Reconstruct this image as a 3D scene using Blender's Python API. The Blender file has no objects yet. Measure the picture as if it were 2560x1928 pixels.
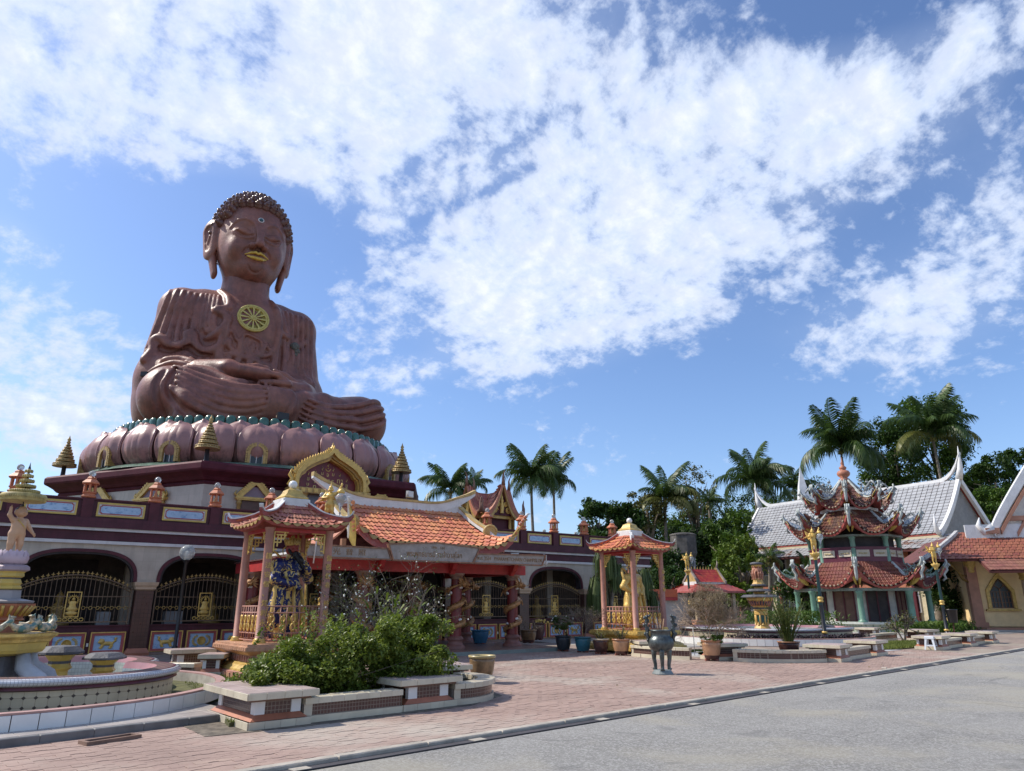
import bpy, bmesh, math, random
import numpy as np
from mathutils import Matrix, Vector
R = math.radians
PI = math.pi
rnd = random.Random(7)
rng = np.random.default_rng(11)
scene = bpy.context.scene
COL = scene.collection
# ---------------------------------------------------------------- camera
YAW = R(36.7); PITCH = math.atan((1508-964)/1758.0); CAMH = 1.65
cam_d = bpy.data.cameras.new('camera'); cam = bpy.data.objects.new('camera', cam_d); COL.objects.link(cam)
cam.location = (0, 0, CAMH)
cam.rotation_euler = (PI/2+PITCH, 0, -(PI/2-R(53.3)))
cam_d.sensor_fit = 'HORIZONTAL'; cam_d.sensor_width = 36.0; cam_d.lens = 36.0*1758/2560
cam_d.clip_end = 3000; cam_d.clip_start = .1
scene.camera = cam
CAMP = np.array([0, 0, CAMH])
# ---------------------------------------------------------------- sun
SUN_AZ = (-.684, .722); SUN_EL = R(46)
sd = Vector((SUN_AZ[0]*math.cos(SUN_EL), SUN_AZ[1]*math.cos(SUN_EL), math.sin(SUN_EL))).normalized()
sun_d = bpy.data.lights.new('sun', 'SUN'); sun_d.energy = 3.9; sun_d.angle = R(.53); sun_d.color = (1, .93, .82)
sun = bpy.data.objects.new('sun', sun_d); COL.objects.link(sun)
sun.rotation_euler = sd.to_track_quat('Z', 'Y').to_euler(); sun.location = (0, 0, 60)
# ---------------------------------------------------------------- world
scene.view_settings.view_transform = 'Standard'; scene.view_settings.look = 'None'
scene.view_settings.exposure = 0.42; scene.view_settings.gamma = 1; scene.view_settings.use_curve_mapping = False
world = bpy.data.worlds.new('World'); scene.world = world; world.use_nodes = True

class NT:
    """small node-tree helper"""
    def __init__(s, nt): s.nt = nt; s.nodes = nt.nodes; s.nodes.clear()
    def n(s, t, **kw):
        nd = s.nodes.new(t)
        for k, v in kw.items():
            if k.startswith('i_'):
                key = k[2:]; key = int(key) if key.isdigit() else key.replace('_', ' ')
                s.set(nd.inputs[key], v)
            else: setattr(nd, k, v)
        return nd
    def set(s, inp, v):
        if isinstance(v, bpy.types.NodeSocket): s.nt.links.new(v, inp)
        elif isinstance(v, bpy.types.Node): s.nt.links.new(v.outputs[0], inp)
        else: inp.default_value = v
    def m(s, op, a, b=0.0, c=0.0, clamp=False):
        nd = s.nodes.new('ShaderNodeMath'); nd.operation = op; nd.use_clamp = clamp
        s.set(nd.inputs[0], a); s.set(nd.inputs[1], b); s.set(nd.inputs[2], c); return nd.outputs[0]
    def vm(s, op, a, b=(0, 0, 0)):
        nd = s.nodes.new('ShaderNodeVectorMath'); nd.operation = op
        s.set(nd.inputs[0], a); s.set(nd.inputs[1], b)
        return nd.outputs['Value'] if op in ('DOT_PRODUCT', 'LENGTH', 'DISTANCE') else nd.outputs[0]
    def mix(s, f, a, b, mode='MIX'):
        nd = s.nodes.new('ShaderNodeMix'); nd.data_type = 'RGBA'; nd.blend_type = mode; nd.clamp_factor = True
        s.set(nd.inputs[0], f); s.set(nd.inputs[6], a); s.set(nd.inputs[7], b); return nd.outputs[2]
    def noise(s, vec, scale, detail=4, rough=.55, dist=0, dim='3D'):
        nd = s.nodes.new('ShaderNodeTexNoise'); nd.noise_dimensions = dim
        s.set(nd.inputs['Vector'], vec); nd.inputs['Scale'].default_value = scale
        nd.inputs['Detail'].default_value = detail; nd.inputs['Roughness'].default_value = rough
        nd.inputs['Distortion'].default_value = dist; return nd.outputs[0]
    def mr(s, v, a, b, c=0., d=1., smooth=True):
        nd = s.nodes.new('ShaderNodeMapRange'); nd.interpolation_type = 'SMOOTHSTEP' if smooth else 'LINEAR'
        s.set(nd.inputs[0], v)
        for i, x in enumerate((a, b, c, d)): s.set(nd.inputs[1+i], x)
        return nd.outputs[0]

def build_world():
    w = NT(world.node_tree)
    sky = w.n('ShaderNodeTexSky', sky_type='NISHITA', sun_disc=False)
    sky.sun_elevation = SUN_EL; sky.sun_rotation = math.atan2(SUN_AZ[0], SUN_AZ[1])
    sky.air_density = 1.0; sky.dust_density = .9; sky.ozone_density = 2.2; sky.altitude = 0
    d = w.n('ShaderNodeTexCoord').outputs['Generated']
    dn = w.vm('NORMALIZE', d)
    # flat cloud layer: direction projected on a plane overhead
    sep = w.n('ShaderNodeSeparateXYZ', i_0=dn)
    z = w.m('MAXIMUM', sep.outputs[2], .03)
    zz = w.m('ADD', z, .55)
    px = w.m('DIVIDE', sep.outputs[0], zz); py = w.m('DIVIDE', sep.outputs[1], zz)
    P = w.n('ShaderNodeCombineXYZ', i_0=px, i_1=py, i_2=0.0).outputs[0]
    # broad cloud banks, given as bearings in the sky: (tangent x, tangent y) about one fixed heading
    f = (Matrix.Rotation(-YAW, 3, 'Z') @ Matrix.Rotation(PI/2+PITCH, 3, 'X'))   # fixed bearing of the cloud field
    er, eu, ef = f.col[0], f.col[1], -f.col[2]
    dx = w.vm('DOT_PRODUCT', dn, tuple(er)); dy = w.vm('DOT_PRODUCT', dn, tuple(eu)); df = w.m('MAXIMUM', w.vm('DOT_PRODUCT', dn, tuple(ef)), .12)
    tx = w.m('DIVIDE', dx, df); ty = w.m('DIVIDE', dy, df)
    # px_x, px_y, radius_x, radius_y, turn, weight
    banks = [(250, 60, 560, 320, -5, .95), (900, 170, 560, 260, 8, 1.0), (1250, 60, 600, 150, -8, .55), (760, 430, 260, 60, 20, .35),
             (1500, 560, 640, 280, -24, 1.0), (1300, 800, 300, 130, 5, .6), (1950, 330, 560, 200, -28, .72),
             (2300, 790, 440, 170, -22, .72), (2560, 420, 260, 200, -20, .4), (2430, 130, 300, 100, -40, .5),
             (40, 590, 130, 50, 25, .5), (90, 870, 330, 190, 12, .55), (150, 1080, 330, 130, 0, .6), (410, 405, 170, 34, 8, .4),
             (1020, 930, 170, 40, -15, .36), (1480, 1190, 250, 16, -3, .22), (1720, 740, 60, 70, 0, .5),
             (2080, 40, 260, 70, -10, -.45), (1230, 470, 330, 18, -25, -.28), (480, 620, 260, 180, 0, -.5), (1850, 1010, 520, 110, 0, -.45), (1080, 780, 150, 170, 0, -.35)]
    cov = None
    for (ux, uy, rx, ry, t, wt) in banks:
        cx, cy = (ux-1280)/1758, (964-uy)/1758
        ct, st = math.cos(R(t)), math.sin(R(t))
        ax = w.m('SUBTRACT', tx, cx); ay = w.m('SUBTRACT', ty, cy)
        # image turn: clockwise positive
        xr = w.m('MULTIPLY', w.m('SUBTRACT', w.m('MULTIPLY', ax, ct), w.m('MULTIPLY', ay, st)), 1758/rx)
        yr = w.m('MULTIPLY', w.m('ADD', w.m('MULTIPLY', ax, st), w.m('MULTIPLY', ay, ct)), 1758/ry)
        q = w.m('ADD', w.m('MULTIPLY', xr, xr), w.m('MULTIPLY', yr, yr))
        g = w.m('MULTIPLY', w.m('POWER', 2.718, w.m('MULTIPLY', q, -1.0)), wt)
        cov = g if cov is None else w.m('ADD', cov, g)
    ahead = w.mr(w.vm('DOT_PRODUCT', dn, tuple(ef)), .15, .45)
    cov = w.m('ADD', w.m('MULTIPLY', cov, ahead), w.m('MULTIPLY', w.m('SUBTRACT', 1.0, ahead), .42))
    cov = w.m('MINIMUM', w.m('MULTIPLY', cov, 1.08), 1.0)
    warp = w.n('ShaderNodeTexNoise'); w.set(warp.inputs['Vector'], P); warp.inputs['Scale'].default_value = 2.2; warp.inputs['Detail'].default_value = 3
    Pw = w.vm('ADD', P, w.vm('MULTIPLY', w.vm('SUBTRACT', warp.outputs['Color'], (.5, .5, .5)), (.10, .10, .10)))
    n1 = w.noise(Pw, 6.0, 4, .55)                       # clumps
    n2 = w.noise(Pw, 25, 6, .62)                      # puffs
    n3 = w.noise(w.vm('MULTIPLY', Pw, (1.0, 1.0, 1)), 36, 4, .62)      # wisps
    nn = w.m('ADD', w.m('ADD', w.m('MULTIPLY', n1, .62), w.m('MULTIPLY', n2, .80)), w.m('MULTIPLY', n3, .22))
    dens = w.m('ADD', w.m('MULTIPLY', w.m('SUBTRACT', nn, .80), 2.6), w.m('SUBTRACT', cov, .40))
    a = w.mr(dens, -.10, .56)
    thick = w.mr(dens, .35, 1.25)
    low = w.mr(sep.outputs[2], .02, .10)
    a = w.m('MULTIPLY', a, w.m('ADD', w.m('MULTIPLY', low, .8), .2))
    a = w.m('MAXIMUM', w.m('MULTIPLY', a, .92), w.m('MULTIPLY', w.mr(cov, .2, 1.0), w.m('ADD', .06, w.m('MULTIPLY', n2, .34))))
    puff = w.mr(w.noise(w.vm('ADD', Pw, (.014, -.011, 0)), 25, 6, .62), .38, .68)
    lit = w.mix(thick, (3.6, 4.2, 5.4, 1), (5.2, 5.4, 5.85, 1))
    lit = w.mix(w.m('MULTIPLY', puff, .62), lit, (3.7, 4.1, 5.0, 1))
    skyc = w.mix(1.0, sky.outputs[0], (.70, .78, .93, 1), 'MULTIPLY')
    colr = w.mix(a, skyc, lit)
    bg = w.n('ShaderNodeBackground', i_0=colr, i_1=.15)
    out = w.n('ShaderNodeOutputWorld'); w.nt.links.new(bg.outputs[0], out.inputs[0])
bpy.context.view_layer.update()
build_world()

# ---------------------------------------------------------------- materials
MATS = {}
def mat(name, col, rough=.6, metal=0., var=.18, sc=2.5, bump=0., bsc=40., streak=0., pv=0., spec=.5, dirt=0., dcol=(.05, .045, .04), coat=0., extra=None):
    if name in MATS: return MATS[name]
    m = bpy.data.materials.new(name); m.use_nodes = True; MATS[name] = m
    t = NT(m.node_tree)
    pos = t.n('ShaderNodeNewGeometry').outputs['Position']
    c = (*col, 1)
    n = t.noise(pos, sc, 5, .6)
    dark = tuple(x*(1-var*1.3) for x in col)+(1,); lite = tuple(min(1, x*(1+var)) for x in col)+(1,)
    out = t.mix(t.mr(n, .3, .7), dark, lite)
    if pv:
        rn = t.n('ShaderNodeObjectInfo').outputs['Random']
        hs = t.n('ShaderNodeHueSaturation', i_Hue=t.m('ADD', .5, t.m('MULTIPLY', t.m('SUBTRACT', rn, .5), .03*pv*3)), i_Value=t.m('ADD', 1-pv*.5, t.m('MULTIPLY', rn, pv)), i_Color=out)
        out = hs.outputs[0]
        isl = t.n('ShaderNodeNewGeometry').outputs['Random Per Island']
        out = t.n('ShaderNodeHueSaturation', i_Value=t.m('ADD', 1-pv*.4, t.m('MULTIPLY', isl, pv*.8)), i_Color=out).outputs[0]
    if streak:
        v = t.vm('MULTIPLY', pos, (5.5, 5.5, .45))
        s_ = t.mr(t.noise(v, 1.0, 5, .65), .52, .78)
        out = t.mix(t.m('MULTIPLY', s_, streak), out, (*dcol, 1))
    if dirt:
        s_ = t.mr(t.noise(pos, 6.0, 8, .7), .5, .72)
        out = t.mix(t.m('MULTIPLY', s_, dirt), out, (*dcol, 1))
    if extra: out = extra(t, out, pos)
    b = t.n('ShaderNodeBsdfPrincipled', i_0=out); b.inputs['Metallic'].default_value = metal
    rr = t.m('ADD', rough-.08, t.m('MULTIPLY', t.noise(pos, 9, 4), .16), clamp=True); t.set(b.inputs['Roughness'], rr)
    b.inputs['Specular IOR Level'].default_value = spec
    if coat: b.inputs['Coat Weight'].default_value = coat; b.inputs['Coat Roughness'].default_value = .15
    if bump:
        bp = t.n('ShaderNodeBump', i_Strength=bump, i_Distance=.02, i_Height=t.noise(pos, bsc, 5, .6)); t.set(b.inputs['Normal'], bp.outputs[0])
    o = t.n('ShaderNodeOutputMaterial'); t.nt.links.new(b.outputs[0], o.inputs[0])
    return m
def leafmat(name, col, col2, trans=.28, rough=.5):
    if name in MATS: return MATS[name]
    m = bpy.data.materials.new(name); m.use_nodes = True; MATS[name] = m
    t = NT(m.node_tree)
    g = t.n('ShaderNodeNewGeometry')
    f = t.m('ADD', t.m('MULTIPLY', g.outputs['Random Per Island'], .6), t.m('MULTIPLY', t.mr(t.noise(g.outputs['Position'], .9, 3), .35, .65), .4))
    c = t.mix(f, (*col, 1), (*col2, 1))
    b = t.n('ShaderNodeBsdfPrincipled', i_0=c); b.inputs['Roughness'].default_value = rough; b.inputs['Specular IOR Level'].default_value = .35
    tr = t.n('ShaderNodeBsdfTranslucent', i_0=t.mix(.5, c, (.5, .6, .1, 1), 'MULTIPLY'))
    mx = t.n('ShaderNodeMixShader', i_0=trans); t.nt.links.new(b.outputs[0], mx.inputs[1]); t.nt.links.new(tr.outputs[0], mx.inputs[2])
    o = t.n('ShaderNodeOutputMaterial'); t.nt.links.new(mx.outputs[0], o.inputs[0])
    return m
def glassmat(name, col=(.02, .025, .03), rough=.08):
    return mat(name, col, rough, var=.1, spec=.8)

# ---------------------------------------------------------------- mesh building
def frame(x, y, z, o=(0, 0, 0)):
    m = np.eye(4); m[:3, 0] = x; m[:3, 1] = y; m[:3, 2] = z; m[:3, 3] = o; return m
def T(x=0, y=0, z=0, rz=0, s=1, rx=0, ry=0):
    m = Matrix.Translation((x, y, z)) @ Matrix.Rotation(rz, 4, 'Z') @ Matrix.Rotation(ry, 4, 'Y') @ Matrix.Rotation(rx, 4, 'X')
    if not isinstance(s, (int, float)): m = m @ Matrix.Diagonal((*s, 1))
    elif s != 1: m = m @ Matrix.Scale(s, 4)
    return np.array(m)
class MB:
    def __init__(s): s.v = []; s.f = []; s.sm = []; s.nv = 0
    def add(s, v, f, smooth=False, M=None):
        v = np.asarray(v, float).reshape(-1, 3)
        if M is not None: v = v @ M[:3, :3].T + M[:3, 3]
        k = s.nv; s.v.append(v); s.nv += len(v)
        for q in f: s.f.append(tuple(i+k for i in q)); s.sm.append(smooth)
        return s
    def box(s, x0, x1, y0, y1, z0, z1, M=None, tx=0, ty=0):
        # tx, ty: taper of the top
        v = [(x0, y0, z0), (x1, y0, z0), (x1, y1, z0), (x0, y1, z0), (x0+tx, y0+ty, z1), (x1-tx, y0+ty, z1), (x1-tx, y1-ty, z1), (x0+tx, y1-ty, z1)]
        return s.add(v, [(3, 2, 1, 0), (4, 5, 6, 7), (0, 1, 5, 4), (1, 2, 6, 5), (2, 3, 7, 6), (3, 0, 4, 7)], False, M)
    def cbox(s, c, d, M=None, tx=0, ty=0):
        return s.box(c[0]-d[0]/2, c[0]+d[0]/2, c[1]-d[1]/2, c[1]+d[1]/2, c[2]-d[2]/2, c[2]+d[2]/2, M, tx, ty)
    def bbox(s, x0, x1, y0, y1, z0, z1, b=.01, M=None):
        # box with bevelled top edges
        v = [(x0, y0, z0), (x1, y0, z0), (x1, y1, z0), (x0, y1, z0), (x0, y0, z1-b), (x1, y0, z1-b), (x1, y1, z1-b), (x0, y1, z1-b),
             (x0+b, y0+b, z1), (x1-b, y0+b, z1), (x1-b, y1-b, z1), (x0+b, y1-b, z1)]
        f = [(3, 2, 1, 0), (8, 9, 10, 11)]
        for k in (0, 4):
            for i in range(4): j = (i+1) % 4; f.append((k+i, k+j, k+4+j, k+4+i))
        return s.add(v, f, False, M)
    def prism(s, poly, z0, z1, M=None, taper=1.0, smooth=False):
        p = np.asarray(poly, float); n = len(p); c = p.mean(0); p2 = c+(p-c)*taper
        v = np.vstack([np.c_[p, np.full(n, z0)], np.c_[p2, np.full(n, z1)]])
        f = [tuple(range(n))[::-1], tuple(range(n, 2*n))]+[(i, (i+1) % n, n+(i+1) % n, n+i) for i in range(n)]
        return s.add(v, f, smooth, M)
    def lathe(s, prof, n=24, M=None, smooth=True, a0=0, a1=2*PI, rmod=None, caps=True, ph=0):
        full = abs(a1-a0-2*PI) < 1e-6; na = n if full else n+1
        ang = a0+(a1-a0)*np.arange(na)/n+ph
        v = []
        for (r, z) in prof:
            rr = r*(rmod(ang, z) if rmod else np.ones(na)); v.append(np.c_[rr*np.cos(ang), rr*np.sin(ang), np.full(na, z)])
        v = np.vstack(v); f = []
        for i in range(len(prof)-1):
            for j in range(na if full else na-1):
                k = (j+1) % na; f.append((i*na+j, i*na+k, (i+1)*na+k, (i+1)*na+j))
        s.add(v, f, smooth, M)
        if full and caps:
            for idx, rev in ((0, True), (len(prof)-1, False)):
                if prof[idx][0] > 1e-4:
                    ids = list(range(idx*na, idx*na+na)); vv = v[ids]; q = tuple(range(na)); s.add(vv, [q[::-1] if rev else q], False, M)
        return s
    def ring(s, prof, n=8, M=None, ph=0, smooth=False):
        return s.lathe(prof, n, M, smooth, ph=ph)
    def tube(s, path, r, n=8, M=None, smooth=True, cap=True, flat=1.0, closed=False):
        p = np.asarray(path, float); L = len(p); rad = np.full(L, r) if np.isscalar(r) else np.asarray(r, float)
        if closed: t = np.roll(p, -1, 0)-np.roll(p, 1, 0)
        else: t = np.gradient(p, axis=0)
        t /= np.linalg.norm(t, axis=1)[:, None]+1e-12
        up = np.array([0, 0, 1.]) if abs(t[0][2]) < .9 else np.array([1., 0, 0])
        u = np.cross(t[0], up); u /= np.linalg.norm(u)
        ang = 2*PI*np.arange(n)/n; v = []
        for i in range(L):
            u = u-t[i]*np.dot(u, t[i]); u /= np.linalg.norm(u)+1e-12; w = np.cross(t[i], u)
            v.append(p[i]+rad[i]*(np.cos(ang)[:, None]*u+flat*np.sin(ang)[:, None]*w))
        v = np.vstack(v); f = []
        for i in range(L if closed else L-1):
            i2 = (i+1) % L
            for j in range(n): k = (j+1) % n; f.append((i*n+j, i*n+k, i2*n+k, i2*n+j))
        if cap and not closed: f += [tuple(range(n))[::-1], tuple(range((L-1)*n, L*n))]
        return s.add(v, f, smooth, M)
    def sphere(s, c, r, n=12, m=8, M=None, sc=(1, 1, 1)):
        th = np.linspace(0, PI, m+1); ph = 2*PI*np.arange(n)/n
        v = [[0, 0, 1]]+[[math.sin(a)*math.cos(b), math.sin(a)*math.sin(b), math.cos(a)] for a in th[1:-1] for b in ph]+[[0, 0, -1]]
        v = np.array(v)*r*np.array(sc)+np.array(c); f = [(0, 1+j, 1+(j+1) % n) for j in range(n)]
        for i in range(m-2):
            for j in range(n): k = (j+1) % n; f.append((1+i*n+j, 1+(i+1)*n+j, 1+(i+1)*n+k, 1+i*n+k))
        e = len(v)-1; f += [(1+(m-2)*n+(j+1) % n, 1+(m-2)*n+j, e) for j in range(n)]
        return s.add(v, f, True, M)
    def grid(s, pts, smooth=True, M=None, flip=False, wrap=False):
        p = np.asarray(pts, float); a, b = p.shape[:2]; f = []
        for i in range(a-1):
            for j in range(b if wrap else b-1):
                k = (j+1) % b; q = (i*b+j, i*b+k, (i+1)*b+k, (i+1)*b+j); f.append(q[::-1] if flip else q)
        return s.add(p.reshape(-1, 3), f, smooth, M)
    def slab(s, pts, th, M=None, smooth=True):
        """a grid surface given thickness along -z of its own normal (approx)"""
        p = np.asarray(pts, float); a, b = p.shape[:2]
        du = np.gradient(p, axis=0); dv = np.gradient(p, axis=1); n = np.cross(du, dv); n /= np.linalg.norm(n, axis=2)[..., None]+1e-9
        if abs(n[..., 2].mean()) > .3: n *= np.sign(n[..., 2].mean()); th = abs(th)
        q = p-n*th
        s.grid(p, smooth, M, True); s.grid(q, smooth, M, False)
        rim = [(i, 0) for i in range(a)]+[(a-1, j) for j in range(1, b)]+[(i, b-1) for i in range(a-2, -1, -1)]+[(0, j) for j in range(b-2, 0, -1)]
        t = np.array([p[i, j] for i, j in rim]); u = np.array([q[i, j] for i, j in rim]); L = len(rim)
        s.add(np.vstack([t, u]), [(i, (i+1) % L, L+(i+1) % L, L+i) for i in range(L)], False, M)
        return s
    def ext(s, poly, d0, d1, M=None, hole=None):
        """polygon in the x-z plane pushed along y from d0 to d1"""
        m = frame((1, 0, 0), (0, 0, 1), (0, -1, 0)); m = m if M is None else M @ m
        return s.prism(poly, -d1, -d0, m)
    def band(s, pin, pout, d0, d1, M=None, closed=False, smooth=False):
        """strip between two x-z polylines, with depth along y d0..d1 (arch trims, frames)"""
        a = np.asarray(pin, float); b = np.asarray(pout, float); n = len(a)
        def P(q, y): return np.c_[q[:, 0], np.full(n, y), q[:, 1]]
        v = np.vstack([P(a, d0), P(b, d0), P(b, d1), P(a, d1)]); f = []
        for i in range(n if closed else n-1):
            j = (i+1) % n
            for k in range(4): l = (k+1) % 4; f.append((k*n+i, k*n+j, l*n+j, l*n+i))
        if not closed: f += [(0, n, 2*n, 3*n), (3*n+n-1, 2*n+n-1, n+n-1, n-1)]
        return s.add(v, f, smooth, M)
    def mesh(s, name):
        me = bpy.data.meshes.new(name)
        V = np.vstack(s.v) if s.v else np.zeros((0, 3))
        me.from_pydata(V.tolist(), [], s.f); me.polygons.foreach_set('use_smooth', s.sm); me.update()
        return me
    def build(s, name, m, parent=None, loc=None):
        me = s.mesh(name); me.materials.append(m); return link(name, me, parent, loc)
def link(name, me, parent=None, loc=None, M=None):
    o = bpy.data.objects.new(name, me); COL.objects.link(o)
    if parent is not None: o.parent = parent
    if loc is not None: o.location = loc
    if M is not None: o.matrix_basis = Matrix(M.tolist())
    return o
def fixnormals(me):
    bm = bmesh.new(); bm.from_mesh(me); bmesh.ops.recalc_face_normals(bm, faces=bm.faces); bm.to_mesh(me); bm.free()
def bulk(name, V, F, m, parent=None, smooth=False, nv=None):
    """fast mesh from arrays: V (n,3), F (k,3|4)"""
    me = bpy.data.meshes.new(name); V = np.ascontiguousarray(V, dtype=np.float32); F = np.ascontiguousarray(F, dtype=np.int32)
    k = F.shape[1]; me.vertices.add(len(V)); me.vertices.foreach_set('co', V.ravel())
    me.loops.add(F.size); me.loops.foreach_set('vertex_index', F.ravel())
    me.polygons.add(len(F)); me.polygons.foreach_set('loop_start', np.arange(0, F.size, k, dtype=np.int32))
    me.polygons.foreach_set('use_smooth', np.full(len(F), smooth)); me.update(calc_edges=True); me.validate()
    if m is not None: me.materials.append(m)
    return link(name, me, parent)
def thing(name, label, cat, loc=(0, 0, 0), rz=0, group=None):
    o = bpy.data.objects.new(name, None); COL.objects.link(o); o.location = loc; o.rotation_euler = (0, 0, rz)
    o.empty_display_size = .3
    return tag(o, label, cat, group)
def tag(o, label=None, cat=None, group=None, kind=None):
    if label: o['label'] = label
    if cat: o['category'] = cat
    if group: o['group'] = group
    if kind: o['kind'] = kind
    return o
KIDS = {}
def copy_tree(o, loc=None, rz=None, label=None, s=None):
    def rec(a, par):
        c = a.copy(); COL.objects.link(c); c.parent = par
        for ch in a.children: rec(ch, c)
        return c
    c = rec(o, o.parent)
    if loc is not None: c.location = loc
    if rz is not None: c.rotation_euler = (0, 0, rz)
    if s is not None: c.scale = (s, s, s) if np.isscalar(s) else s
    if label: c['label'] = label
    return c
def pieces(parent, name, mb, Ms, m, limit=300, rest=None, root=None, merge_mb=None):
    """many alike pieces: the nearest `limit` are objects sharing one mesh, the rest one 'stuff' part"""
    me = mb.mesh(name); me.materials.append(m)
    Ms = np.asarray(Ms, float)
    if len(Ms) == 0: return
    r = root or parent
    W = np.array(Matrix.Translation(r.location) @ r.rotation_euler.to_matrix().to_4x4()) if r is not None else np.eye(4)
    P = Ms[:, :3, 3] @ W[:3, :3].T+W[:3, 3]
    order = np.argsort(((P-CAMP)**2).sum(1))
    for i in order[:limit]: link(name, me, parent, M=Ms[i])
    if len(order) > limit:
        q = merge_mb or mb; V = np.vstack(q.v); idx = order[limit:]; n = len(V)
        VV = np.einsum('kij,nj->kni', Ms[idx][:, :3, :3], V)+Ms[idx][:, None, :3, 3]
        big = MB(); tri = [f for f in q.f]
        fl = max(len(f) for f in tri)
        F = np.array([list(f)+[f[-1]]*(4-len(f)) if len(f) <= 4 else f[:4] for f in tri])
        if all(len(f) == 4 for f in tri):
            FF = (F[None]+np.arange(len(idx))[:, None, None]*n).reshape(-1, 4)
            o = bulk(rest or name+'s', VV.reshape(-1, 3), FF, m, parent)
        else:
            for k in range(len(idx)): big.add(VV[k], q.f)
            o = big.build(rest or name+'s', m, parent)
        o['kind'] = 'stuff'
def text(name, body, size, m, parent, M, ext=.01, align='CENTER', sx=1.0):
    c = bpy.data.curves.new(name, 'FONT'); c.body = body; c.size = size; c.extrude = ext; c.align_x = align; c.align_y = 'CENTER'; c.resolution_u = 3
    c.materials.append(m); o = bpy.data.objects.new(name, c); COL.objects.link(o); o.parent = parent
    o.matrix_basis = Matrix(M.tolist()) @ Matrix.Diagonal((sx, 1, 1, 1)); TEXTS.append(o); return o
TEXTS = []
WALLF = frame((1, 0, 0), (0, 0, 1), (0, -1, 0))    # text frame facing -y

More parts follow.
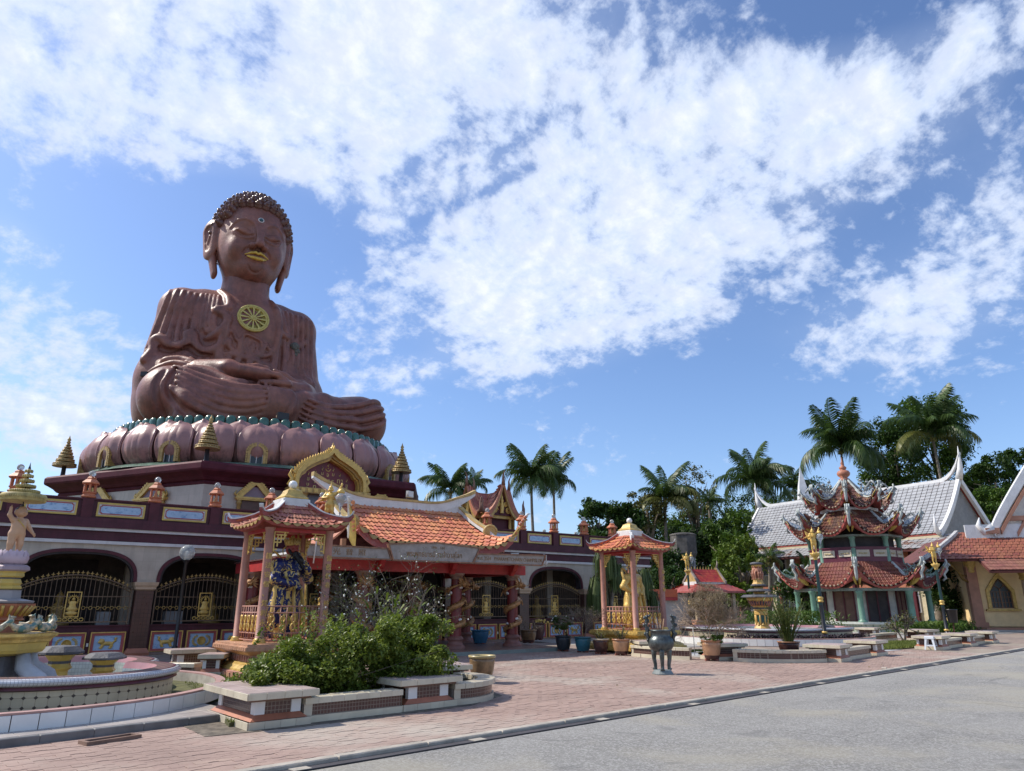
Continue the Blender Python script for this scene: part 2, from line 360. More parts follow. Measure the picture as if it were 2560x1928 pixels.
# ---------------------------------------------------------------- sculpting field (smooth unions on a voxel grid, surface nets)
class Field:
    def __init__(s, lo, hi, h):
        s.lo = np.array(lo, float); s.h = h; s.n = np.ceil((np.array(hi)-s.lo)/h).astype(int)+1
        s.d = np.full(s.n, 10., np.float32); s.ax = [s.lo[i]+h*np.arange(s.n[i]) for i in range(3)]
    def sub(s, lo, hi):
        i0 = np.maximum(0, np.floor((np.array(lo)-s.lo)/s.h).astype(int)); i1 = np.minimum(s.n, np.ceil((np.array(hi)-s.lo)/s.h).astype(int)+1)
        if (i1 <= i0).any(): return None, None
        sl = tuple(slice(a, b) for a, b in zip(i0, i1))
        return sl, (s.ax[0][sl[0]][:, None, None].astype(np.float32), s.ax[1][sl[1]][None, :, None].astype(np.float32), s.ax[2][sl[2]][None, None, :].astype(np.float32))
    def put(s, sl, e, k=.0, op='u'):
        d = s.d[sl]
        if op == 'u':
            if k > 0: h = np.clip(.5+.5*(d-e)/k, 0, 1); r = d*(1-h)+e*h-k*h*(1-h)
            else: r = np.minimum(d, e)
        else:
            e = -e
            if k > 0: h = np.clip(.5-.5*(d-e)/k, 0, 1); r = d*(1-h)+e*h+k*h*(1-h)
            else: r = np.maximum(d, e)
        s.d[sl] = r
    def ell(s, c, r, k=.0, op='u', rot=None):
        c = np.array(c, float); r = np.array(r if not np.isscalar(r) else (r,)*3, float); m = r.max()+k+2*s.h
        sl, g = s.sub(c-m, c+m)
        if sl is None: return s
        X = [g[i]-c[i] for i in range(3)]
        if rot is not None:
            A = np.array(rot); X = [A[0, i]*X[0]+A[1, i]*X[1]+A[2, i]*X[2] for i in range(3)]
        q0 = np.sqrt((X[0]/r[0])**2+(X[1]/r[1])**2+(X[2]/r[2])**2); q1 = np.sqrt((X[0]/r[0]**2)**2+(X[1]/r[1]**2)**2+(X[2]/r[2]**2)**2)
        e = q0*(q0-1)/np.maximum(q1, 1e-6); s.put(sl, e.astype(np.float32), k, op); return s
    def cap(s, a, b, ra, rb=None, k=.0, op='u', flat=None):
        """tapered capsule; flat=(axis vec, factor) squashes across an axis"""
        rb = ra if rb is None else rb; a = np.array(a, float); b = np.array(b, float); m = max(ra, rb)+k+2*s.h
        sl, g = s.sub(np.minimum(a, b)-m, np.maximum(a, b)+m)
        if sl is None: return s
        ab = b-a; L2 = float(ab@ab)+1e-9
        P = [g[i]-a[i] for i in range(3)]
        t = np.clip((P[0]*ab[0]+P[1]*ab[1]+P[2]*ab[2])/L2, 0, 1)
        Q = [P[i]-t*ab[i] for i in range(3)]
        if flat is not None:
            w, f = np.array(flat[0], float), flat[1]; w /= np.linalg.norm(w); dp = Q[0]*w[0]+Q[1]*w[1]+Q[2]*w[2]
            Q = [Q[i]+w[i]*dp*(1/f-1) for i in range(3)]
        e = np.sqrt(Q[0]**2+Q[1]**2+Q[2]**2)-(ra+(rb-ra)*t)
        s.put(sl, e.astype(np.float32), k, op); return s
    def chain(s, pts, rs, k=.0, op='u', flat=None):
        rs = [rs]*len(pts) if np.isscalar(rs) else rs
        for i in range(len(pts)-1): s.cap(pts[i], pts[i+1], rs[i], rs[i+1], k, op, flat)
        return s
    def box(s, c, hd, r=.0, k=.0, op='u', rot=None):
        c = np.array(c, float); hd = np.array(hd, float); m = np.linalg.norm(hd)+k+r+2*s.h
        sl, g = s.sub(c-m, c+m)
        if sl is None: return s
        X = [g[i]-c[i] for i in range(3)]
        if rot is not None: A = np.array(rot); X = [A[0, i]*X[0]+A[1, i]*X[1]+A[2, i]*X[2] for i in range(3)]
        q = [np.abs(X[i])-(hd[i]-r) for i in range(3)]
        o = np.sqrt(sum(np.maximum(x, 0)**2 for x in q))+np.minimum(np.maximum(np.maximum(q[0], q[1]), q[2]), 0)-r
        s.put(sl, (o+0*X[0]*X[1]*X[2]).astype(np.float32), k, op); return s
    def disp(s, fn, lo, hi):
        sl, g = s.sub(lo, hi); s.d[sl] += fn(*g).astype(np.float32); return s
    def extract(s, smooth_it=1):
        d = s.d; n = s.n; ins = d < 0
        c = np.zeros(np.array(n)-1, np.int8)
        for i in (0, 1):
            for j in (0, 1):
                for k in (0, 1): c += ins[i:n[0]-1+i, j:n[1]-1+j, k:n[2]-1+k]
        act = (c > 0) & (c < 8); idx = np.argwhere(act); vid = np.full(act.shape, -1, np.int32); vid[act] = np.arange(len(idx))
        acc = np.zeros((len(idx), 3)); cnt = np.zeros(len(idx))
        cor = [(i, j, k) for i in (0, 1) for j in (0, 1) for k in (0, 1)]
        D = {q: d[idx[:, 0]+q[0], idx[:, 1]+q[1], idx[:, 2]+q[2]] for q in cor}
        for a in cor:
            for ax in range(3):
                if a[ax] == 0:
                    b = list(a); b[ax] = 1; b = tuple(b); da, db = D[a], D[b]; x = (da < 0) != (db < 0)
                    t = np.where(x, da/np.where(x, da-db, 1), 0); p = np.array(a, float)[None]+0*t[:, None]; p[:, ax] = t
                    acc[x] += p[x]; cnt[x] += 1
        V = s.lo+s.h*(idx+acc/np.maximum(cnt, 1)[:, None])
        F = []
        for ax in range(3):
            o = [0, 1, 2]; o.remove(ax); u, v = o
            sl0 = [slice(None)]*3; sl1 = [slice(None)]*3; sl0[ax] = slice(0, -1); sl1[ax] = slice(1, None)
            a0, a1 = ins[tuple(sl0)], ins[tuple(sl1)]; e = np.argwhere(a0 != a1)
            e = e[(e[:, u] > 0) & (e[:, v] > 0) & (e[:, u] < n[u]-1) & (e[:, v] < n[v]-1)]
            def g(du, dv):
                q = e.copy(); q[:, u] += du; q[:, v] += dv; return vid[q[:, 0], q[:, 1], q[:, 2]]
            Q = np.c_[g(-1, -1), g(0, -1), g(0, 0), g(-1, 0)]
            fl = a0[e[:, 0], e[:, 1], e[:, 2]]
            if ax == 1: fl = ~fl
            Q[~fl] = Q[~fl][:, ::-1]; F.append(Q)
        F = np.vstack(F)
        for _ in range(smooth_it):
            S = np.zeros_like(V); C = np.zeros(len(V))
            for i in range(4):
                j = (i+1) % 4; np.add.at(S, F[:, i], V[F[:, j]]); np.add.at(C, F[:, i], 1)
            V = V*.5+.5*S/np.maximum(C, 1)[:, None]
        return V, F
    def build(s, name, m, parent=None, smooth_it=1):
        V, F = s.extract(smooth_it); return bulk(name, V, F, m, parent, True)
# ================================================================ ground, road, paving
def tilemat(name, col, w, h, mortar=(.25, .23, .2), rough=.35, off=0., msz=.02, var=.12, ax='obj', streak=.0, dot=0, spec=.5):
    """tiled colour on object coordinates: fine joints only"""
    def ex(t, out, pos):
        o = t.n('ShaderNodeTexCoord').outputs['Object']; s = t.n('ShaderNodeSeparateXYZ', i_0=o)
        if ax == 'flat': v = t.n('ShaderNodeCombineXYZ', i_0=s.outputs[0], i_1=s.outputs[1]).outputs[0]
        elif ax == 'ang': v = t.n('ShaderNodeCombineXYZ', i_0=t.m('MULTIPLY', t.m('ARCTAN2', s.outputs[1], s.outputs[0]), 3.0), i_1=s.outputs[2]).outputs[0]
        else: v = t.n('ShaderNodeCombineXYZ', i_0=t.m('ADD', s.outputs[0], s.outputs[1]), i_1=s.outputs[2]).outputs[0]
        b = t.n('ShaderNodeTexBrick', offset=off, i_Vector=v, i_Mortar=(*mortar, 1)); b.inputs['Color1'].default_value = (1, 1, 1, 1); b.inputs['Color2'].default_value = (.85, .85, .85, 1)
        b.inputs['Scale'].default_value = 1; b.inputs['Mortar Size'].default_value = msz*h; b.inputs['Brick Width'].default_value = w; b.inputs['Row Height'].default_value = h
        c = t.mix(b.outputs[1], t.mix(1.0, out, b.outputs[0], 'MULTIPLY'), (*mortar, 1))
        if dot:
            q = t.n('ShaderNodeSeparateXYZ', i_0=v); e = [t.m('ABSOLUTE', t.m('SUBTRACT', t.m('FRACT', t.m('ADD', t.m('DIVIDE', q.outputs[i], (w, h)[i]), .5)), .5)) for i in (0, 1)]
            c = t.mix(t.m('LESS_THAN', t.m('ADD', e[0], e[1]), dot), c, (.035, .025, .025, 1))
        return c
    return mat(name, col, rough, var=var, extra=ex, streak=streak, dcol=(.12, .1, .08), spec=spec)
def asphalt_ex(t, out, pos):
    g = t.noise(pos, 95, 3, .7); v = t.n('ShaderNodeTexVoronoi', i_Vector=pos); v.inputs['Scale'].default_value = 42
    out = t.mix(t.mr(v.outputs['Color'], .25, .9), out, (.40, .39, .365, 1)); out = t.mix(t.mr(g, .54, .68), out, (.09, .09, .09, 1))
    out = t.mix(t.m('MULTIPLY', t.mr(t.noise(pos, .42, 6, .6, .4), .48, .68), .55), out, (.40, .365, .285, 1))
    ce = t.n('ShaderNodeTexVoronoi', feature='DISTANCE_TO_EDGE', i_Vector=t.vm('ADD', pos, t.vm('MULTIPLY', t.n('ShaderNodeTexNoise', i_Vector=pos, i_Scale=1.5).outputs['Color'], (.7, .7, 0)))); ce.inputs['Scale'].default_value = .28
    out = t.mix(t.m('MULTIPLY', t.m('MULTIPLY', t.m('LESS_THAN', ce.outputs[0], .0045), t.mr(t.noise(pos, .5, 3), .48, .62)), .35), out, (.07, .07, .07, 1))
    out = t.mix(t.m('MULTIPLY', t.mr(t.noise(pos, .9, 2, .5, 1.0), .66, .74), .3), out, (.10, .10, .10, 1))
    v2 = t.vm('MULTIPLY', pos, (.35, 1.6, 1)); return t.mix(t.m('MULTIPLY', t.mr(t.noise(v2, .6, 5, .6), .52, .75), .3), out, (.13, .13, .13, 1))
m_asph = mat('asphalt', (.265, .255, .235), .9, var=.12, sc=.7, bump=.9, bsc=110, extra=asphalt_ex, spec=.25)
def grass_ex(t, out, pos): return t.mix(t.mr(t.noise(pos, 2.0, 5), .42, .66), out, (.13, .10, .06, 1))
m_soil = mat('soil', (.14, .125, .07), .95, var=.3, bump=.8, bsc=30, extra=lambda t, o, p: t.mix(t.mr(t.noise(p, .35, 5), .4, .6), o, (.07, .09, .025, 1)))
m_conc = mat('concrete', (.42, .39, .34), .85, var=.14, bump=.3, dirt=.35, dcol=(.2, .18, .15))
m_concd = mat('drain_iron', (.055, .05, .055), .8, var=.2)
m_kerb = mat('kerb_concrete', (.40, .36, .30), .85, var=.16, bump=.4, dirt=.4, dcol=(.17, .15, .12))
KA = math.atan(.1066); kdx, kdy = math.cos(KA), math.sin(KA)
def K(k, j, z=0): return (k*kdx-j*kdy, 7.59+k*kdy+j*kdx, z)     # kerb frame: k along, j towards the temple
bm_ = MB(); bm_.add([(-700, -500, -.06), (900, -500, -.06), (900, 1300, -.06), (-700, 1300, -.06)], [(0, 1, 2, 3)])
g_ = bm_.build('ground', m_soil); tag(g_, 'brown earth and rough grass around the temple yard', 'ground', kind='structure')
bm_ = MB(); q = [K(-60, -.2), K(140, -.2), K(140, -60), K(-60, -60)]; bm_.add(q, [(3, 2, 1, 0)])
tag(bm_.build('road', m_asph), 'grey coarse asphalt forecourt in front of the kerb', 'road', kind='structure')
root = thing('kerb', 'pale concrete kerb strip with slotted drain along the asphalt', 'kerb'); root['kind'] = 'structure'
st = MB(); st.bbox(0, 1.19, -.02, .12, -.05, .055, .012)
pieces(root, 'kerb_stone', st, [frame((kdx, kdy, 0), (-kdy, kdx, 0), (0, 0, 1), K(-12+1.2*i, 0, rnd.uniform(-.004, .003))) for i in range(60)], m_kerb, 60)
dr = MB(); m_ = frame((kdx, kdy, 0), (-kdy, kdx, 0), (0, 0, 1), K(0, 0))
dr.box(-12, 58, -.17, -.025, -.04, .012, m_); dr.build('drain_channel', m_concd, root)
mb = MB()
for i in range(26): mb.box(-9+i*2.4, -8.8+i*2.4, -.17, -.025, .013, .018, m_)
mb.build('drain_bridge', m_kerb, root)
# brick pavers, interlocking zigzag blocks
def pav_ex(t, out, pos):
    out = t.mix(t.mr(t.noise(pos, .33, 6, .62, .5), .47, .70), out, (.42, .36, .30, 1))
    out = t.mix(t.m('MULTIPLY', t.mr(t.noise(pos, 1.6, 6, .65), .55, .75), .5), out, (.22, .17, .14, 1)); return out
m_pav = mat('brick_paver', (.345, .24, .195), .85, var=.12, sc=.8, pv=.10, bump=.5, bsc=60, extra=pav_ex)
m_pavbed = mat('paver_joint', (.25, .19, .155), .95, var=.2, extra=lambda t, o, p: t.mix(t.mr(t.noise(p, .33, 6, .62, .5), .47, .66), o, (.30, .26, .20, 1)))
pv = thing('pavement', 'red and cream interlocking brick paving of the temple forecourt', 'pavement'); pv['kind'] = 'structure'
bm_ = MB(); bm_.add([K(-14, .1, .012), K(70, .1, .012), K(70, 8.6, .012), K(24, 10.5, .012), K(20, 22, .012), K(-14, 15, .012)], [tuple(range(6))]); bm_.build('paver_bed', m_pavbed, pv)
pb = MB(); L_, W_ = .245, .122; zz_ = .02; g2 = .004
pl = [(-L_/2, -W_/2+g2), (-L_/4, -W_/2-zz_+g2), (L_/4, -W_/2+zz_+g2), (L_/2-g2, -W_/2+g2), (L_/2-g2, W_/2-g2), (L_/4, W_/2-zz_-g2), (-L_/4, W_/2+zz_-g2), (-L_/2, W_/2-g2)]
pb.prism(pl, -.03, 0, taper=1.0)
Ms = []
for j in range(0, 118):
    jj = .13+W_/2+j*W_
    k1 = 28 if jj < 5 else 19 if jj < 13 else 17
    k0 = -5 if jj < 3.4 else (8.2 if jj < 6.5 else 8.4)
    kk = k0+(j % 2)*L_/2
    while kk < k1:
        x, y, z = K(kk, jj, .03+rnd.uniform(-.0035, .003))
        d = rnd.gauss(0, .003)
        Ms.append(np.array([[kdx*1, -kdy, 0, x], [kdy, kdx, d, y], [rnd.gauss(0, .004), -d, 1, z], [0, 0, 0, 1]])); kk += L_
pieces(pv, 'paver', pb, Ms, m_pav, 300, 'paver_field')
# tiled walk at the left
m_walk = mat('walk_tile', (.37, .33, .30), .42, var=.1, pv=.16, dirt=.3, dcol=(.25, .22, .19))
m_grout = mat('tile_grout', (.22, .2, .18), .9, var=.1)
wk = thing('sidewalk', 'raised grey tiled walk around the left fountain', 'walkway'); wk['kind'] = 'structure'
C0 = (-9, 9.1); C1 = (2.95, 11.28)                       # curb line
dx_, dy_ = C1[0]-C0[0], C1[1]-C0[1]; Lw = math.hypot(dx_, dy_); dx_ /= Lw; dy_ /= Lw
MW = frame((dx_, dy_, 0), (-dy_, dx_, 0), (0, 0, 1), (C0[0], C0[1], 0))
mb = MB(); mb.box(0, Lw, .1, 15.8, 0, .108, MW); mb.build('walk_bed', m_grout, wk)
ct = MB(); ct.bbox(0, .595, 0, .1, -.02, .125, .01)
pieces(wk, 'curb_stone', ct, [MW @ T(.6*i, 0, 0) for i in range(int(Lw/.6)+1)], mat('curb_grey', (.16, .155, .15), .7, var=.2, pv=.15), 60)
tt = MB(); tt.bbox(.004, .396, .004, .396, 0, .018, .003)
Ms = [MW @ T(.4*i, .1+.4*j, .107+rnd.uniform(0, .002)) for j in range(0, 9) for i in range(12, int(Lw/.4)+2) if j < 3 or i > 24]
pieces(wk, 'floor_tile', tt, Ms, m_walk, 300)
# grass patches
m_grass = leafmat('grass_blade', (.10, .14, .02), (.20, .22, .05), .25, .6)
def grass(name, label, pts_fn, n, h=.07, w=.012, m=None):
    P = np.array([pts_fn() for _ in range(n)]); a = rng.uniform(0, 2*PI, n); hh = h*rng.uniform(.4, 1.3, n); le = rng.normal(0, .4, (n, 2))*hh[:, None]
    dx = np.c_[np.cos(a), np.sin(a)]*w; V = np.zeros((n, 3, 3)); V[:, 0, :2] = P[:, :2]-dx; V[:, 1, :2] = P[:, :2]+dx; V[:, 2, :2] = P[:, :2]+le; V[:, :, 2] = P[:, 2][:, None]; V[:, 2, 2] += hh
    o = bulk(name, V.reshape(-1, 3), np.arange(3*n).reshape(-1, 3), m or m_grass); tag(o, label, 'grass', kind='stuff'); return o
def quadfn(q, z): 
    q = np.array(q)
    def f():
        s_, t_ = rnd.random(), rnd.random(); p = (q[0]*(1-s_)+q[1]*s_)*(1-t_)+(q[3]*(1-s_)+q[2]*s_)*t_; return (p[0], p[1], z)
    return f
m_lawn = mat('lawn_soil', (.10, .10, .035), .95, var=.35, sc=5, bump=.6, bsc=60)
def lawn(label, q, n, z=.13, h=.06):
    mb = MB(); mb.prism(q, 0, z); o = mb.build('lawn', m_lawn); tag(o, label+' soil', 'lawn', kind='structure')
    return grass('grass', label, quadfn(q, z), n, h)
lawn('short grass strip between the left fountain and the pavilion plinth', [(3.5, 13.6), (5.6, 14.6), (5.6, 19.4), (4.2, 19.4)], 9000, .125)
lawn('grass patch beside the tiled path in front of the right fountain', [(20.3, 16.2), (22.6, 15.5), (22.6, 17.0), (20.3, 17.6)], 5000, .05)
lawn('bright grass lawn between the right fountain and the far benches', [(25.8, 13.6), (31.5, 13.7), (34.0, 15.6), (30.2, 16.6)], 14000, .05, .08)
lawn('soil bed grass under the long hedge', [(3.2, 10.75), (6.7, 10.9), (7.6, 13.2), (3.4, 12.4)], 4000, .09, .05)
# pale path and far paving on the right
m_path = mat('path_concrete', (.40, .40, .40), .8, var=.1, bump=.2, dirt=.3, dcol=(.25, .24, .22))
mb = MB(); mb.prism([(18.9, 14.6), (22.0, 13.2), (27.5, 13.3), (25.5, 14.6), (21.5, 15.6), (20.0, 17.5), (19.3, 17.5)], 0, .04)
tag(mb.build('path', m_path), 'pale concrete path curving round the right fountain', 'path', kind='structure')
mb = MB(); mb.prism([(20, 19.5), (44, 17), (85, 15), (120, 60), (60, 75), (24, 60)], -.05, .03)
tag(mb.build('yard', mat('yard_concrete', (.34, .32, .29), .85, var=.15, dirt=.3)), 'concrete yard around the pagoda and halls', 'yard', kind='structure')
# ================================================================ benches and planters
m_cream = mat('cream_tile', (.56, .50, .38), .3, var=.08, pv=.12, dirt=.25, dcol=(.3, .25, .17), spec=.5)
m_white = mat('white_tile', (.72, .72, .70), .25, var=.05, pv=.06)
m_pinkt = mat('pink_tile', (.46, .36, .33), .35, var=.1, pv=.14, dirt=.3, dcol=(.28, .23, .2))
m_terra = mat('terracotta_paint', (.40, .15, .085), .55, var=.15, dirt=.3, dcol=(.2, .1, .07))
m_brown = mat('brown_plaster', (.20, .11, .075), .7, var=.2)
m_mosaic = tilemat('brown_mosaic', (.085, .035, .03), .055, .055, (.20, .15, .12), .25, 0, .09)
def bench_root(label, loc, rz, L=1.0, W=1.15, grp='tiled bench blocks of the planters', name='tiled_bench'):
    b = thing(name, label, 'bench', loc, rz, grp)
    return b
def make_bench(label, loc, rz=0, L=1.0, W=1.15):
    b = bench_root(label, loc, rz)
    # L along x, W along y, centred
    def hb(e, z0, z1, nm, m, tx=0):
        mb = MB(); mb.box(-L/2-e, L/2+e, -W/2-e, W/2+e, z0, z1, None, tx, tx); return mb.build(nm, m, b)
    hb(-.03, 0, .11, 'core', m_brown)
    tl = MB(); tl.bbox(.002, .198, -.015, .0, 0, .108, .003); n = round((L+.06)/.2); w = (L+.06)/n
    Ms = []
    for (X, Yy, ln, yw) in ((L+.06, W+.06, 1, 0), (W+.06, L+.06, 0, 1)):
        n = max(1, round(X/.2)); s_ = X/n
        for sgn, ang in ((-1, 0), (1, PI)):
            base = T(rz=ang+(PI/2 if yw else 0)) @ T(-X/2, -Yy/2+.0, 0)
            for i in range(n): Ms.append(base @ T(i*s_, 0, 0) @ np.diag([s_/.2, 1, 1, 1]))
    pieces(b, 'plinth_tile', tl, Ms, m_cream, 60)
    hb(.0, .11, .18, 'moulding', m_terra, .09)
    hb(-.1, .18, .355, 'mosaic_panel', m_mosaic)
    cb = MB(); cb.box(-.07, .07, -.07, .07, .18, .355)
    for sx in (-1, 1):
        for sy in (-1, 1): o = cb.build('corner_tile', m_white, b, (sx*(L/2-.15), sy*(W/2-.15), 0))
    hb(.02, .355, .385, 'cornice', m_brown)
    hb(.085, .386, .468, 'cap_core', m_brown)
    ct = MB(); ct.bbox(.002, .198, -.012, .004, 0, .085, .004); Ms = []
    for (X, Yy, yw) in ((L+.19, W+.19, 0), (W+.19, L+.19, 1)):
        n = max(1, round(X/.24)); s_ = X/n
        for ang in (0, PI):
            base = T(rz=ang+(PI/2 if yw else 0)) @ T(-X/2, -Yy/2, .386)
            for i in range(n): Ms.append(base @ T(i*s_, 0, 0) @ np.diag([s_/.2, 1, 1, 1]))
    pieces(b, 'cap_edge_tile', ct, Ms, m_cream, 60)
    tp = MB(); tp.bbox(.003, .237, .003, .237, 0, .008, .002)
    nx, ny = max(1, round((L+.17)/.24)), max(1, round((W+.17)/.24)); sx_, sy_ = (L+.17)/nx, (W+.17)/ny
    pieces(b, 'cap_tile', tp, [T(-(L+.17)/2+i*sx_, -(W+.17)/2+j*sy_, .468) @ np.diag([sx_/.24, sy_/.24, 1, 1]) for i in range(nx) for j in range(ny)], m_pinkt, 60)
    return b
PR = R(4)
bench0 = make_bench('cream tiled bench block at the left end of the long hedge', (3.70, 11.14, .02), PR, .82, 1.56)
bl = [('cream tiled bench block between the hedge and the quarter ring planter', (6.25, 11.1, .02), R(6), (1.2, .58)),
      ('cream tiled bench block behind the shrub in the quarter ring planter', (7.85, 13.0, .02), R(80), (1.07, 0.58)),
      ('cream tiled bench block to the right of the big bush pot', (18.75, 14.45, .02), R(70), (1.07, 0.61)),
      ('cream tiled bench block to the right of the curved mosaic wall', (20.75, 12.2, .02), R(12), (1.07, 0.61)),
      ('cream tiled bench block at the free end of the middle planter', (24.0, 12.75, .02), R(8), (1.07, 0.58)),
      ('cream tiled bench block beside the white plastic stool', (29.1, 12.95, .02), R(8), (1.07, 0.58)),
      ('cream tiled bench block in the middle of the far right row', (32.4, 13.3, .02), R(8), (1.07, 0.58)),
      ('cream tiled bench block at the far right end of its row', (35.6, 13.7, .02), R(8), (1.07, 0.58)),
      ('cream tiled bench block beyond the lawn under the far winged lamp', (35.4, 16.2, .02), R(5), (1.5, 0.65)),
      ('small cream tiled bench block behind the pagoda lawn', (36.2, 19.0, .02), R(5), (1.07, 0.58)),
      ('cream tiled bench block between the pots and the golden statue', (17.95, 16.75, .02), R(60), (1.07, 0.50)),
      ('cream tiled bench block near the dark globe lamp and the gallery wall', (4.7, 19.6, .1), R(0), (1.02, 0.43)),
      ('lower cream tiled bench block touching the plinth of the left pavilion', (4.75, 17.5, .1), R(-30), (0.54, 0.43))]
for lb, loc, rz, sc in bl:
    c_ = copy_tree(bench0, loc, rz, lb); c_.scale = (sc[0], sc[1], 1)
m_coping = m_cream
def low_wall(label, path, h=.33, th=.2, name='planter_wall'):
    """wall following a plan polyline: plinth, mosaic band with cream frame, tiled coping"""
    p = np.array(path, float); b = thing(name, label, 'planter wall', (p[0][0], p[0][1], .02), 0, 'low planter walls'); p = p-p[0]
    seg = np.diff(p, axis=0); ln = np.hypot(seg[:, 0], seg[:, 1]); s_ = np.r_[0, np.cumsum(ln)]; tot = s_[-1]
    def pt(q): return np.array([np.interp(q, s_, p[:, 0]), np.interp(q, s_, p[:, 1])])
    def off(q, o):
        e = .02; d = pt(min(q+e, tot))-pt(max(q-e, 0)); d /= np.hypot(*d); return pt(q)+np.array([-d[1], d[0]])*o
    qs = np.linspace(0, tot, max(2, int(tot/.12)+1))
    def wall(o0, o1, z0, z1, nm, m, a=0, bb=None):
        qq = [q for q in qs if a <= q <= (bb or tot)]; mb = MB()
        g = [[(*off(q, o0), z0), (*off(q, o0), z1), (*off(q, o1), z1), (*off(q, o1), z0)] for q in qq]
        mb.grid(g, False, wrap=True, flip=True); mb.add(g[0], [(0, 1, 2, 3)]); mb.add(g[-1], [(3, 2, 1, 0)])
        return mb.build(nm, m, b)
    wall(-.0, th, 0, .26, 'core', m_conc); wall(-.045, -.002, 0, .105, 'plinth', m_cream)
    wall(-.012, -.001, .107, .262, 'mosaic_panel', m_mosaic)
    for a_, b_ in ((0, .1), (tot-.12, tot)): wall(-.03, -.013, .107, .26, 'frame_strip', m_cream, a_, max(b_, a_+.14))
    n = max(2, round(tot/.2)); tl = MB(); d_ = tot/n
    tl.bbox(.002, .198, -.06, th+.05, .262, .345, .006); Ms = []
    for i in range(n):
        x, y = off((i+.5)*d_, 0), off((i+.5)*d_+.02, 0); ang = math.atan2(*(y-x)[::-1]); Ms.append(T(x[0], x[1], 0, ang) @ T(-d_/2, 0, 0) @ np.diag([d_/.2, 1, 1, 1]))
    pieces(b, 'coping_tile', tl, Ms, m_cream, 120); return b
def arc(c, r, a0, a1, n=14): return [(c[0]+r*math.cos(R(a0+(a1-a0)*i/n)), c[1]+r*math.sin(R(a0+(a1-a0)*i/n))) for i in range(n+1)]
low_wall('straight low planter wall with brown mosaic under the long hedge', [(4.12, 10.47), (5.74, 10.6)])
low_wall('quarter ring planter wall around the round shrub', arc((6.95, 11.95), 1.2, -97, 25))
low_wall('curved mosaic planter wall in front of the orchid pot', arc((20.5, 14.2), 2.25, 192, 262))
low_wall('short low wall between the two right hand blocks of the middle planter', [(21.35, 12.0), (23.4, 12.35)])
low_wall('low wall beside the white stool in the far right row', [(29.7, 12.75), (31.8, 13.05)])
low_wall('low wall at the far end of the right row', [(33.0, 13.15), (35.0, 13.45)])
low_wall('low cream wall along the far edge of the lawn', [(30.6, 16.4), (34.6, 16.9)])
low_wall('low wall behind the row of flower pots', arc((20.6, 16.2), 3.2, 165, 205))
low_wall('low cream wall near the gallery beside the left pavilion', [(3.9, 18.3), (4.4, 17.7)])
# soil in ring planters
for c_, r_, lb in (((6.85, 12.05), 1.08, 'dark soil in the quarter ring planter'), ((20.5, 14.2), 2.05, 'dark soil in the middle planter')):
    mb = MB(); mb.lathe([(0.01, .1), (r_, .1)], 24, T(c_[0], c_[1], 0), False); tag(mb.build('planter_soil', m_lawn), lb, 'soil', kind='structure')
# soil strip and edging at the foot of the front planter
mb = MB(); mb.prism([(2.75, 10.2), (4.1, 10.2), (7.0, 10.55), (8.2, 11.3), (8.5, 12.2), (8.2, 12.3), (7.4, 11.0), (3.6, 10.7), (3.0, 12), (2.7, 12)], 0, .036)
tag(mb.build('soil_strip', mat('dark_soil', (.15, .125, .095), .95, var=.35, sc=8, bump=.6)), 'dark soil strip at the foot of the front planter', 'soil', kind='structure')
# ================================================================ gallery with arches
m_maroon = tilemat('maroon_tile', (.085, .022, .034), .2, .2, (.055, .018, .024), .45, 0, .02, .14, streak=.12, spec=.25)
m_maroonp = mat('maroon_paint', (.09, .022, .03), .5, var=.15, streak=.15, spec=.25)
m_wall = tilemat('cream_wall_tile', (.48, .41, .33), .3, .3, (.36, .31, .25), .4, 0, .012, .07, streak=.22)
m_trim = mat('white_trim', (.58, .56, .55), .5, var=.08, streak=.35, dcol=(.25, .22, .2))
m_gold = mat('gold_paint', (.66, .43, .11), .36, .15, var=.18, sc=6, dirt=.35, dcol=(.20, .12, .03))
m_goldd = mat('old_gold', (.45, .29, .09), .42, .15, var=.25, sc=6, dirt=.4, dcol=(.12, .08, .03))
m_yellow = mat('yellow_paint', (.54, .385, .09), .45, var=.14, dirt=.2)
m_pink = mat('rose_paint', (.36, .075, .07), .5, var=.12)
m_red = mat('red_paint', (.42, .035, .035), .5, var=.15, streak=.25, dcol=(.25, .08, .06))
def blue_ex(t, out, pos):
    v = t.vm('MULTIPLY', pos, (3, 3, 7)); return t.mix(t.mr(t.noise(v, 1.5, 6, .7), .5, .66), out, (.10, .22, .42, 1))
m_blue = mat('painted_blue', (.36, .50, .66), .5, var=.1, extra=blue_ex)
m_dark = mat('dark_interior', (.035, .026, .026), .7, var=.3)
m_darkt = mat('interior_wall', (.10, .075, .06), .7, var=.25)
m_bar = mat('bronze_iron', (.17, .115, .075), .5, .4, var=.2)
m_orange = mat('lantern_terracotta', (.50, .165, .075), .55, var=.16, dirt=.3, dcol=(.25, .09, .05))
def globe_mat():
    m = bpy.data.materials.new('globe_glass'); m.use_nodes = True; b = m.node_tree.nodes['Principled BSDF']
    b.inputs['Base Color'].default_value = (.62, .64, .63, 1); b.inputs['Roughness'].default_value = .1; b.inputs['Transmission Weight'].default_value = .6; b.inputs['IOR'].default_value = 1.25
    return m
m_globe = globe_mat()
m_chinawhite = mat('white_globe', (.75, .75, .72), .3, var=.05)
GB = 27.0
gal = thing('gallery_building', 'long maroon and cream gallery with open arches and painted parapet panels', 'building', (0, 0, 0))
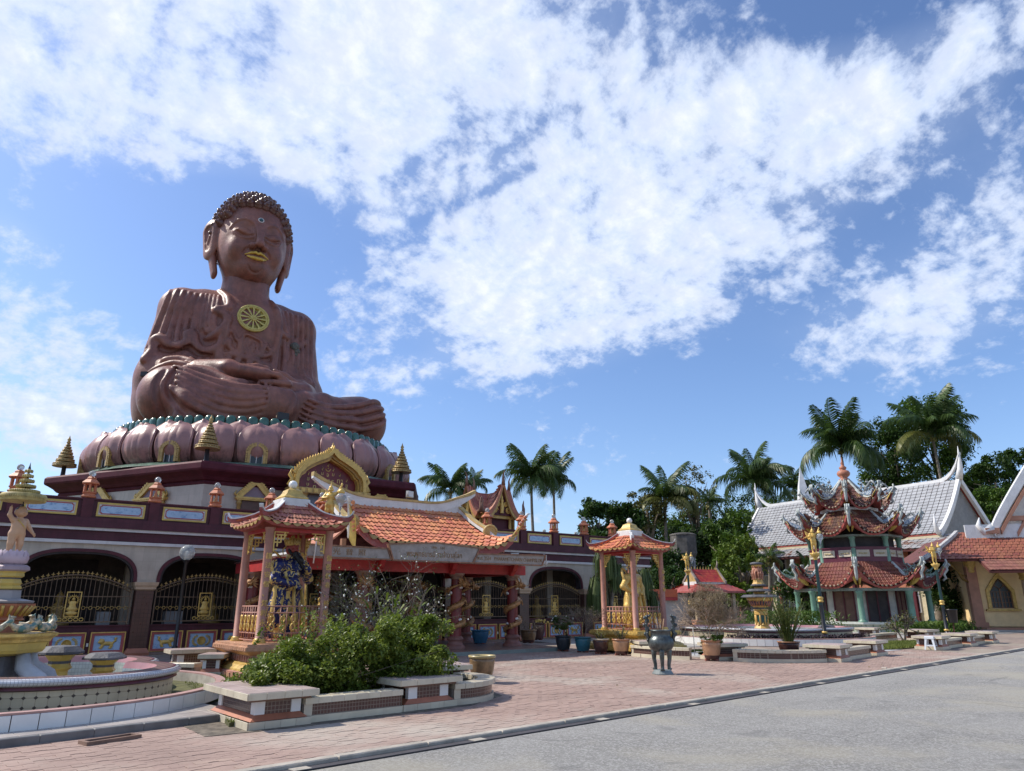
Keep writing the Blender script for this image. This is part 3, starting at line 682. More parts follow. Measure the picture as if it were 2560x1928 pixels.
# back, floor, ceiling
A0, A1 = -9.0, 29.4
def gbox(nm, m, *a): mb = MB(); mb.box(*a); return mb.build(nm, m, gal)
gbox('floor', mat('gallery_floor', (.22, .15, .12), .35, var=.15), A0, A1, GB+.0, 33, 0, .12)
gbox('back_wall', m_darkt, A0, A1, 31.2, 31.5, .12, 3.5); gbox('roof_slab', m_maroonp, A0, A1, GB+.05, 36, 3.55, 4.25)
gbox('end_wall', m_wall, A1-.25, A1-.003, GB+.353, 31.2, .12, 3.548)
for k in range(9): gbox('inner_column', m_wall, .8+4*k-4-.2, .8+4*k-4+.2, 29.9, 30.3, .121, 3.545)
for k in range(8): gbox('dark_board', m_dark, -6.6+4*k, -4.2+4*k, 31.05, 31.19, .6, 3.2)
# arched wall, one bay at a time
ts = np.linspace(0, PI, 33)
def arch(cx, w, z0, h, p=.72):
    return np.c_[cx-w*np.sign(np.cos(ts))*np.abs(np.cos(ts))**p, z0+h*np.abs(np.sin(ts))**p]
bays = [-5.2, -1.2, 2.8, 6.8, 10.8, 14.8, 18.8, 22.8, 26.8]
mbA = MB(); a_ = arch(0, 1.66, 2.32, .98); top = np.c_[a_[:, 0], np.full(len(a_), 3.5)]
mbA.band(a_, top, 0, .35); mbA.box(-2.0, -1.66, 0, .35, 2.32, 3.5); mbA.box(1.66, 2.0, 0, .35, 2.32, 3.5)
meA = mbA.mesh('arch_wall'); meA.materials.append(m_wall)
mbT = MB(); mbT.band(arch(0, 1.60, 2.32, .92), arch(0, 1.70, 2.32, 1.02), -.05, .40); meT = mbT.mesh('arch_trim'); meT.materials.append(m_maroonp)
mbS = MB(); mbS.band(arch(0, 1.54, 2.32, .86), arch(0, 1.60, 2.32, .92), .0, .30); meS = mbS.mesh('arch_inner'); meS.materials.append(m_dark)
for c in bays:
    for me in (meA, meT, meS): link(me.name, me, gal, (c, GB, 0))
pr_ = MB(); pr_.box(-.27, .27, -.06, .42, 0, 2.06); meP = pr_.mesh('pier'); meP.materials.append(tilemat('brown_pier_tile', (.10, .045, .035), .12, .12, (.05, .025, .02), .3, 0, .05, .15))
pc = MB(); pc.lathe([(.38*1.0, 2.06), (.44, 2.10), (.44, 2.15), (.50, 2.22), (.52, 2.30), (.52, 2.319)], 4, T(0, .18, 0), False, ph=PI/4); meC = pc.mesh('pier_cap'); meC.materials.append(mat('pier_cap_stone', (.50, .36, .24), .6, var=.1, streak=.3))
pb_ = MB(); pb_.lathe([(.50, 0), (.52, .1), (.44, .2), (.40, .24)], 4, T(0, .18, 0), False, ph=PI/4); meB = pb_.mesh('pier_base'); meB.materials.append(m_terra)
for k in range(10):
    for me in (meP, meC, meB): link(me.name, me, gal, (-7.2+4*k, GB, 0))
# bands and parapet
gbox('lower_white_band', m_trim, A0, A1, GB-.10, GB+.3, 3.50, 3.60); gbox('recessed_frieze', m_maroon, A0, A1, GB-.03, GB+.3, 3.601, 3.92)
gbox('upper_white_band', m_trim, A0, A1, GB-.14, GB+.3, 3.921, 4.01); gbox('cornice_band', m_maroon, A0, A1, GB-.2, GB+.3, 4.011, 4.32)
gbox('parapet', m_maroon, A0, A1, GB-.08, GB+.12, 4.321, 4.90); gbox('parapet_coping', m_maroonp, A0, A1, GB-.14, GB+.18, 4.901, 4.95)
pst = MB(); pst.box(-.16, .16, -.15, .2, 4.325, 4.962); meq = pst.mesh('parapet_post'); meq.materials.append(m_maroonp)
posts = [0.7+2*k for k in range(-4, 15)]
def rect(x0, x1, z0, z1): return [(x0, z0), (x1, z0), (x1, z1), (x0, z1)]
def scal(x0, x1, z0, z1, r):
    p = []
    for (cx, cz, a) in ((x0, z0, 90), (x1, z0, 180), (x1, z1, 270), (x0, z1, 0)):
        for k in range(5): t = R(a-90*k/4); p.append((cx+r*math.cos(t), cz+r*math.sin(t)))
    return p
pw = .72
mF = MB(); mF.band(rect(-pw, pw, 4.38, 4.84), rect(-pw+.055, pw-.055, 4.435, 4.785), -.125, -.075, closed=True); meF = mF.mesh('panel_frame'); meF.materials.append(m_yellow)
mI = MB(); mI.ext(rect(-pw+.05, pw-.05, 4.43, 4.79), -.10, -.079); meI = mI.mesh('painted_panel'); meI.materials.append(m_trim)
sc_o = np.array(scal(-pw+.09, pw-.09, 4.455, 4.765, .05)); sc_i = np.array([(x*.955, 4.61+(z-4.61)*.78) for x, z in sc_o])
mS2 = MB(); mS2.band(sc_o, sc_i, -.112, -.099, closed=True); meS2 = mS2.mesh('rose_border'); meS2.materials.append(m_pink)
mB2 = MB(); mB2.ext(sc_i[::-1], -.107, -.099); meB2 = mB2.mesh('blue_scene'); meB2.materials.append(m_blue)
for i, a in enumerate(posts):
    link('parapet_post', meq, gal, (a, GB, 0))
    if i < len(posts)-1:
        p_ = link('painted_panel', meI, gal, (a+1, GB, 0))
        for me in (meF, meS2, meB2): link(me.name, me, p_)
# lower wall with relief panels, then railings
gbox('low_wall', m_maroon, A0, A1, GB+.08, GB+.3, 0, .93)
gbox('wall_coping', m_maroonp, A0, A1, GB+.03, GB+.33, .931, .97)
def lion(flip=1):
    F_ = Field((-.34, -.09, -.22), (.34, .03, .22), .0135)
    F_.ell((-.02, 0, -.01), (.17, .05, .065), .03); F_.ell((.17, -.02, .05), (.075, .055, .075), .03); F_.ell((.235, -.035, .035), (.04, .035, .035), .02)
    for x, z in ((.12, -.15), (.16, -.13), (-.15, -.15), (-.11, -.14)): F_.chain([(x*.85, -.01, -.03), (x, -.015, -.09), (x+.02, -.015, z)], [.035, .026, .022], .02); F_.ell((x+.04, -.02, z-.005), (.03, .025, .018), .01)
    F_.chain([(-.17, 0, .02), (-.23, -.01, .07), (-.22, -.02, .14), (-.28, -.01, .16)], [.03, .03, .03, .012], .02)
    for q in ((.13, .11), (.2, .12), (.1, .06)): F_.ell((q[0], -.02, q[1]), (.03, .03, .03), .015)
    V, FF = F_.extract(1); V[:, 0] *= flip
    return V, (FF if flip > 0 else FF[:, ::-1])
def medal():
    mb = MB(); mb.lathe([(.14, 0), (.14, .03), (.12, .035), (.12, .015), (.01, .015)], 24, frame((1, 0, 0), (0, 0, 1), (0, -1, 0)))
    for x in (-.07, 0, .07): mb.cbox((x, -.022, 0), (.012, .014, .16))
    for z in (-.06, 0, .06): mb.cbox((0, -.024, z), (.18, .016, .012))
    for s_ in (-1, 1):
        for k in range(7):
            t = R(-75+25*k); x, z = s_*(.13+.14*math.cos(t)), .15*math.sin(t); mb.tube([(x+.035*math.cos(q)*(1-q/14), -.015, z+.035*math.sin(q)*(1-q/14)) for q in np.linspace(0, 6, 9)], .014, 5)
    return mb
meL1 = bulk('lion_relief', *lion(1), m_gold, None, True); meL2 = bulk('lion_relief', *lion(-1), m_gold, None, True)
l1, l2 = meL1.data, meL2.data; bpy.data.objects.remove(meL1); bpy.data.objects.remove(meL2)
meM = medal().mesh('medallion_relief'); meM.materials.append(m_gold)
mf = MB(); mf.band(rect(-.5, .5, .10, .76), rect(-.47, .47, .13, .73), 0, .09, closed=True); meG = mf.mesh('gilt_frame'); meG.materials.append(m_gold)
mr_ = MB(); mr_.band(rect(-.47, .47, .13, .73), rect(-.385, .385, .205, .655), .02, .09, closed=True); meR = mr_.mesh('red_frame'); meR.materials.append(m_pink)
mfl = MB(); mfl.ext(rect(-.385, .385, .205, .655), .045, .08); meFl = mfl.mesh('wall_panel'); meFl.materials.append(m_blue)
sw = MB(); sw.box(-.03, .03, -.02, 0, .33, .43); meSw = sw.mesh('switch_plate'); meSw.materials.append(m_white)
for c in bays:
    for i, rel in ((-1, l1), (0, meM), (1, l2)):
        p_ = link('wall_panel', meFl, gal, (c+1.13*i, GB, 0)); link('gilt_frame', meG, p_); link('red_frame', meR, p_); link('lion_relief' if i else 'medallion_relief', rel, p_, (0, .045, .42))
    link('switch_plate', meSw, gal, (c+.58, GB+.075, 0))
# railings: one thing per bay
def arcz(x): return 2.06+.46*(1-(x/1.66)**2)
rb = MB(); rb.tube([(0, 0, 0), (0, 0, 1)], .011, 5, cap=False); meBar = rb.mesh('bar'); meBar.materials.append(m_bar)
fb = MB(); fb.lathe([(.008, 0), (.02, .02), (.008, .045), (.03, .07), (.018, .1), (.001, .15)], 6); fb.cbox((0, 0, .075), (.1, .012, .02)); meFin = fb.mesh('finial'); meFin.materials.append(m_goldd)
rl = MB()
xs = np.linspace(-1.62, 1.62, 21); rl.tube([(x, 0, arcz(x)) for x in xs], .026, 6); rl.tube([(x, 0, arcz(x)-.1) for x in xs], .014, 5)
rl.box(-1.64, 1.64, -.02, .02, 1.05, 1.085); rl.box(-1.64, -1.6, -.025, .025, .97, 2.1); rl.box(1.6, 1.64, -.025, .025, .97, 2.1); rl.box(-1.6, 1.6, -.012, .012, 1.84, 1.865); meRl = rl.mesh('rail'); meRl.materials.append(m_bar)
orn = MB()
for k in range(16):
    x = -1.52+k*.2027
    if abs(x) < .28: continue
    orn.tube([(x+.05*math.cos(q), -.015, 1.5+.05*math.sin(q)) for q in np.linspace(0, 2*PI, 9)], .012, 5); orn.tube([(x+.05, -.015, 1.5), (x+.1, -.015, 1.53), (x+.15, -.015, 1.5)], .011, 5)
for x in np.linspace(-1.55, 1.55, 27): orn.tube([(x+.035*math.cos(q), 0, arcz(x)-.055+.035*math.sin(q)) for q in np.linspace(PI, 2*PI, 6)], .008, 4)
meOr = orn.mesh('scroll_ornament'); meOr.materials.append(m_goldd)
em = MB(); em.band(rect(-.21, .21, 1.22, 2.0), rect(-.18, .18, 1.25, 1.97), -.03, .0, closed=True)
for k in range(13):
    t = R(-30+20*k); em.tube([(.12*math.cos(t), -.02, 1.74+.12*math.sin(t)), (.17*math.cos(t), -.02, 1.74+.17*math.sin(t))], .012, 4)
em.tube([(.12*math.cos(t), -.02, 1.74+.12*math.sin(t)) for t in np.linspace(0, 2*PI, 19)], .012, 4)
em.sphere((0, -.03, 1.77), .05, 10, 7); em.sphere((0, -.03, 1.83), .025, 8, 5); em.lathe([(.01, 1.24), (.15, 1.3), (.19, 1.36), (.09, 1.4), (.17, 1.44), (.17, 1.48), (.11, 1.53), (.095, 1.6), (.12, 1.67), (.06, 1.72)], 12, np.diag([1, .4, 1, 1]))
for x in (-.3, -.15, 0, .15, .3): em.tube([(x+.06*math.cos(q), -.02, 1.15+.05*math.sin(q)) for q in np.linspace(0, 2*PI, 9)], .016, 5)
meEm = em.mesh('buddha_emblem'); meEm.materials.append(m_gold)
names_ = ['at the far left behind the child fountain', 'behind the dark globe lamp', 'left of the portico', 'in shade under the portico left half', 'in shade behind the middle dragon columns', 'beside the rightmost dragon columns', 'right of the portico under the open arch', 'behind the golden statue pavilion']
for c, nm in zip(bays[1:], names_):
    g = thing('iron_railing', 'arched bronze railing with gilt emblem '+nm, 'railing', (c, GB+.17, 0), 0, 'arched railings of the gallery')
    link('rail', meRl, g); link('scroll_ornament', meOr, g); link('buddha_emblem', meEm, g)
    for x in np.linspace(-1.48, 1.48, 23):
        link('bar', meBar, g, M=T(x, 0, 1.06) @ np.diag([1, 1, arcz(x)-1.06, 1])); link('finial', meFin, g, (x, 0, arcz(x)))
# lanterns
def make_lantern(label, loc):
    t = thing('roof_lantern', label, 'lantern', loc, R(20), 'terracotta lanterns along the gallery parapet')
    mb = MB(); mb.ring([(.22, 0), (.25, .03), (.25, .06), (.20, .09), (.19, .13), (.23, .16), (.23, .19)], 6); mb.build('base', m_orange, t)
    p = MB(); p.box(-.028, .028, -.028, .028, .19, .45)
    for k in range(6): a = k*PI/3; p2_ = MB(); p2_.box(-.03, .03, -.03, .03, .19, .45, T(.17*math.cos(a), .17*math.sin(a), 0, a)); p2_.build('post', m_orange, t)
    r = MB(); r.ring([(.19, .45), (.28, .455), (.29, .49), (.2, .58), (.13, .63), (.15, .65), (.12, .69), (.05, .72)], 6); r.build('cap', m_orange, t)
    g = MB(); g.sphere((0, 0, .80), .105, 14, 10); g.build('globe', m_globe, t)
    f = MB(); f.lathe([(.08, .19), (.09, .22), (.05, .26), (.07, .31), (.03, .35), (.035, .39), (.002, .42)], 8); f.build('figurine', m_gold, t); return t
lan = [('farthest left terracotta lantern standing left of the gilded umbrella', -0.3+.0), ('terracotta lantern on the parapet left of the gilded umbrella of the child statue', .7), ('terracotta lantern in front of the left blind gable window of the base', 2.7), ('terracotta lantern in front of the second gable window of the base', 4.7),
       ('terracotta lantern under the front corner of the octagonal base', 6.7), ('terracotta lantern beside the carved door, left of the pavilion roof', 8.7)]
L0 = make_lantern(lan[1][0], (.7, GB, 4.962))
for lb, a in lan[2:]: copy_tree(L0, (a, GB, 4.962), None, lb)
copy_tree(L0, (10.7, GB, 4.962), None, 'terracotta lantern half hidden behind the pavilion finial')
for lb, a in (('terracotta lantern between the scroll and the upturned roof tip', 18.7), ('terracotta lantern right of the upturned roof tip below the palms', 20.7), ('terracotta lantern second from the right parapet end', 22.7), ('terracotta lantern third from the upturned roof tip', 24.7), ('terracotta lantern half hidden by the middle pavilion roof', 26.7)): copy_tree(L0, (a, GB, 4.962), None, lb)
for lb, a, b in (('small terracotta lantern on the rear parapet, nearest the mondop', 27.0, 33.0), ('small terracotta lantern on the rear parapet at the right end', 29.5, 33.0)): copy_tree(L0, (a, b, 4.95), None, lb)
gbox('rear_parapet', m_maroonp, 20, A1, 32.9, 33.1, 4.2, 4.95)
# ================================================================ tiled roofs
def tile_piece(w=1., l=1., h=.22):
    """one barrel-and-pan tile in a unit cell: x across 0..1, y up the slope 0..1.18, z up"""
    px = [0, .18, .30, .38, .5, .62, .70, .82, 1.0]; pz = [.10, .02, .02, .16, .26, .16, .02, .02, .10]; mb = MB()
    top = [[(x, y, z*(1-.12*y)) for x, z in zip(px, pz)] for y in (0, 1.16)]
    mb.grid(top, True); lip = [[(x, 0, z-.09) for x, z in zip(px, pz)], top[0]]; mb.grid(lip, False)
    return mb
def field_mats(surf, nu, nv, thick=.3, lift=.05, jit=.006):
    Ms = []
    for j in range(nv):
        for i in range(nu):
            s0, s1 = i/nu, (i+1)/nu; t0, t1 = (j+1)/nv, j/nv
            o = np.array(surf(s0, t0)); x = np.array(surf(s1, t0))-o; y = np.array(surf((s0+s1)/2, t1))-np.array(surf((s0+s1)/2, t0))
            z = np.cross(x, y); z /= np.linalg.norm(z)+1e-9; wx = np.linalg.norm(x)
            y = y-z*lift; Ms.append(frame(x*.995, y, z*wx*thick*(1+rnd.uniform(-.05, .05)), o+z*(lift*.5+rnd.uniform(0, jit))))
    return Ms
def tile_ex(t, out, pos):
    return t.mix(t.m('MULTIPLY', t.mr(t.noise(pos, 1.6, 7, .72), .55, .74), .75), out, (.10, .055, .04, 1))
m_tile = mat('orange_roof_tile', (.56, .19, .085), .5, var=.10, sc=1.5, pv=.3, extra=tile_ex)
m_tiler = mat('faded_red_tile', (.42, .15, .095), .55, var=.15, sc=2, pv=.3, extra=tile_ex)
m_fascia = mat('red_fascia', (.30, .06, .05), .55, var=.2, dirt=.35, dcol=(.35, .25, .2))
m_plaster = mat('white_plaster', (.66, .65, .63), .6, var=.08, streak=.35, dirt=.2, dcol=(.22, .2, .17))
m_ridge = mat('ochre_coping', (.46, .32, .11), .55, var=.18, dirt=.5, dcol=(.10, .08, .06))
def sweep_wall(mb, pts, zlow, zhigh, th):
    """thin wall on a 3-D path; zlow/zhigh offsets; thickness across the horizontal normal"""
    p = np.array(pts, float); n = len(p); d = np.gradient(p, axis=0); nn = np.c_[-d[:, 1], d[:, 0]]; nn /= np.hypot(*nn.T)[:, None]+1e-9
    zl = np.full(n, zlow) if np.isscalar(zlow) else np.array(zlow); zh = np.full(n, zhigh) if np.isscalar(zhigh) else np.array(zhigh); g = []
    for i in range(n):
        o = np.array([nn[i, 0], nn[i, 1], 0])*th/2; a = p[i]+[0, 0, zl[i]]; b = p[i]+[0, 0, zh[i]]; g.append([a-o, a+o, b+o, b-o])
    mb.grid(g, False, wrap=True); mb.add(g[0], [(0, 1, 2, 3)]); mb.add(g[-1], [(3, 2, 1, 0)]); return mb
def spiral(mb, c, r, turns, rad, M=None, n=40):
    q = np.linspace(0, 1, n); mb.tube([(c[0]+r*(1-.85*x)*math.cos(2*PI*turns*x), c[1], c[2]+r*(1-.85*x)*math.sin(2*PI*turns*x)) for x in q], [rad*(1-.4*x) for x in q], 6, M)
# ================================================================ entrance portico
port = thing('entrance_portico', 'entrance portico with orange tiled roof, red beams and dragon columns', 'building', (12.2, 0, 0))
def pbox(nm, m, *a): mb = MB(); mb.box(*a); return mb.build(nm, m, port)
m_podium = mat('podium_floor', (.27, .17, .14), .3, var=.14, dirt=.3)
pbox('podium', m_podium, -5.0, 5.3, 20.35, 27.05, 0, .15); pbox('podium_edge', mat('podium_edge', (.20, .24, .22), .5, var=.1), -5.0, 5.3, 20.28, 20.349, 0, .145)
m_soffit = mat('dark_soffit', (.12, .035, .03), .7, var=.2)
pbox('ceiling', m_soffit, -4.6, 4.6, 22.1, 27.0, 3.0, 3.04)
for x0 in (-4.85, -2.3, 1.7, 4.15):
    pass
pbox('front_beam', m_red, -4.75, 4.75, 21.88, 22.16, 2.66, 3.0)
for x in (-4.4, 4.4): pbox('side_beam', m_red, x-.14, x+.14, 22.161, 26.95, 2.66, 2.999)
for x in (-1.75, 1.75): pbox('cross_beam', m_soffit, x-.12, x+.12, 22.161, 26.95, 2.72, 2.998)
cb_ = MB(); cb_.ext([(0, 3.0), (.0, 2.62), (.1, 2.62), (.16, 2.74), (.24, 2.78), (.3, 2.9), (.36, 3.0)], -.09, .09)
for x in (-4.05, -1.4, 1.42, 4.05): cb_.build('bracket', m_red, port).matrix_basis = Matrix(T(x, 21.87, 0, -PI/2).tolist())
pbox('canopy_slab', m_plaster, -5.0, 4.55, 20.3, 22.3, 3.001, 3.06)
pbox('upper_wall', m_soffit, -3.2, 3.2, 22.6, 22.8, 3.06, 3.75)
for x in (-2.9, 2.6): pbox('roof_post', mat('brown_post', (.22, .10, .05), .6), x-.07, x+.07, 21.35, 21.5, 3.061, 3.6)
# dragon columns
m_colred = mat('column_red', (.17, .02, .022), .35, var=.2)
colm = MB(); colm.lathe([(.21, .55), (.2, 1.6), (.19, 2.45)], 20); meCol = colm.mesh('column'); meCol.materials.append(m_colred)
cbm = MB(); cbm.lathe([(.36, .15), (.36, .22), (.30, .26), (.24, .36), (.27, .42), (.3, .46), (.27, .5), (.22, .55)], 20); meCb = cbm.mesh('base'); meCb.materials.append(mat('column_stone', (.22, .10, .08), .5, var=.2))
cc = MB(); cc.lathe([(.19, 2.45), (.22, 2.48), (.2, 2.52), (.25, 2.58), (.29, 2.62), (.29, 2.66)], 16); meCc = cc.mesh('capital'); meCc.materials.append(mat('column_stone2', (.28, .17, .13), .5, var=.2))
dg = MB(); q = np.linspace(0, 1, 90); th_ = 2*PI*2.6*q+.6
path = np.c_[(.25+.03*np.sin(9*q))*np.cos(th_), (.25+.03*np.sin(9*q))*np.sin(th_), .55+1.75*q]
rad = .035+.075*np.sin(PI*np.clip(q*1.08, 0, 1))**.6; dg.tube(path, rad, 8)
for i in range(4, 86, 2):
    d = path[i]/np.array([1, 1, 0+1e9]); n2 = np.array([path[i][0], path[i][1], 0]); n2 /= np.linalg.norm(n2); p = path[i]+n2*rad[i]*.8+np.array([0, 0, rad[i]*.55]); t_ = path[min(i+1, 89)]-path[i]
    dg.add([p-t_*1.1, p+t_*1.1, p+n2*.05+np.array([0, 0, .055])-t_*.7], [(0, 1, 2), (2, 1, 0)])
for i in (14, 34, 56, 72):   # legs with claws
    n2 = np.array([path[i][0], path[i][1], 0])/.28; o = path[i]+n2*.05; e = o+n2*.08+np.array([-n2[1]*.14, n2[0]*.14, .10]); f = e+np.array([-n2[1]*.04, n2[0]*.04, -.12]); dg.tube([o, e, f], [.05, .04, .03], 6)
    for k in (-1, 0, 1): dg.tube([f, f+n2*.03+np.array([-n2[1]*.05*k, n2[0]*.05*k, -.06])], [.018, .004], 4)
hd = np.array([0, -.33, 2.3])
dg.sphere(hd, .13, 10, 8, sc=(1, 1.15, .9)); dg.sphere(hd+[0, -.15, -.03], .085, 8, 6, sc=(1, 1.2, .7)); dg.sphere(hd+[0, -.13, -.12], .06, 8, 6, sc=(1, 1.3, .5))
for s_ in (-1, 1):
    dg.tube([hd+[s_*.07, 0, .08], hd+[s_*.13, .05, .2], hd+[s_*.1, .1, .28], hd+[s_*.17, .12, .33]], [.03, .024, .016, .006], 5)
    dg.sphere(hd+[s_*.07, -.11, .05], .028, 6, 5); dg.tube([hd+[s_*.06, -.24, -.04], hd+[s_*.2, -.3, -.02], hd+[s_*.26, -.24, .1]], [.012, .009, .004], 4)
    for k in range(5): a = R(-50+35*k); dg.tube([hd+[s_*.09, .03, 0], hd+[s_*(.17+.05*math.cos(a)), .05, .14*math.sin(a)], hd+[s_*(.24+.05*math.cos(a)), .07, .2*math.sin(a)]], [.04, .026, .006], 5)
meDg = dg.mesh('dragon'); meDg.materials.append(mat('dragon_gilt', (.46, .25, .10), .42, .15, var=.25, sc=8, dirt=.4, dcol=(.2, .07, .04), bump=.6, bsc=45))
cl = MB()
for d in (-.05, 0, .05): cl.sphere((.21*math.cos(d*4), .21*math.sin(d*4), abs(d)*-.3), .045, 6, 5)
meCl = cl.mesh('cloud_relief'); meCl.materials.append(m_chinawhite)
def column(x, y, rz, fl=1):
    c = link('column', meCol, port, (x, y, 0)); 
    for me in (meCb, meCc): link(me.name, me, c)
    d = link('dragon', meDg, c); d.rotation_euler[2] = rz; d.scale = (fl, 1, 1); 
    for k in range(9): link('cloud_relief', meCl, c, M=T(0, 0, .75+k*.18, k*2.1+.4+rz))
for x in (-4.4, -1.85, 1.75, 4.23):
    column(x, 22.02, R(25) if x > 0 else R(-5), 1 if x > 0 else -1); column(x, 25.2, R(60) if x > 0 else R(-40))
# sign boards
m_sign = mat('weathered_sign', (.33, .29, .255), .6, var=.14, sc=5, streak=.3, dirt=.35, dcol=(.24, .17, .13))
m_signf = mat('sign_frame', (.27, .13, .07), .6, var=.3, sc=8)
m_signgold = mat('faded_gold_letter', (.25, .13, .035), .5, var=.3, sc=12, dirt=.25, dcol=(.40, .34, .3))
def sign(label, poly, y, txts):
    t = thing('sign_board', label, 'sign', (12.2, y, 0), 0, 'weathered sign boards on the portico canopy'); p = np.array(poly, float)
    mb = MB(); mb.ext(poly, -.05, .05); mb.build('board', m_sign, t); c = p.mean(0); n = len(poly)
    for i in range(n):
        a, b = p[i], p[(i+1) % n]; d = (b-a)/np.linalg.norm(b-a); nn = np.array([d[1], -d[0]]); w = .028; mb = MB()
        mb.ext([a+nn*w-d*.02, b+nn*w+d*.02, b-nn*.01+d*.0, a-nn*.01], -.085-.002*i, .055); mb.build('frame_rail', m_signf, t)
    for body, x, z, s_, sx in txts: text('lettering', body, s_, m_signgold, t, T(x, -.051, z) @ WALLF, .008, sx=sx)
sign('tall central sign board with peaked top and Thai lettering', [(-1.75, 2.94), (1.2, 2.94), (1.46, 3.42), (-.15, 3.52), (-1.92, 3.40)], 20.24,
     [('1991 . 534', -.15, 3.36, .12, 1), ('พระพุทธบารมี ราเจ้าวาสุโลก', -.25, 3.14, .235, .82)])
sign('long right sign board with worn Latin lettering', [(1.27, 2.95), (4.2, 2.95), (4.36, 3.29), (1.42, 3.23)], 20.27, [('พ.ศ. 2534   PHARAMETCHARN CHAMPISLOK', 2.82, 3.1, .17, .84)])
sign('long left sign board with faded gold characters', [(-4.9, 2.95), (-1.82, 2.95), (-1.95, 3.26), (-5.0, 3.28)], 20.27, [('佛  光  普  照', -3.4, 3.1, .2, 1.3)])
pip = MB(); pip.tube([(4.42, 20.25, 2.9), (4.42, 20.22, 3.3), (4.3, 20.22, 3.32)], .02, 6); pip.tube([(-4.3, 20.2, 2.75), (-4.3, 20.1, 3.35), (-4.38, 20.1, 3.42), (-4.5, 20.1, 3.4)], .02, 6); pip.build('drain_pipe', m_plaster, port)
# roof
RC = .35; 
def uprise(x, v): q = max(0, abs(x)-1.9)/1.25; return .62*q**2.3*max(0, v-.3)**1.2*1.5
def rsurf(s_, t_):
    w = 2.72+.62*max(0, t_-.45)**1.3; x = (s_*2-1)*w
    return (RC+x, 24.0-3.25*t_, 5.10-1.60*(1-(1-t_)**1.35)*.98+uprise(x, t_))
pieces(port, 'roof_tile', tile_piece(), field_mats(rsurf, 19, 10, .55, .06), m_tile, 300)
mb = MB(); mb.slab([[np.array(rsurf(i/18, j/10))-[0, 0, .035] for j in range(11)] for i in range(19)], .08); mb.build('roof_deck', m_fascia, port)
mb = MB(); mb.slab([[(RC-3+6*i/4, 24.0+3.2*j/6, 5.0-1.2*(j/6)) for j in range(7)] for i in range(5)], -.08); mb.build('rear_slope', m_tiler, port)
ev = MB(); ev.add([(-.5, 0, 0), (.5, 0, 0), (.28, 0, -.5), (0, 0, -.75), (-.28, 0, -.5), (-.5, .12, 0), (.5, .12, 0), (0, .12, -.7)], [(0, 4, 3, 2, 1), (0, 1, 6, 5), (5, 6, 7), (1, 2, 3, 7, 6), (0, 5, 7, 3, 4)])
Ms = []
for i in range(19):
    a, b = np.array(rsurf(i/19, 1)), np.array(rsurf((i+1)/19, 1)); x = b-a; Ms.append(frame(x, (0, np.linalg.norm(x), 0), (0, 0, np.linalg.norm(x)*.5), (a+b)/2+[0, -.04, .03]))
pieces(port, 'drip_tile', ev, Ms, mat('glazed_drip', (.42, .27, .09), .4, var=.2, dirt=.4, dcol=(.15, .06, .04)), 60)
mb = MB(); sweep_wall(mb, [np.array(rsurf(i/24, 1))+[0, .06, -.02] for i in range(25)], -.24, -.03, .06); mb.build('fascia', m_fascia, port)
# main ridge with horns
xr = np.linspace(-3.45, 3.4, 41); up = lambda x: .95*np.clip((np.abs(x)-1.1)/2.35, 0, 1)**2.2
mb = MB(); sweep_wall(mb, [(RC+x, 24.0, 5.06+.88*up(x)) for x in xr], [-.03+0*x for x in xr], [.27-.22*np.clip((abs(x)-2.6)/.85, 0, 1) for x in xr], .2)
mb.ext([(RC+x, 5.03+.0) for x in np.linspace(-2.75, 2.75, 12)]+[(RC+x, 5.12+.88*up(x)) for x in np.linspace(2.75, -2.75, 24)], 23.93, 24.07); mb.build('ridge_wall', m_plaster, port)
mb = MB(); sweep_wall(mb, [(RC+x, 24.0, 5.06+.88*up(x)) for x in xr], [.275-.22*np.clip((abs(x)-2.6)/.85, 0, 1) for x in xr], [.36-.16*np.clip((abs(x)-2.6)/.85, 0, 1) for x in xr], .27); mb.build('ridge_coping', m_ridge, port)
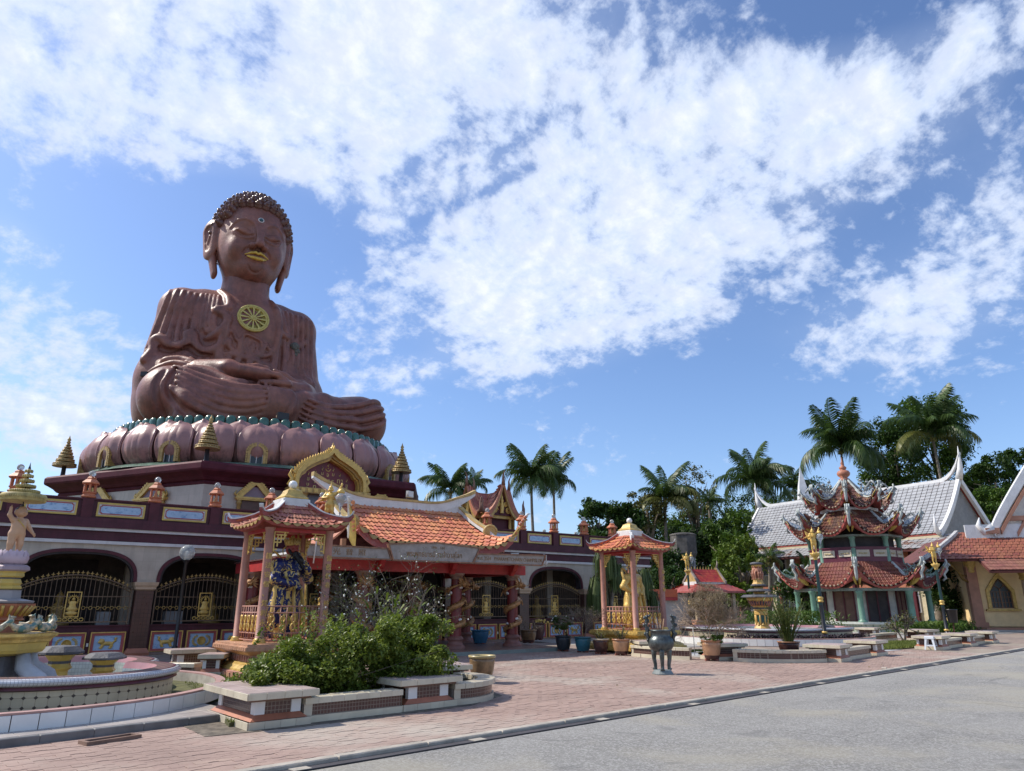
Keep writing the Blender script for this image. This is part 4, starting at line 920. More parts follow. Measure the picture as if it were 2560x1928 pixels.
for s_ in (-1, 1):
    xe = lambda t_: RC+s_*(2.74+.08*t_)
    pts = [np.array([xe(t_), 24.0-3.25*t_, rsurf(1 if s_ > 0 else 0, t_)[2]]) for t_ in np.linspace(0, .6, 14)]
    mb = MB(); sweep_wall(mb, pts, -.02, .2, .16); mb.build('gable_ridge', m_plaster, port)
    mb = MB(); sweep_wall(mb, [p+[0, 0, .2] for p in pts], .003, .07, .22); mb.build('gable_coping', m_ridge, port)
    c = pts[-1]+[0, -.1, .12]
    Mx = T(c[0], c[1], c[2], R(-35))
    sp = MB(); spiral(sp, (0, 0, 0), .25, 2.6, .045, Mx); sp.lathe([(.01, -.06), (.27, -.06), (.27, .02), (.01, .02)], 20, Mx @ frame((1, 0, 0), (0, 0, 1), (0, -1, 0))); sp.build('ridge_scroll', m_ridge, port)
    hp = []
    for t_ in np.linspace(0, 1, 18):
        p = np.array([xe(.62)+s_*(.05+.62*t_**1.3), 24-3.25*.62-1.35*t_, 0]); p[2] = pts[-1][2]-.30*math.sin(PI*min(1, t_*1.15))-.28*t_+1.15*max(0, t_-.35)**1.9*1.7; hp.append(p)
    mb = MB(); sweep_wall(mb, hp, -.05, [.18-.12*t_ for t_ in np.linspace(0, 1, 18)], .15); mb.tube([hp[-1], hp[-1]+[s_*.06, -.05, .12], hp[-1]+[s_*.14, -.1, .12]], [.07, .05, .01], 6); mb.build('hip_ridge', m_plaster, port)
    # turned up eave underside
    mb = MB(); g = []
    for i, t_ in enumerate(np.linspace(0, 1, 12)):
        p = hp[int(6+i*11/11)]; g.append([p+[0, 0, -.06], p+[-s_*.12, .06, -.2-.06*t_], p+[-s_*.3, .16, -.32-.12*t_]])
    mb.slab(g, .03); mb.build('corner_soffit', m_yellow, port)
    tl = MB()
    for i in range(7, 18): tl.sphere(hp[i]+[-s_*.08, -.06, -.02], .07, 6, 5)
    tl.build('corner_tile_ends', m_tile, port)
    # gable wall and side skirt
    gp = MB(); gp.add([(xe(0)-s_*.12, 24, 5.05), (xe(0)-s_*.12, 22, 4.1), (xe(0)-s_*.12, 26, 4.1)], [(0, 1, 2), (2, 1, 0)]); gp.build('gable_wall', m_fascia, port)
    sk = MB(); sk.slab([[(xe(.5)+s_*.05+s_*.75*j/5, 22.1+2.6*i/6, 4.15-.62*(1-(1-j/5)**1.4)+.0) for j in range(6)] for i in range(7)], .06*s_); sk.build('side_skirt', m_tiler, port)
fl_ = MB(); fl_.cbox((0, 0, 0), (.22, .1, .2)); fl_.cbox((0, .04, -.15), (.05, .05, .14)); 
def floodlight(label, loc, rz): 
    t = thing('floodlight', label, 'floodlight', loc, rz, 'floodlights'); mb = MB(); mb.box(-.15, .15, -.06, .06, .12, .36); mb.build('housing', mat('grey_housing', (.35, .36, .36), .5), t)
    mb = MB(); mb.box(-.13, .13, -.068, -.061, .14, .34); mb.build('lens', mat('lens_glass', (.55, .57, .55), .15), t)
    mb = MB(); mb.tube([(-.17, 0, .24), (-.17, 0, .02), (.17, 0, .02), (.17, 0, .24)], .015, 5); mb.build('bracket', m_bar, t); return t
floodlight('grey square floodlight on the middle of the portico ridge', (13.0, 24.0, 5.4), R(20))
floodlight('white box light on the canopy beside the right sign', (16.0, 21.3, 3.06), R(-30))
# dim furniture inside the portico
sc_ = MB(); sc_.box(-.5, .5, 0, .06, .15, 1.9)
for x in (15.2,): 
    o = sc_.build('glass_cabinet', m_dark, None, (x, 26.3, 0)); tag(o, 'dark glass cabinet in shade behind the dragon columns', 'cabinet')

# furnishing seen through the arches
def idol(label, x, y, h=1.0):
    t = thing('seated_idol', label, 'idol', (x, y, .12), 0, 'idols on tables in the gallery'); mb = MB(); mb.box(-.6, .6, -.35, .35, 0, .8); mb.build('altar_table', mat('altar_wood', (.16, .06, .035), .5, var=.2), t)
    mb = MB(); mb.lathe([(.4, .8), (.42, .88), (.3, .95), (.34, 1.05), (.22, 1.2), (.24, 1.4), (.1, 1.55), (.13, 1.68), (.11, 1.8), (.0, 1.95)], 12); mb.build('figure', m_goldd, t)
idol('gilt idol on a table in the dark bay behind the far left railing', 2.6, 29.2); idol('gilt idol in the dark bay behind the globe lamp', 7.6, 29.4); idol('gilt idol in the open arch right of the portico', 23.4, 29.3)
for lb, x, y, w in (('pale grey notice board standing inside the far left arch', 3.9, 28.6, .4), ('pale steel cabinet inside the arch behind the globe lamp', 6.2, 29.0, .6)):
    mb = MB(); mb.bbox(-w/2, w/2, -.2, .2, 0, 1.25, .02); o = mb.build('cabinet', mat('pale_cabinet', (.36, .37, .38), .5, var=.1), None, (x, y, .12)); tag(o, lb, 'cabinet')
# ================================================================ octagonal base, lotus, great statue
CX, CY = 13.05, 42.7; OR = R(-1); OZ = 7.82; P8 = PI/6
def rad_streak(t, out, pos): return t.mix(t.m('MULTIPLY', t.mr(t.noise(t.vm('MULTIPLY', pos, (3, 3, .35)), 1.2, 6, .65), .5, .75), .35), out, (.05, .04, .04, 1))
ob = thing('octagonal_base', 'many sided cream and maroon base building under the lotus', 'building', (CX, CY, 0), OR)
mb = MB(); mb.ring([(10.1, 3.6), (10.1, 6.9)], 6, None, 0); mb.build('wall', tilemat('base_wall_tile', (.47, .395, .32), .4, .4, (.38, .32, .26), .35, 0, .012, .06, streak=.25), ob)
mb = MB(); mb.ring([(10.11, 6.85), (10.16, 6.95), (10.12, 7.02), (10.25, 7.06), (10.4, 7.2), (10.62, 7.32), (10.8, 7.4), (10.85, 7.48), (10.85, 7.72), (10.75, OZ), (9.5, OZ+.06)], 6, None, 0); mb.build('cornice', mat('maroon_cornice', (.095, .024, .034), .6, var=.15, spec=.12, streak=.35, dcol=(.03, .02, .02)), ob)
mb = MB(); mb.lathe([(9.4, OZ+.05), (9.2, OZ+.22), (8.8, OZ+.3), (7.5, OZ+.3)], 64); mb.build('glazed_skirt', mat('green_glaze', (.09, .16, .12), .3, var=.35, sc=1.5, streak=.5, dcol=(.22, .22, .2)), ob)
# small gabled windows on the faces
m_lav = mat('lavender_panel', (.27, .20, .24), .55, var=.1)
m_door = mat('carved_door', (.13, .065, .045), .5, var=.2)
def ogee(w, h, n=13, q=1.0):
    s_ = np.linspace(0, 1, n); L = [(-w*(1-t**1.25)**.8*(1 if t < 1 else 0), h*(t*.55+.45*t**2.4)) for t in s_]; return np.array(L+[(-x, z) for x, z in L[::-1][1:]])
def gable_window(x, z, ang, w=.78, h=.95, door=False):
    ap = 10.1*math.cos(P8)
    M_ = T(rz=ang+PI/2) @ T(x, -ap, z)
    o = ogee(w, h); i_ = ogee(w*.72, h*.66)
    p = MB(); p.ext(i_, -.03, .0, M_); pn = p.build('blind_window', m_lav, ob)
    p = MB(); p.band(o, i_, -.16, .0, M_); p.box(-w*1.06, w*1.06, -.2, .02, -.16, .0, M_); p.box(-w*1.12, w*1.12, -.24, .02, -.10, -.03, M_)
    for k in range(1, len(o)-1):
        q = o[k]; c = np.array([q[0]*1.05, q[1]*1.03+.02]); p.cbox((c[0], -.1, c[1]), (.11, .16, .11), M_)
    p.lathe([(.07, 0), (.1, .1), (.03, .2), (.0, .34)], 6, M_ @ T(0, -.08, h-.02))
    for s_ in (-1, 1): p.tube([(s_*w, -.1, 0), (s_*(w+.13), -.1, .12), (s_*(w+.05), -.1, .3)], [.06, .05, .01], 5, M_)
    p.build('gilt_gable', m_gold, pn)
    p = MB()
    for s_ in (-1, 1): p.lathe([(.13, -.16), (.1, -.22), (.14, -.3), (.09, -.36), (.1, -1.5), (.16, -1.6)], 8, M_ @ T(s_*w*.86, -.08, 0))
    p.build('pilaster', m_goldd, pn)
    p = MB(); p.box(-w*.7, w*.7, -.05, .0, -1.6, -.17, M_)
    pd = p.build('carved_door' if door else 'shutter', m_door, pn)
    if door:
        p = MB()
        for r_ in (.2, .34, .48): p.tube([(r_*math.cos(t), -.07, -.72+r_*math.sin(t)) for t in np.linspace(0, 2*PI, 17)], .03, 5, M_)
RF, LF = -PI/2, -PI*5/6
gable_window(-2.75, 6.4, RF, .8, .9, True); gable_window(3.7, 6.4, RF, .72, .85); gable_window(1.8, 6.4, LF, .95, .85); gable_window(-2.0, 6.4, LF, .95, .85)
# great gilt gable over the door
gt = thing('gilt_gable_porch', 'great gilt pointed gable with red tympanum and gold yantra letters', 'gable porch', (CX, CY, 0), OR)
ap = 12.2*math.cos(P8); GM = T(.45, -9.46, 6.9) @ np.diag([.94, 1, .95, 1]); GW, GH = 1.92, 1.86
s_ = np.linspace(0, 1, 15)
go = [(-1.93, .0), (-1.92, .53), (-1.80, .87), (-1.53, 1.18), (-1.15, 1.42), (-.77, 1.60), (-.36, 1.78), (-.16, 1.95), (-.04, 2.15), (0, 2.3)]
_u = [(-GW*1.0, 0), (-GW*1.02, .35), (-GW*.97, .68), (-GW*.86, .95)]+[(-GW*.86*(1-t)**1.0, .95+(1.98-.95)*(t*.85+.15*t**3)) for t in s_[2:]]
go = np.array(go); go = np.vstack([go, (go*[-1, 1])[::-1][1:]])
gi = [(-1.6, 0), (-1.58, .47), (-1.48, .66), (-1.33, .72), (-1.26, .88), (-1.04, 1.05), (-.62, 1.30), (-.1, 1.52), (0, 1.6)]
_u = [(-1.38, 0.0), (-1.4, .42), (-1.30, .72), (-1.08, .82), (-1.0, .98), (-.86, 1.04)]+[(-.86*(1-t), 1.04+.52*t) for t in np.linspace(.12, 1, 11)]
gi = np.array(gi); gi = np.vstack([gi, (gi*[-1, 1])[::-1][1:]])
def resamp(p, n):
    p = np.array(p); d = np.r_[0, np.cumsum(np.hypot(*np.diff(p, axis=0).T))]; q = np.linspace(0, d[-1], n); return np.c_[np.interp(q, d, p[:, 0]), np.interp(q, d, p[:, 1])]
go2, gi2 = resamp(go, 45), resamp(gi, 45); gm = (go2*.45+gi2*.55)
mb = MB(); mb.ext(resamp(gi*1.02, 41), -.08, .0, GM); mb.build('tympanum', mat('tympanum_red', (.16, .014, .02), .4, var=.2, pv=0), gt)
mb = MB(); mb.band(go2, gm, -.75, .0, GM); mb.build('gilt_arch', m_gold, gt)
mb = MB(); mb.band(gm, gm*.35+gi2*.65, -.55, .0, GM); mb.build('inner_moulding', m_goldd, gt)
mb = MB(); mb.band(gm*.35+gi2*.65, gi2, -.40, .0, GM); mb.build('inner_arch', m_gold, gt)
leaf = MB(); leaf.add([(-.09, 0, 0), (.09, 0, 0), (.1, -.05, .1), (.04, -.03, .24), (-.1, -.05, .1), (-.09, -.14, 0), (.09, -.14, 0), (.09, -.14, .1), (.02, -.12, .2), (-.09, -.14, .1)], [(5, 6, 7, 8, 9), (0, 4, 3, 2, 1), (1, 2, 7, 6), (2, 3, 8, 7), (3, 4, 9, 8), (4, 0, 5, 9)])
Ms = []
for k in range(5, 40):
    if abs(k-22) < 2: continue
    d = go2[k+1]-go2[k-1]; d /= np.hypot(*d); n_ = np.array([-d[1], d[0]]); n_ = n_ if n_[1] > -.2 else -n_
    if (n_@(go2[k]-[0, .5])) < 0: n_ = -n_
    Ms.append(GM @ frame((d[0], 0, d[1]), (0, 1, 0), (n_[0], 0, n_[1]), (go2[k][0], -.5, go2[k][1])))
pieces(gt, 'flame_leaf', leaf, Ms, m_gold, 60)
mb = MB(); mb.lathe([(.16, 0), (.18, .06), (.08, .14), (.03, .3), (.0, .45)], 6, GM @ T(0, -.5, 2.1)); mb.build('spire', m_gold, gt)
for s_ in (-1, 1):
    mb = MB(); mb.tube([(s_*GW, -.5, .0), (s_*(GW+.2), -.5, .15), (s_*(GW+.05), -.5, .42), (s_*(GW+.22), -.5, .6), (s_*(GW+.12), -.5, .95)], [.16, .15, .13, .1, .01], 6, GM); spiral(mb, (s_*(GW-.05), -.55, .2), .18, 2, .05, GM); mb.build('naga_finial', m_gold, gt)
mb = MB(); mb.box(-2.15, 2.15, -.8, .0, -.28, -.003, GM); mb.build('entablature', m_goldd, gt)
dm = MB(); dm.cbox((0, -.82, -.14), (.2, .04, .2)); dmm = dm.mesh('diamond_relief'); dmm.materials.append(m_gold)
for k in range(12): link('diamond_relief', dmm, gt, M=GM @ T(-1.85+.336*k, 0, 0))
for x in (-1.9, -1.35, 1.35, 1.9):
    mb = MB(); mb.lathe([(.24, -.28), (.17, -.4), (.22, -.55), (.14, -.65), (.15, -2.5), (.22, -2.7)], 12, GM @ T(x, -.55, 0)); mb.build('column', m_goldd, gt)
mb = MB(); mb.box(-1.3, 1.3, -.3, .0, -1.3, -.285, GM); mb.build('name_board', mat('greyblue_board', (.20, .22, .27), .55, var=.2, streak=.4), gt)
text('lettering', 'พุทธบารมี', .5, m_gold, gt, GM @ T(.1, -.305, -.95) @ WALLF, .02)
m_yan = mat('gold_letter', (.62, .46, .16), .4, .2, var=.1)
for body, x, z, sz in (('จ', 0, .84, .3), ('น', -.3, .9, .26), ('ม', .3, .9, .26), ('ส', -.24, .52, .36), ('ร', .08, .52, .34), ('ร', .3, .52, .34), ('ท', -.66, .66, .34), ('ท', -.66, .16, .34), ('ข', -1.03, .55, .28), ('ม', -1.03, .28, .26), ('ว', -1.03, .06, .28), ('ท', .62, .58, .36), ('า', .8, .58, .36), ('ท', .62, .06, .34), ('า', .8, .06, .34), ('ฐ', 1.08, .36, .3), ('ห', 1.08, .1, .3)):
    text('yantra_letter', body, sz, m_yan, gt, GM @ T(x, -.083, z) @ WALLF, .015)
yn = MB()
for r_ in (.08, .16, .24): yn.tube([(r_*math.cos(t), -.09, .06+r_*1.1*math.sin(t)) for t in np.linspace(0, PI, 13)], .022, 5, GM)
yn.tube([(.13*math.cos(t), -.09, 1.17+.13*math.sin(t)) for t in np.linspace(PI, 2*PI, 11)], .025, 5, GM); yn.sphere((0, -.09, 1.2), .04, 8, 6, GM)
for x, z in ((0, 1.28), (-.3, 1.06), (.3, 1.06), (-.66, .86), (-.66, .36), (.68, .82), (.68, .3), (-1.03, .74), (1.08, .56)): yn.tube([(x, -.09, z), (x-.03, -.09, z+.06), (x+.03, -.09, z+.1), (x, -.09, z+.2)], [.035, .03, .02, .006], 5, GM)
yn.build('yantra_flames', m_yan, gt)
# lotus
lo = thing('lotus_pedestal', 'giant pink lotus pedestal with arched windows and a green glazed rim', 'lotus pedestal', (12.75, 42.9, 2.07), 0); lo.scale = (.86, .86, .74)
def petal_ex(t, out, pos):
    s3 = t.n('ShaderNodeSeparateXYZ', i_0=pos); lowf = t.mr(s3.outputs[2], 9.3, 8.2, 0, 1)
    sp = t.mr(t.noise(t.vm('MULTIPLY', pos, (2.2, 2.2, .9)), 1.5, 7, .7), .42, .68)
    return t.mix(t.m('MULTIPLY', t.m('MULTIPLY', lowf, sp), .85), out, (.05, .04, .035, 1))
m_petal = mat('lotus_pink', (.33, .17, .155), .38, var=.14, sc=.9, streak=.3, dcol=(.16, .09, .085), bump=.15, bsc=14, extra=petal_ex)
NP = 28
pz = np.array([7.95, 8.2, 8.6, 9.1, 9.6, 10.0, 10.35, 10.62, 10.86]); pr0 = np.array([9.55, 9.98, 10.3, 10.45, 10.45, 10.36, 10.2, 9.98, 9.78])
def petal_mesh(wmax, dr=0., dz=0., tip=1.0):
    mb = MB(); g = []; n = 22
    for t in np.linspace(0, 1, n):
        w = wmax*(1-.34*((.5-t)/.5)**2.2 if t < .5 else max(0, 1-((t-.5)/.5)**2.0)**.62*(1-.0*t))+.02
        z = np.interp(t, np.linspace(0, 1, 9), pz)+dz*t; r = np.interp(t, np.linspace(0, 1, 9), pr0)+dr; row = []
        for u in np.linspace(-1, 1, 17):
            x = u*w; rib = sum(math.exp(-((u-c)/.07)**2) for c in (-.42, 0, .42))*.085*math.sin(PI*min(1, t*1.1))
            e = .20*max(0, abs(u)-.84)/.16*math.sin(PI*min(1, t+.1)); row.append((x, -(r-.42*abs(u)**2.6*(w/1.2)**1.2+rib+e*.9+.10*max(0, t-.9)*10*(1-abs(u))), z+.12*max(0, t-.9)*10*(1-abs(u))))
        g.append(row)
    mb.slab(g, .13); G_ = np.array(g); bd = np.vstack([G_[:, 0], G_[::-1, -1][0:]]); mb.tube(bd-[0, .05, 0], .055, 5); return mb
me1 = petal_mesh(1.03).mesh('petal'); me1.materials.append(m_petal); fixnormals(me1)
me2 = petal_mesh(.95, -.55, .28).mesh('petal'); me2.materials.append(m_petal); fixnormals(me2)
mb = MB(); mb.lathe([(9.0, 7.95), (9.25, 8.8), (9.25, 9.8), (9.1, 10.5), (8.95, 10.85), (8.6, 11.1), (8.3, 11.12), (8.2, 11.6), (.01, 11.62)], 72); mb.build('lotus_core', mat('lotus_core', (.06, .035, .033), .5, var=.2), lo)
wf = MB(); wa = np.linspace(0, PI, 13)
arc_o = np.r_[[[-.42, 0]], np.c_[-.42*np.cos(wa), .62+.5*np.sin(wa)], [[.42, 0]]]; arc_i = np.r_[[[-.3, 0]], np.c_[-.3*np.cos(wa), .62+.36*np.sin(wa)], [[.3, 0]]]
wf.band(arc_o, arc_i, -.2, .3)
for k in range(1, len(arc_o)-1): wf.cbox((arc_o[k][0]*1.12, -.12, arc_o[k][1]+.03), (.1, .14, .1))
for s_ in (-1, 1):
    for k in range(6): wf.cbox((s_*.47, -.12, .06+.1*k), (.09, .12, .08))
wf.lathe([(.1, 0), (.12, .08), (.04, .18), (.0, .3)], 6, T(0, -.1, 1.12)); meWf = wf.mesh('gilt_window_frame'); meWf.materials.append(m_goldd)
wg = MB(); wg.ext(arc_i, .0, .06); meWg = wg.mesh('window'); meWg.materials.append(mat('dark_glass', (.025, .035, .042), .3, var=.2))
wb = MB(); wb.cbox((0, -.03, .5), (.035, .04, .98)); wb.cbox((0, -.031, .62), (.6, .04, .035)); wb.cbox((-.28, -.03, .32), (.03, .04, .64)); wb.cbox((.28, -.03, .32), (.03, .04, .64)); meWb = wb.mesh('glazing_bar'); meWb.materials.append(m_trim)
PA0 = -106.9
for k in range(NP):
    a = R(PA0+360/NP*k)
    q = (a+R(107.7)+PI) % (2*PI)-PI
    if abs(q) > R(112): continue
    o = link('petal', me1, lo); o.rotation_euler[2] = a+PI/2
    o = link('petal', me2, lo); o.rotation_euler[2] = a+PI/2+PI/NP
    if k % 2 == 0:
        w_ = link('window', meWg, lo, M=T(rz=a+PI/2) @ T(0, -10.42, 8.12) @ T(s=1.14)); link('gilt_window_frame', meWf, w_); link('glazing_bar', meWb, w_)
gl = MB(); gl.lathe([(.295, -.2), (.30, .36), (.27, .50), (.17, .60), (.0, .63)], 10, None, True)
gr = MB(); gr.tube([(.20*math.sin(t), -.225, .08+.38*(1-abs(t)/2)) for t in np.linspace(-2, 2, 9)], .03, 5)
m_glz = mat('green_lobe', (.035, .115, .082), .25, var=.25, sc=3, streak=.35, dcol=(.25, .3, .28), coat=.4)
for f in gr.f: pass
gl.add(np.vstack(gr.v), gr.f, True)
pieces(lo, 'green_lobe', gl, [T(rz=a) @ T(0, -9.0, 10.86, 0, (1.0, .6, 1.3)) for a in np.linspace(0, 2*PI, 93)[:-1] if abs(((a-PI/2+R(107.7)+PI) % (2*PI))-PI) < R(115)], m_glz, 120)
# tiered umbrellas on the corners
def tier_ex(t, out, pos): return out
m_utier = mat('umbrella_gilt', (.40, .28, .11), .45, .25, var=.3, sc=14, dirt=.5, dcol=(.08, .06, .04), bump=.8, bsc=22)
def umbrella_meshes():
    out = []; r, z = .58, .55
    for k, (r, z, h) in enumerate(((.55, .58, .17), (.43, .82, .15), (.35, 1.03, .14), (.285, 1.22, .125), (.225, 1.39, .11), (.17, 1.54, .10), (.12, 1.68, .085))):
        mb = MB(); mb.lathe([(r*.9, z), (r, z), (r*1.03, z+.03), (r*.98, z+.05), (r*.96, z+h-.06), (r, z+h-.04), (r*.99, z+h-.01), (r*.7, z+h), (.06, z+h+.01)], 28)
        n = max(8, int(2*PI*r/.13))
        for i in range(n): a = 2*PI*i/n; mb.add([(r*1.0*math.cos(a-.4/n*4), r*math.sin(a-.4/n*4), z+h*.75), (r*1.0*math.cos(a+.4/n*4), r*math.sin(a+.4/n*4), z+h*.75), (r*1.05*math.cos(a), r*1.05*math.sin(a), z+.06)], [(0, 1, 2), (2, 1, 0)])
        out.append(mb)
    return out
UM = umbrella_meshes()
def make_umbrella(label, loc, s=1):
    t = thing('tiered_umbrella', label, 'umbrella', loc, 0, 'tiered gilt umbrellas at the base corners')
    for mb in UM: mb.build('tier', m_utier, t)
    mb = MB(); mb.lathe([(.15, -.05), (.15, .05), (.11, .08), (.10, .62), (.08, .65), (.07, 1.8)], 12); mb.build('pole', mat('dark_pole', (.03, .03, .035), .4), t)
    mb = MB(); mb.lathe([(.07, 1.8), (.11, 1.86), (.06, 1.93), (.1, 2.0), (.05, 2.08), (.0, 2.25)], 10); mb.build('finial', m_goldd, t); t.scale = (s, s, s); return t
def corner(r_, k): a = R(-120+60*k)+OR; return (CX+r_*math.cos(a), CY+r_*math.sin(a), OZ+.02)
U0 = make_umbrella('tiered gilt umbrella on the near corner, in front of the pink petals', corner(10.25, 0))
copy_tree(U0, corner(9.9, 1), None, 'tiered gilt umbrella on the right corner of the octagonal base')
copy_tree(U0, corner(10.1, -1), None, 'tiered gilt umbrella on the left corner against the pale sky')
# ---------------------------------------------------------------- the statue
def skin_ex(t, out, pos):
    out = t.mix(t.m('MULTIPLY', t.mr(t.noise(t.vm('MULTIPLY', pos, (1.6, 1.6, .25)), .9, 7, .7), .5, .74), .55), out, (.06, .033, .032, 1))
    w = t.mr(t.noise(t.vm('MULTIPLY', pos, (2.6, 2.6, .16)), 1.1, 6, .7), .56, .72); out = t.mix(t.m('MULTIPLY', w, .22), out, (.42, .27, .22, 1))
    out = t.mix(t.m('MULTIPLY', t.mr(t.noise(pos, 7, 3, .7), .5, .66), .3), out, (.10, .05, .045, 1))
    return t.mix(t.m('MULTIPLY', t.mr(t.noise(pos, .45, 4), .48, .7), .4), out, (.36, .15, .09, 1))
m_bud = mat('statue_brown', (.225, .086, .063), .47, var=.2, sc=1.6, bump=.8, bsc=6, extra=skin_ex, spec=.5)
m_hair = mat('statue_hair', (.13, .055, .045), .3, var=.15, sc=2, pv=.15, coat=.2)
BD = thing('buddha_statue', 'colossal brown seated statue with curled hair, gold lips and gold chest wheel', 'statue', (13.59, 42.53, 10.6), R(-4)); BD.scale = (.943,)*3
AX = -2.8
F_ = Field((-6.9, -8.0, -.3), (10.2, 4.2, 12.2), .078)
F_.ell((0, 1.2, 1.8), (4.6, 2.8, 2.2)).ell((0, .9, 4.6), (3.0, 2.5, 3.0), .8).ell((0, .8, 7.4), (3.5, 2.45, 2.9), .8)
F_.cap((-3.55, 1.1, 8.75), (3.55, 1.1, 8.75), 1.42, 1.42, .7).cap((-2.3, 1.1, 9.5), (2.3, 1.1, 9.5), .85, .85, .6)
for s_ in (-1, 1):
    F_.cap((s_*3.75, 1.1, 8.6), (s_*4.35, .9, 3.8), 1.25, 1.35, .5)
    F_.ell((s_*4.6, 1.1, 2.8), (1.15, 1.9, 2.6), .5)
    F_.cap((s_*4.4, .4, 3.9), (s_*2.2, -2.6, 3.2), 1.3, .95, .5)
    F_.cap((s_*2.4, -.4, 4.2), (s_*3.2, .2, 6.0), 1.0, 1.0, .8)
F_.cap((0, .9, 9.3), (0, .75, 11.8), 1.62, 1.5, .45)
# legs
F_.cap((-1.8, 0, 1.6), (-3.95, -3.0, 1.75), 1.9, 1.72, .5).cap((-3.95, -3.0, 1.75), (1.5, -5.3, 1.45), 1.72, 1.05, .4)
F_.cap((2.6, 0, 1.6), (7.25, -2.9, 1.7), 1.9, 1.72, .5).cap((7.25, -2.9, 1.7), (1.0, -4.7, .9), 1.72, 1.1, .4)
F_.box((1.2, -1.8, .7), (5.2, 3.6, .9), .5, .5)
# right foot laid on the left leg
F_.chain([(1.3, -5.2, 1.55), (2.9, -5.0, 1.95), (4.3, -4.4, 2.3), (5.3, -3.9, 2.45)], [.95, .72, .62, .5], .3)
F_.ell((2.9, -5.35, 2.05), (.5, .4, .45), .2)
for k in range(5): F_.chain([(5.2+.05*k, -4.25+.22*k, 2.5), (5.85+.12*k-.05*k*k, -3.95+.24*k, 2.62)], [.2, .17], .08)
F_.box((1.5, -2, -1.2), (14, 9, 1.2), 0, 0, 's')
# hands in the lap, right over left
F_.chain([(-2.6, -2.9, 3.45), (-1.3, -4.3, 3.55)], [.85, .62], .3); F_.cap((-1.3, -4.35, 3.55), (.5, -4.95, 3.35), .62, .6, .25, 'u', ((0, 0, 1), .7))
for k in range(4):
    y0 = -5.35+.30*k; F_.chain([(.45, y0, 3.36-.03*k), (1.25, y0-.02, 3.34), (1.85-.08*abs(k-1.4), y0+.05, 3.16)], [.2, .185, .15], .05)
F_.chain([(-.6, -4.2, 3.75), (.25, -4.2, 4.0), (.85, -4.3, 3.98)], [.3, .22, .17], .15)
F_.chain([(3.5, -2.9, 3.05), (3.0, -4.2, 2.95)], [.85, .62], .3); F_.cap((3.0, -4.35, 2.95), (1.7, -5.0, 2.85), .62, .6, .25, 'u', ((0, 0, 1), .65))
for k in range(4):
    y0 = -5.5+.3*k; F_.chain([(1.9, y0, 2.85), (1.0, y0, 2.82), (.3+.08*abs(k-1.4), y0+.04, 2.78)], [.2, .185, .15], .05)
F_.chain([(2.6, -4.2, 3.3), (1.9, -4.2, 3.75), (1.3, -4.3, 3.9)], [.28, .21, .16], .12)
def frontY(x, z, F=F_):
    i = int(round((x-F.lo[0])/F.h)); k = int(round((z-F.lo[2])/F.h)); i = min(max(i, 0), F.n[0]-1); k = min(max(k, 0), F.n[2]-1)
    c = F.d[i, :, k]; w = np.nonzero(c < 0)[0]; return F.lo[1]+F.h*w[0] if len(w) else None
def curve(pts, n=24):
    p = np.array(pts, float); m = len(p); t = np.linspace(0, m-1, n); out = []
    for x in t:
        i = min(int(x), m-2); f = x-i; p0, p1, p2, p3 = p[max(i-1, 0)], p[i], p[i+1], p[min(i+2, m-1)]
        out.append(.5*((2*p1)+(-p0+p2)*f+(2*p0-5*p1+4*p2-p3)*f*f+(-p0+3*p1-3*p2+p3)*f**3))
    return np.array(out)
SNAP = F_.d.copy()
def fold(pts, r, k=.12, op='u', dy=.0, n=30, taper=True):
    r *= 1.12; dy -= .05*(op == 'u'); k *= .8
    c = curve(pts, n); P = []; r_ = []
    for i, (x, z) in enumerate(c):
        ii = int(round((x-F_.lo[0])/F_.h)); kk = int(round((z-F_.lo[2])/F_.h)); ii = min(max(ii, 0), F_.n[0]-1); kk = min(max(kk, 0), F_.n[2]-1)
        w = np.nonzero(SNAP[ii, :, kk] < 0)[0]
        if len(w) == 0: continue
        y_ = F_.lo[1]+F_.h*w[0]; d1, d0 = SNAP[ii, w[0], kk], SNAP[ii, max(w[0]-1, 0), kk]; y_ -= F_.h*(-d1)/max(d0-d1, 1e-4)
        if P and y_ > dy0+.6: break
        if P and y_ < dy0-.55: y_ = dy0
        dy0 = y_; P.append((x, y_, z)); e = min(i, n-1-i)/(n*.16); r_.append(r*(min(1, .35+.65*e) if taper else 1))
    if len(P) > 1:
        P = np.array(P)
        for _ in range(6): P[1:-1, 1] = .5*P[1:-1, 1]+.25*(P[2:, 1]+P[:-2, 1])
        P[:, 1] += dy; F_.chain(P, r_, k, op)
def groove(pts, r, **kw): fold(pts, r, kw.pop('k', .12), 's', -.02, **kw)
# sleeve pleats, statue's right arm
for i in range(6):
    x0 = -4.55+.36*i; fold([(x0, 9.75-.03*i), (x0-.28, 8.2), (x0-.62+.06*i, 6.4), (x0-.95+.22*i, 4.7+.22*i)], .125, .12, dy=.02)
for i in range(5):
    x0 = -2.75+.24*i; fold([(x0, 9.7), (x0-.1, 8.6), (x0-.18, 7.5), (x0-.2+.05*i, 6.9-.12*(2-abs(i-2)))], .085, .1, dy=.02)
fold([(-2.35, 7.0), (-2.2, 6.72), (-2.0, 7.0)], .09, .1)
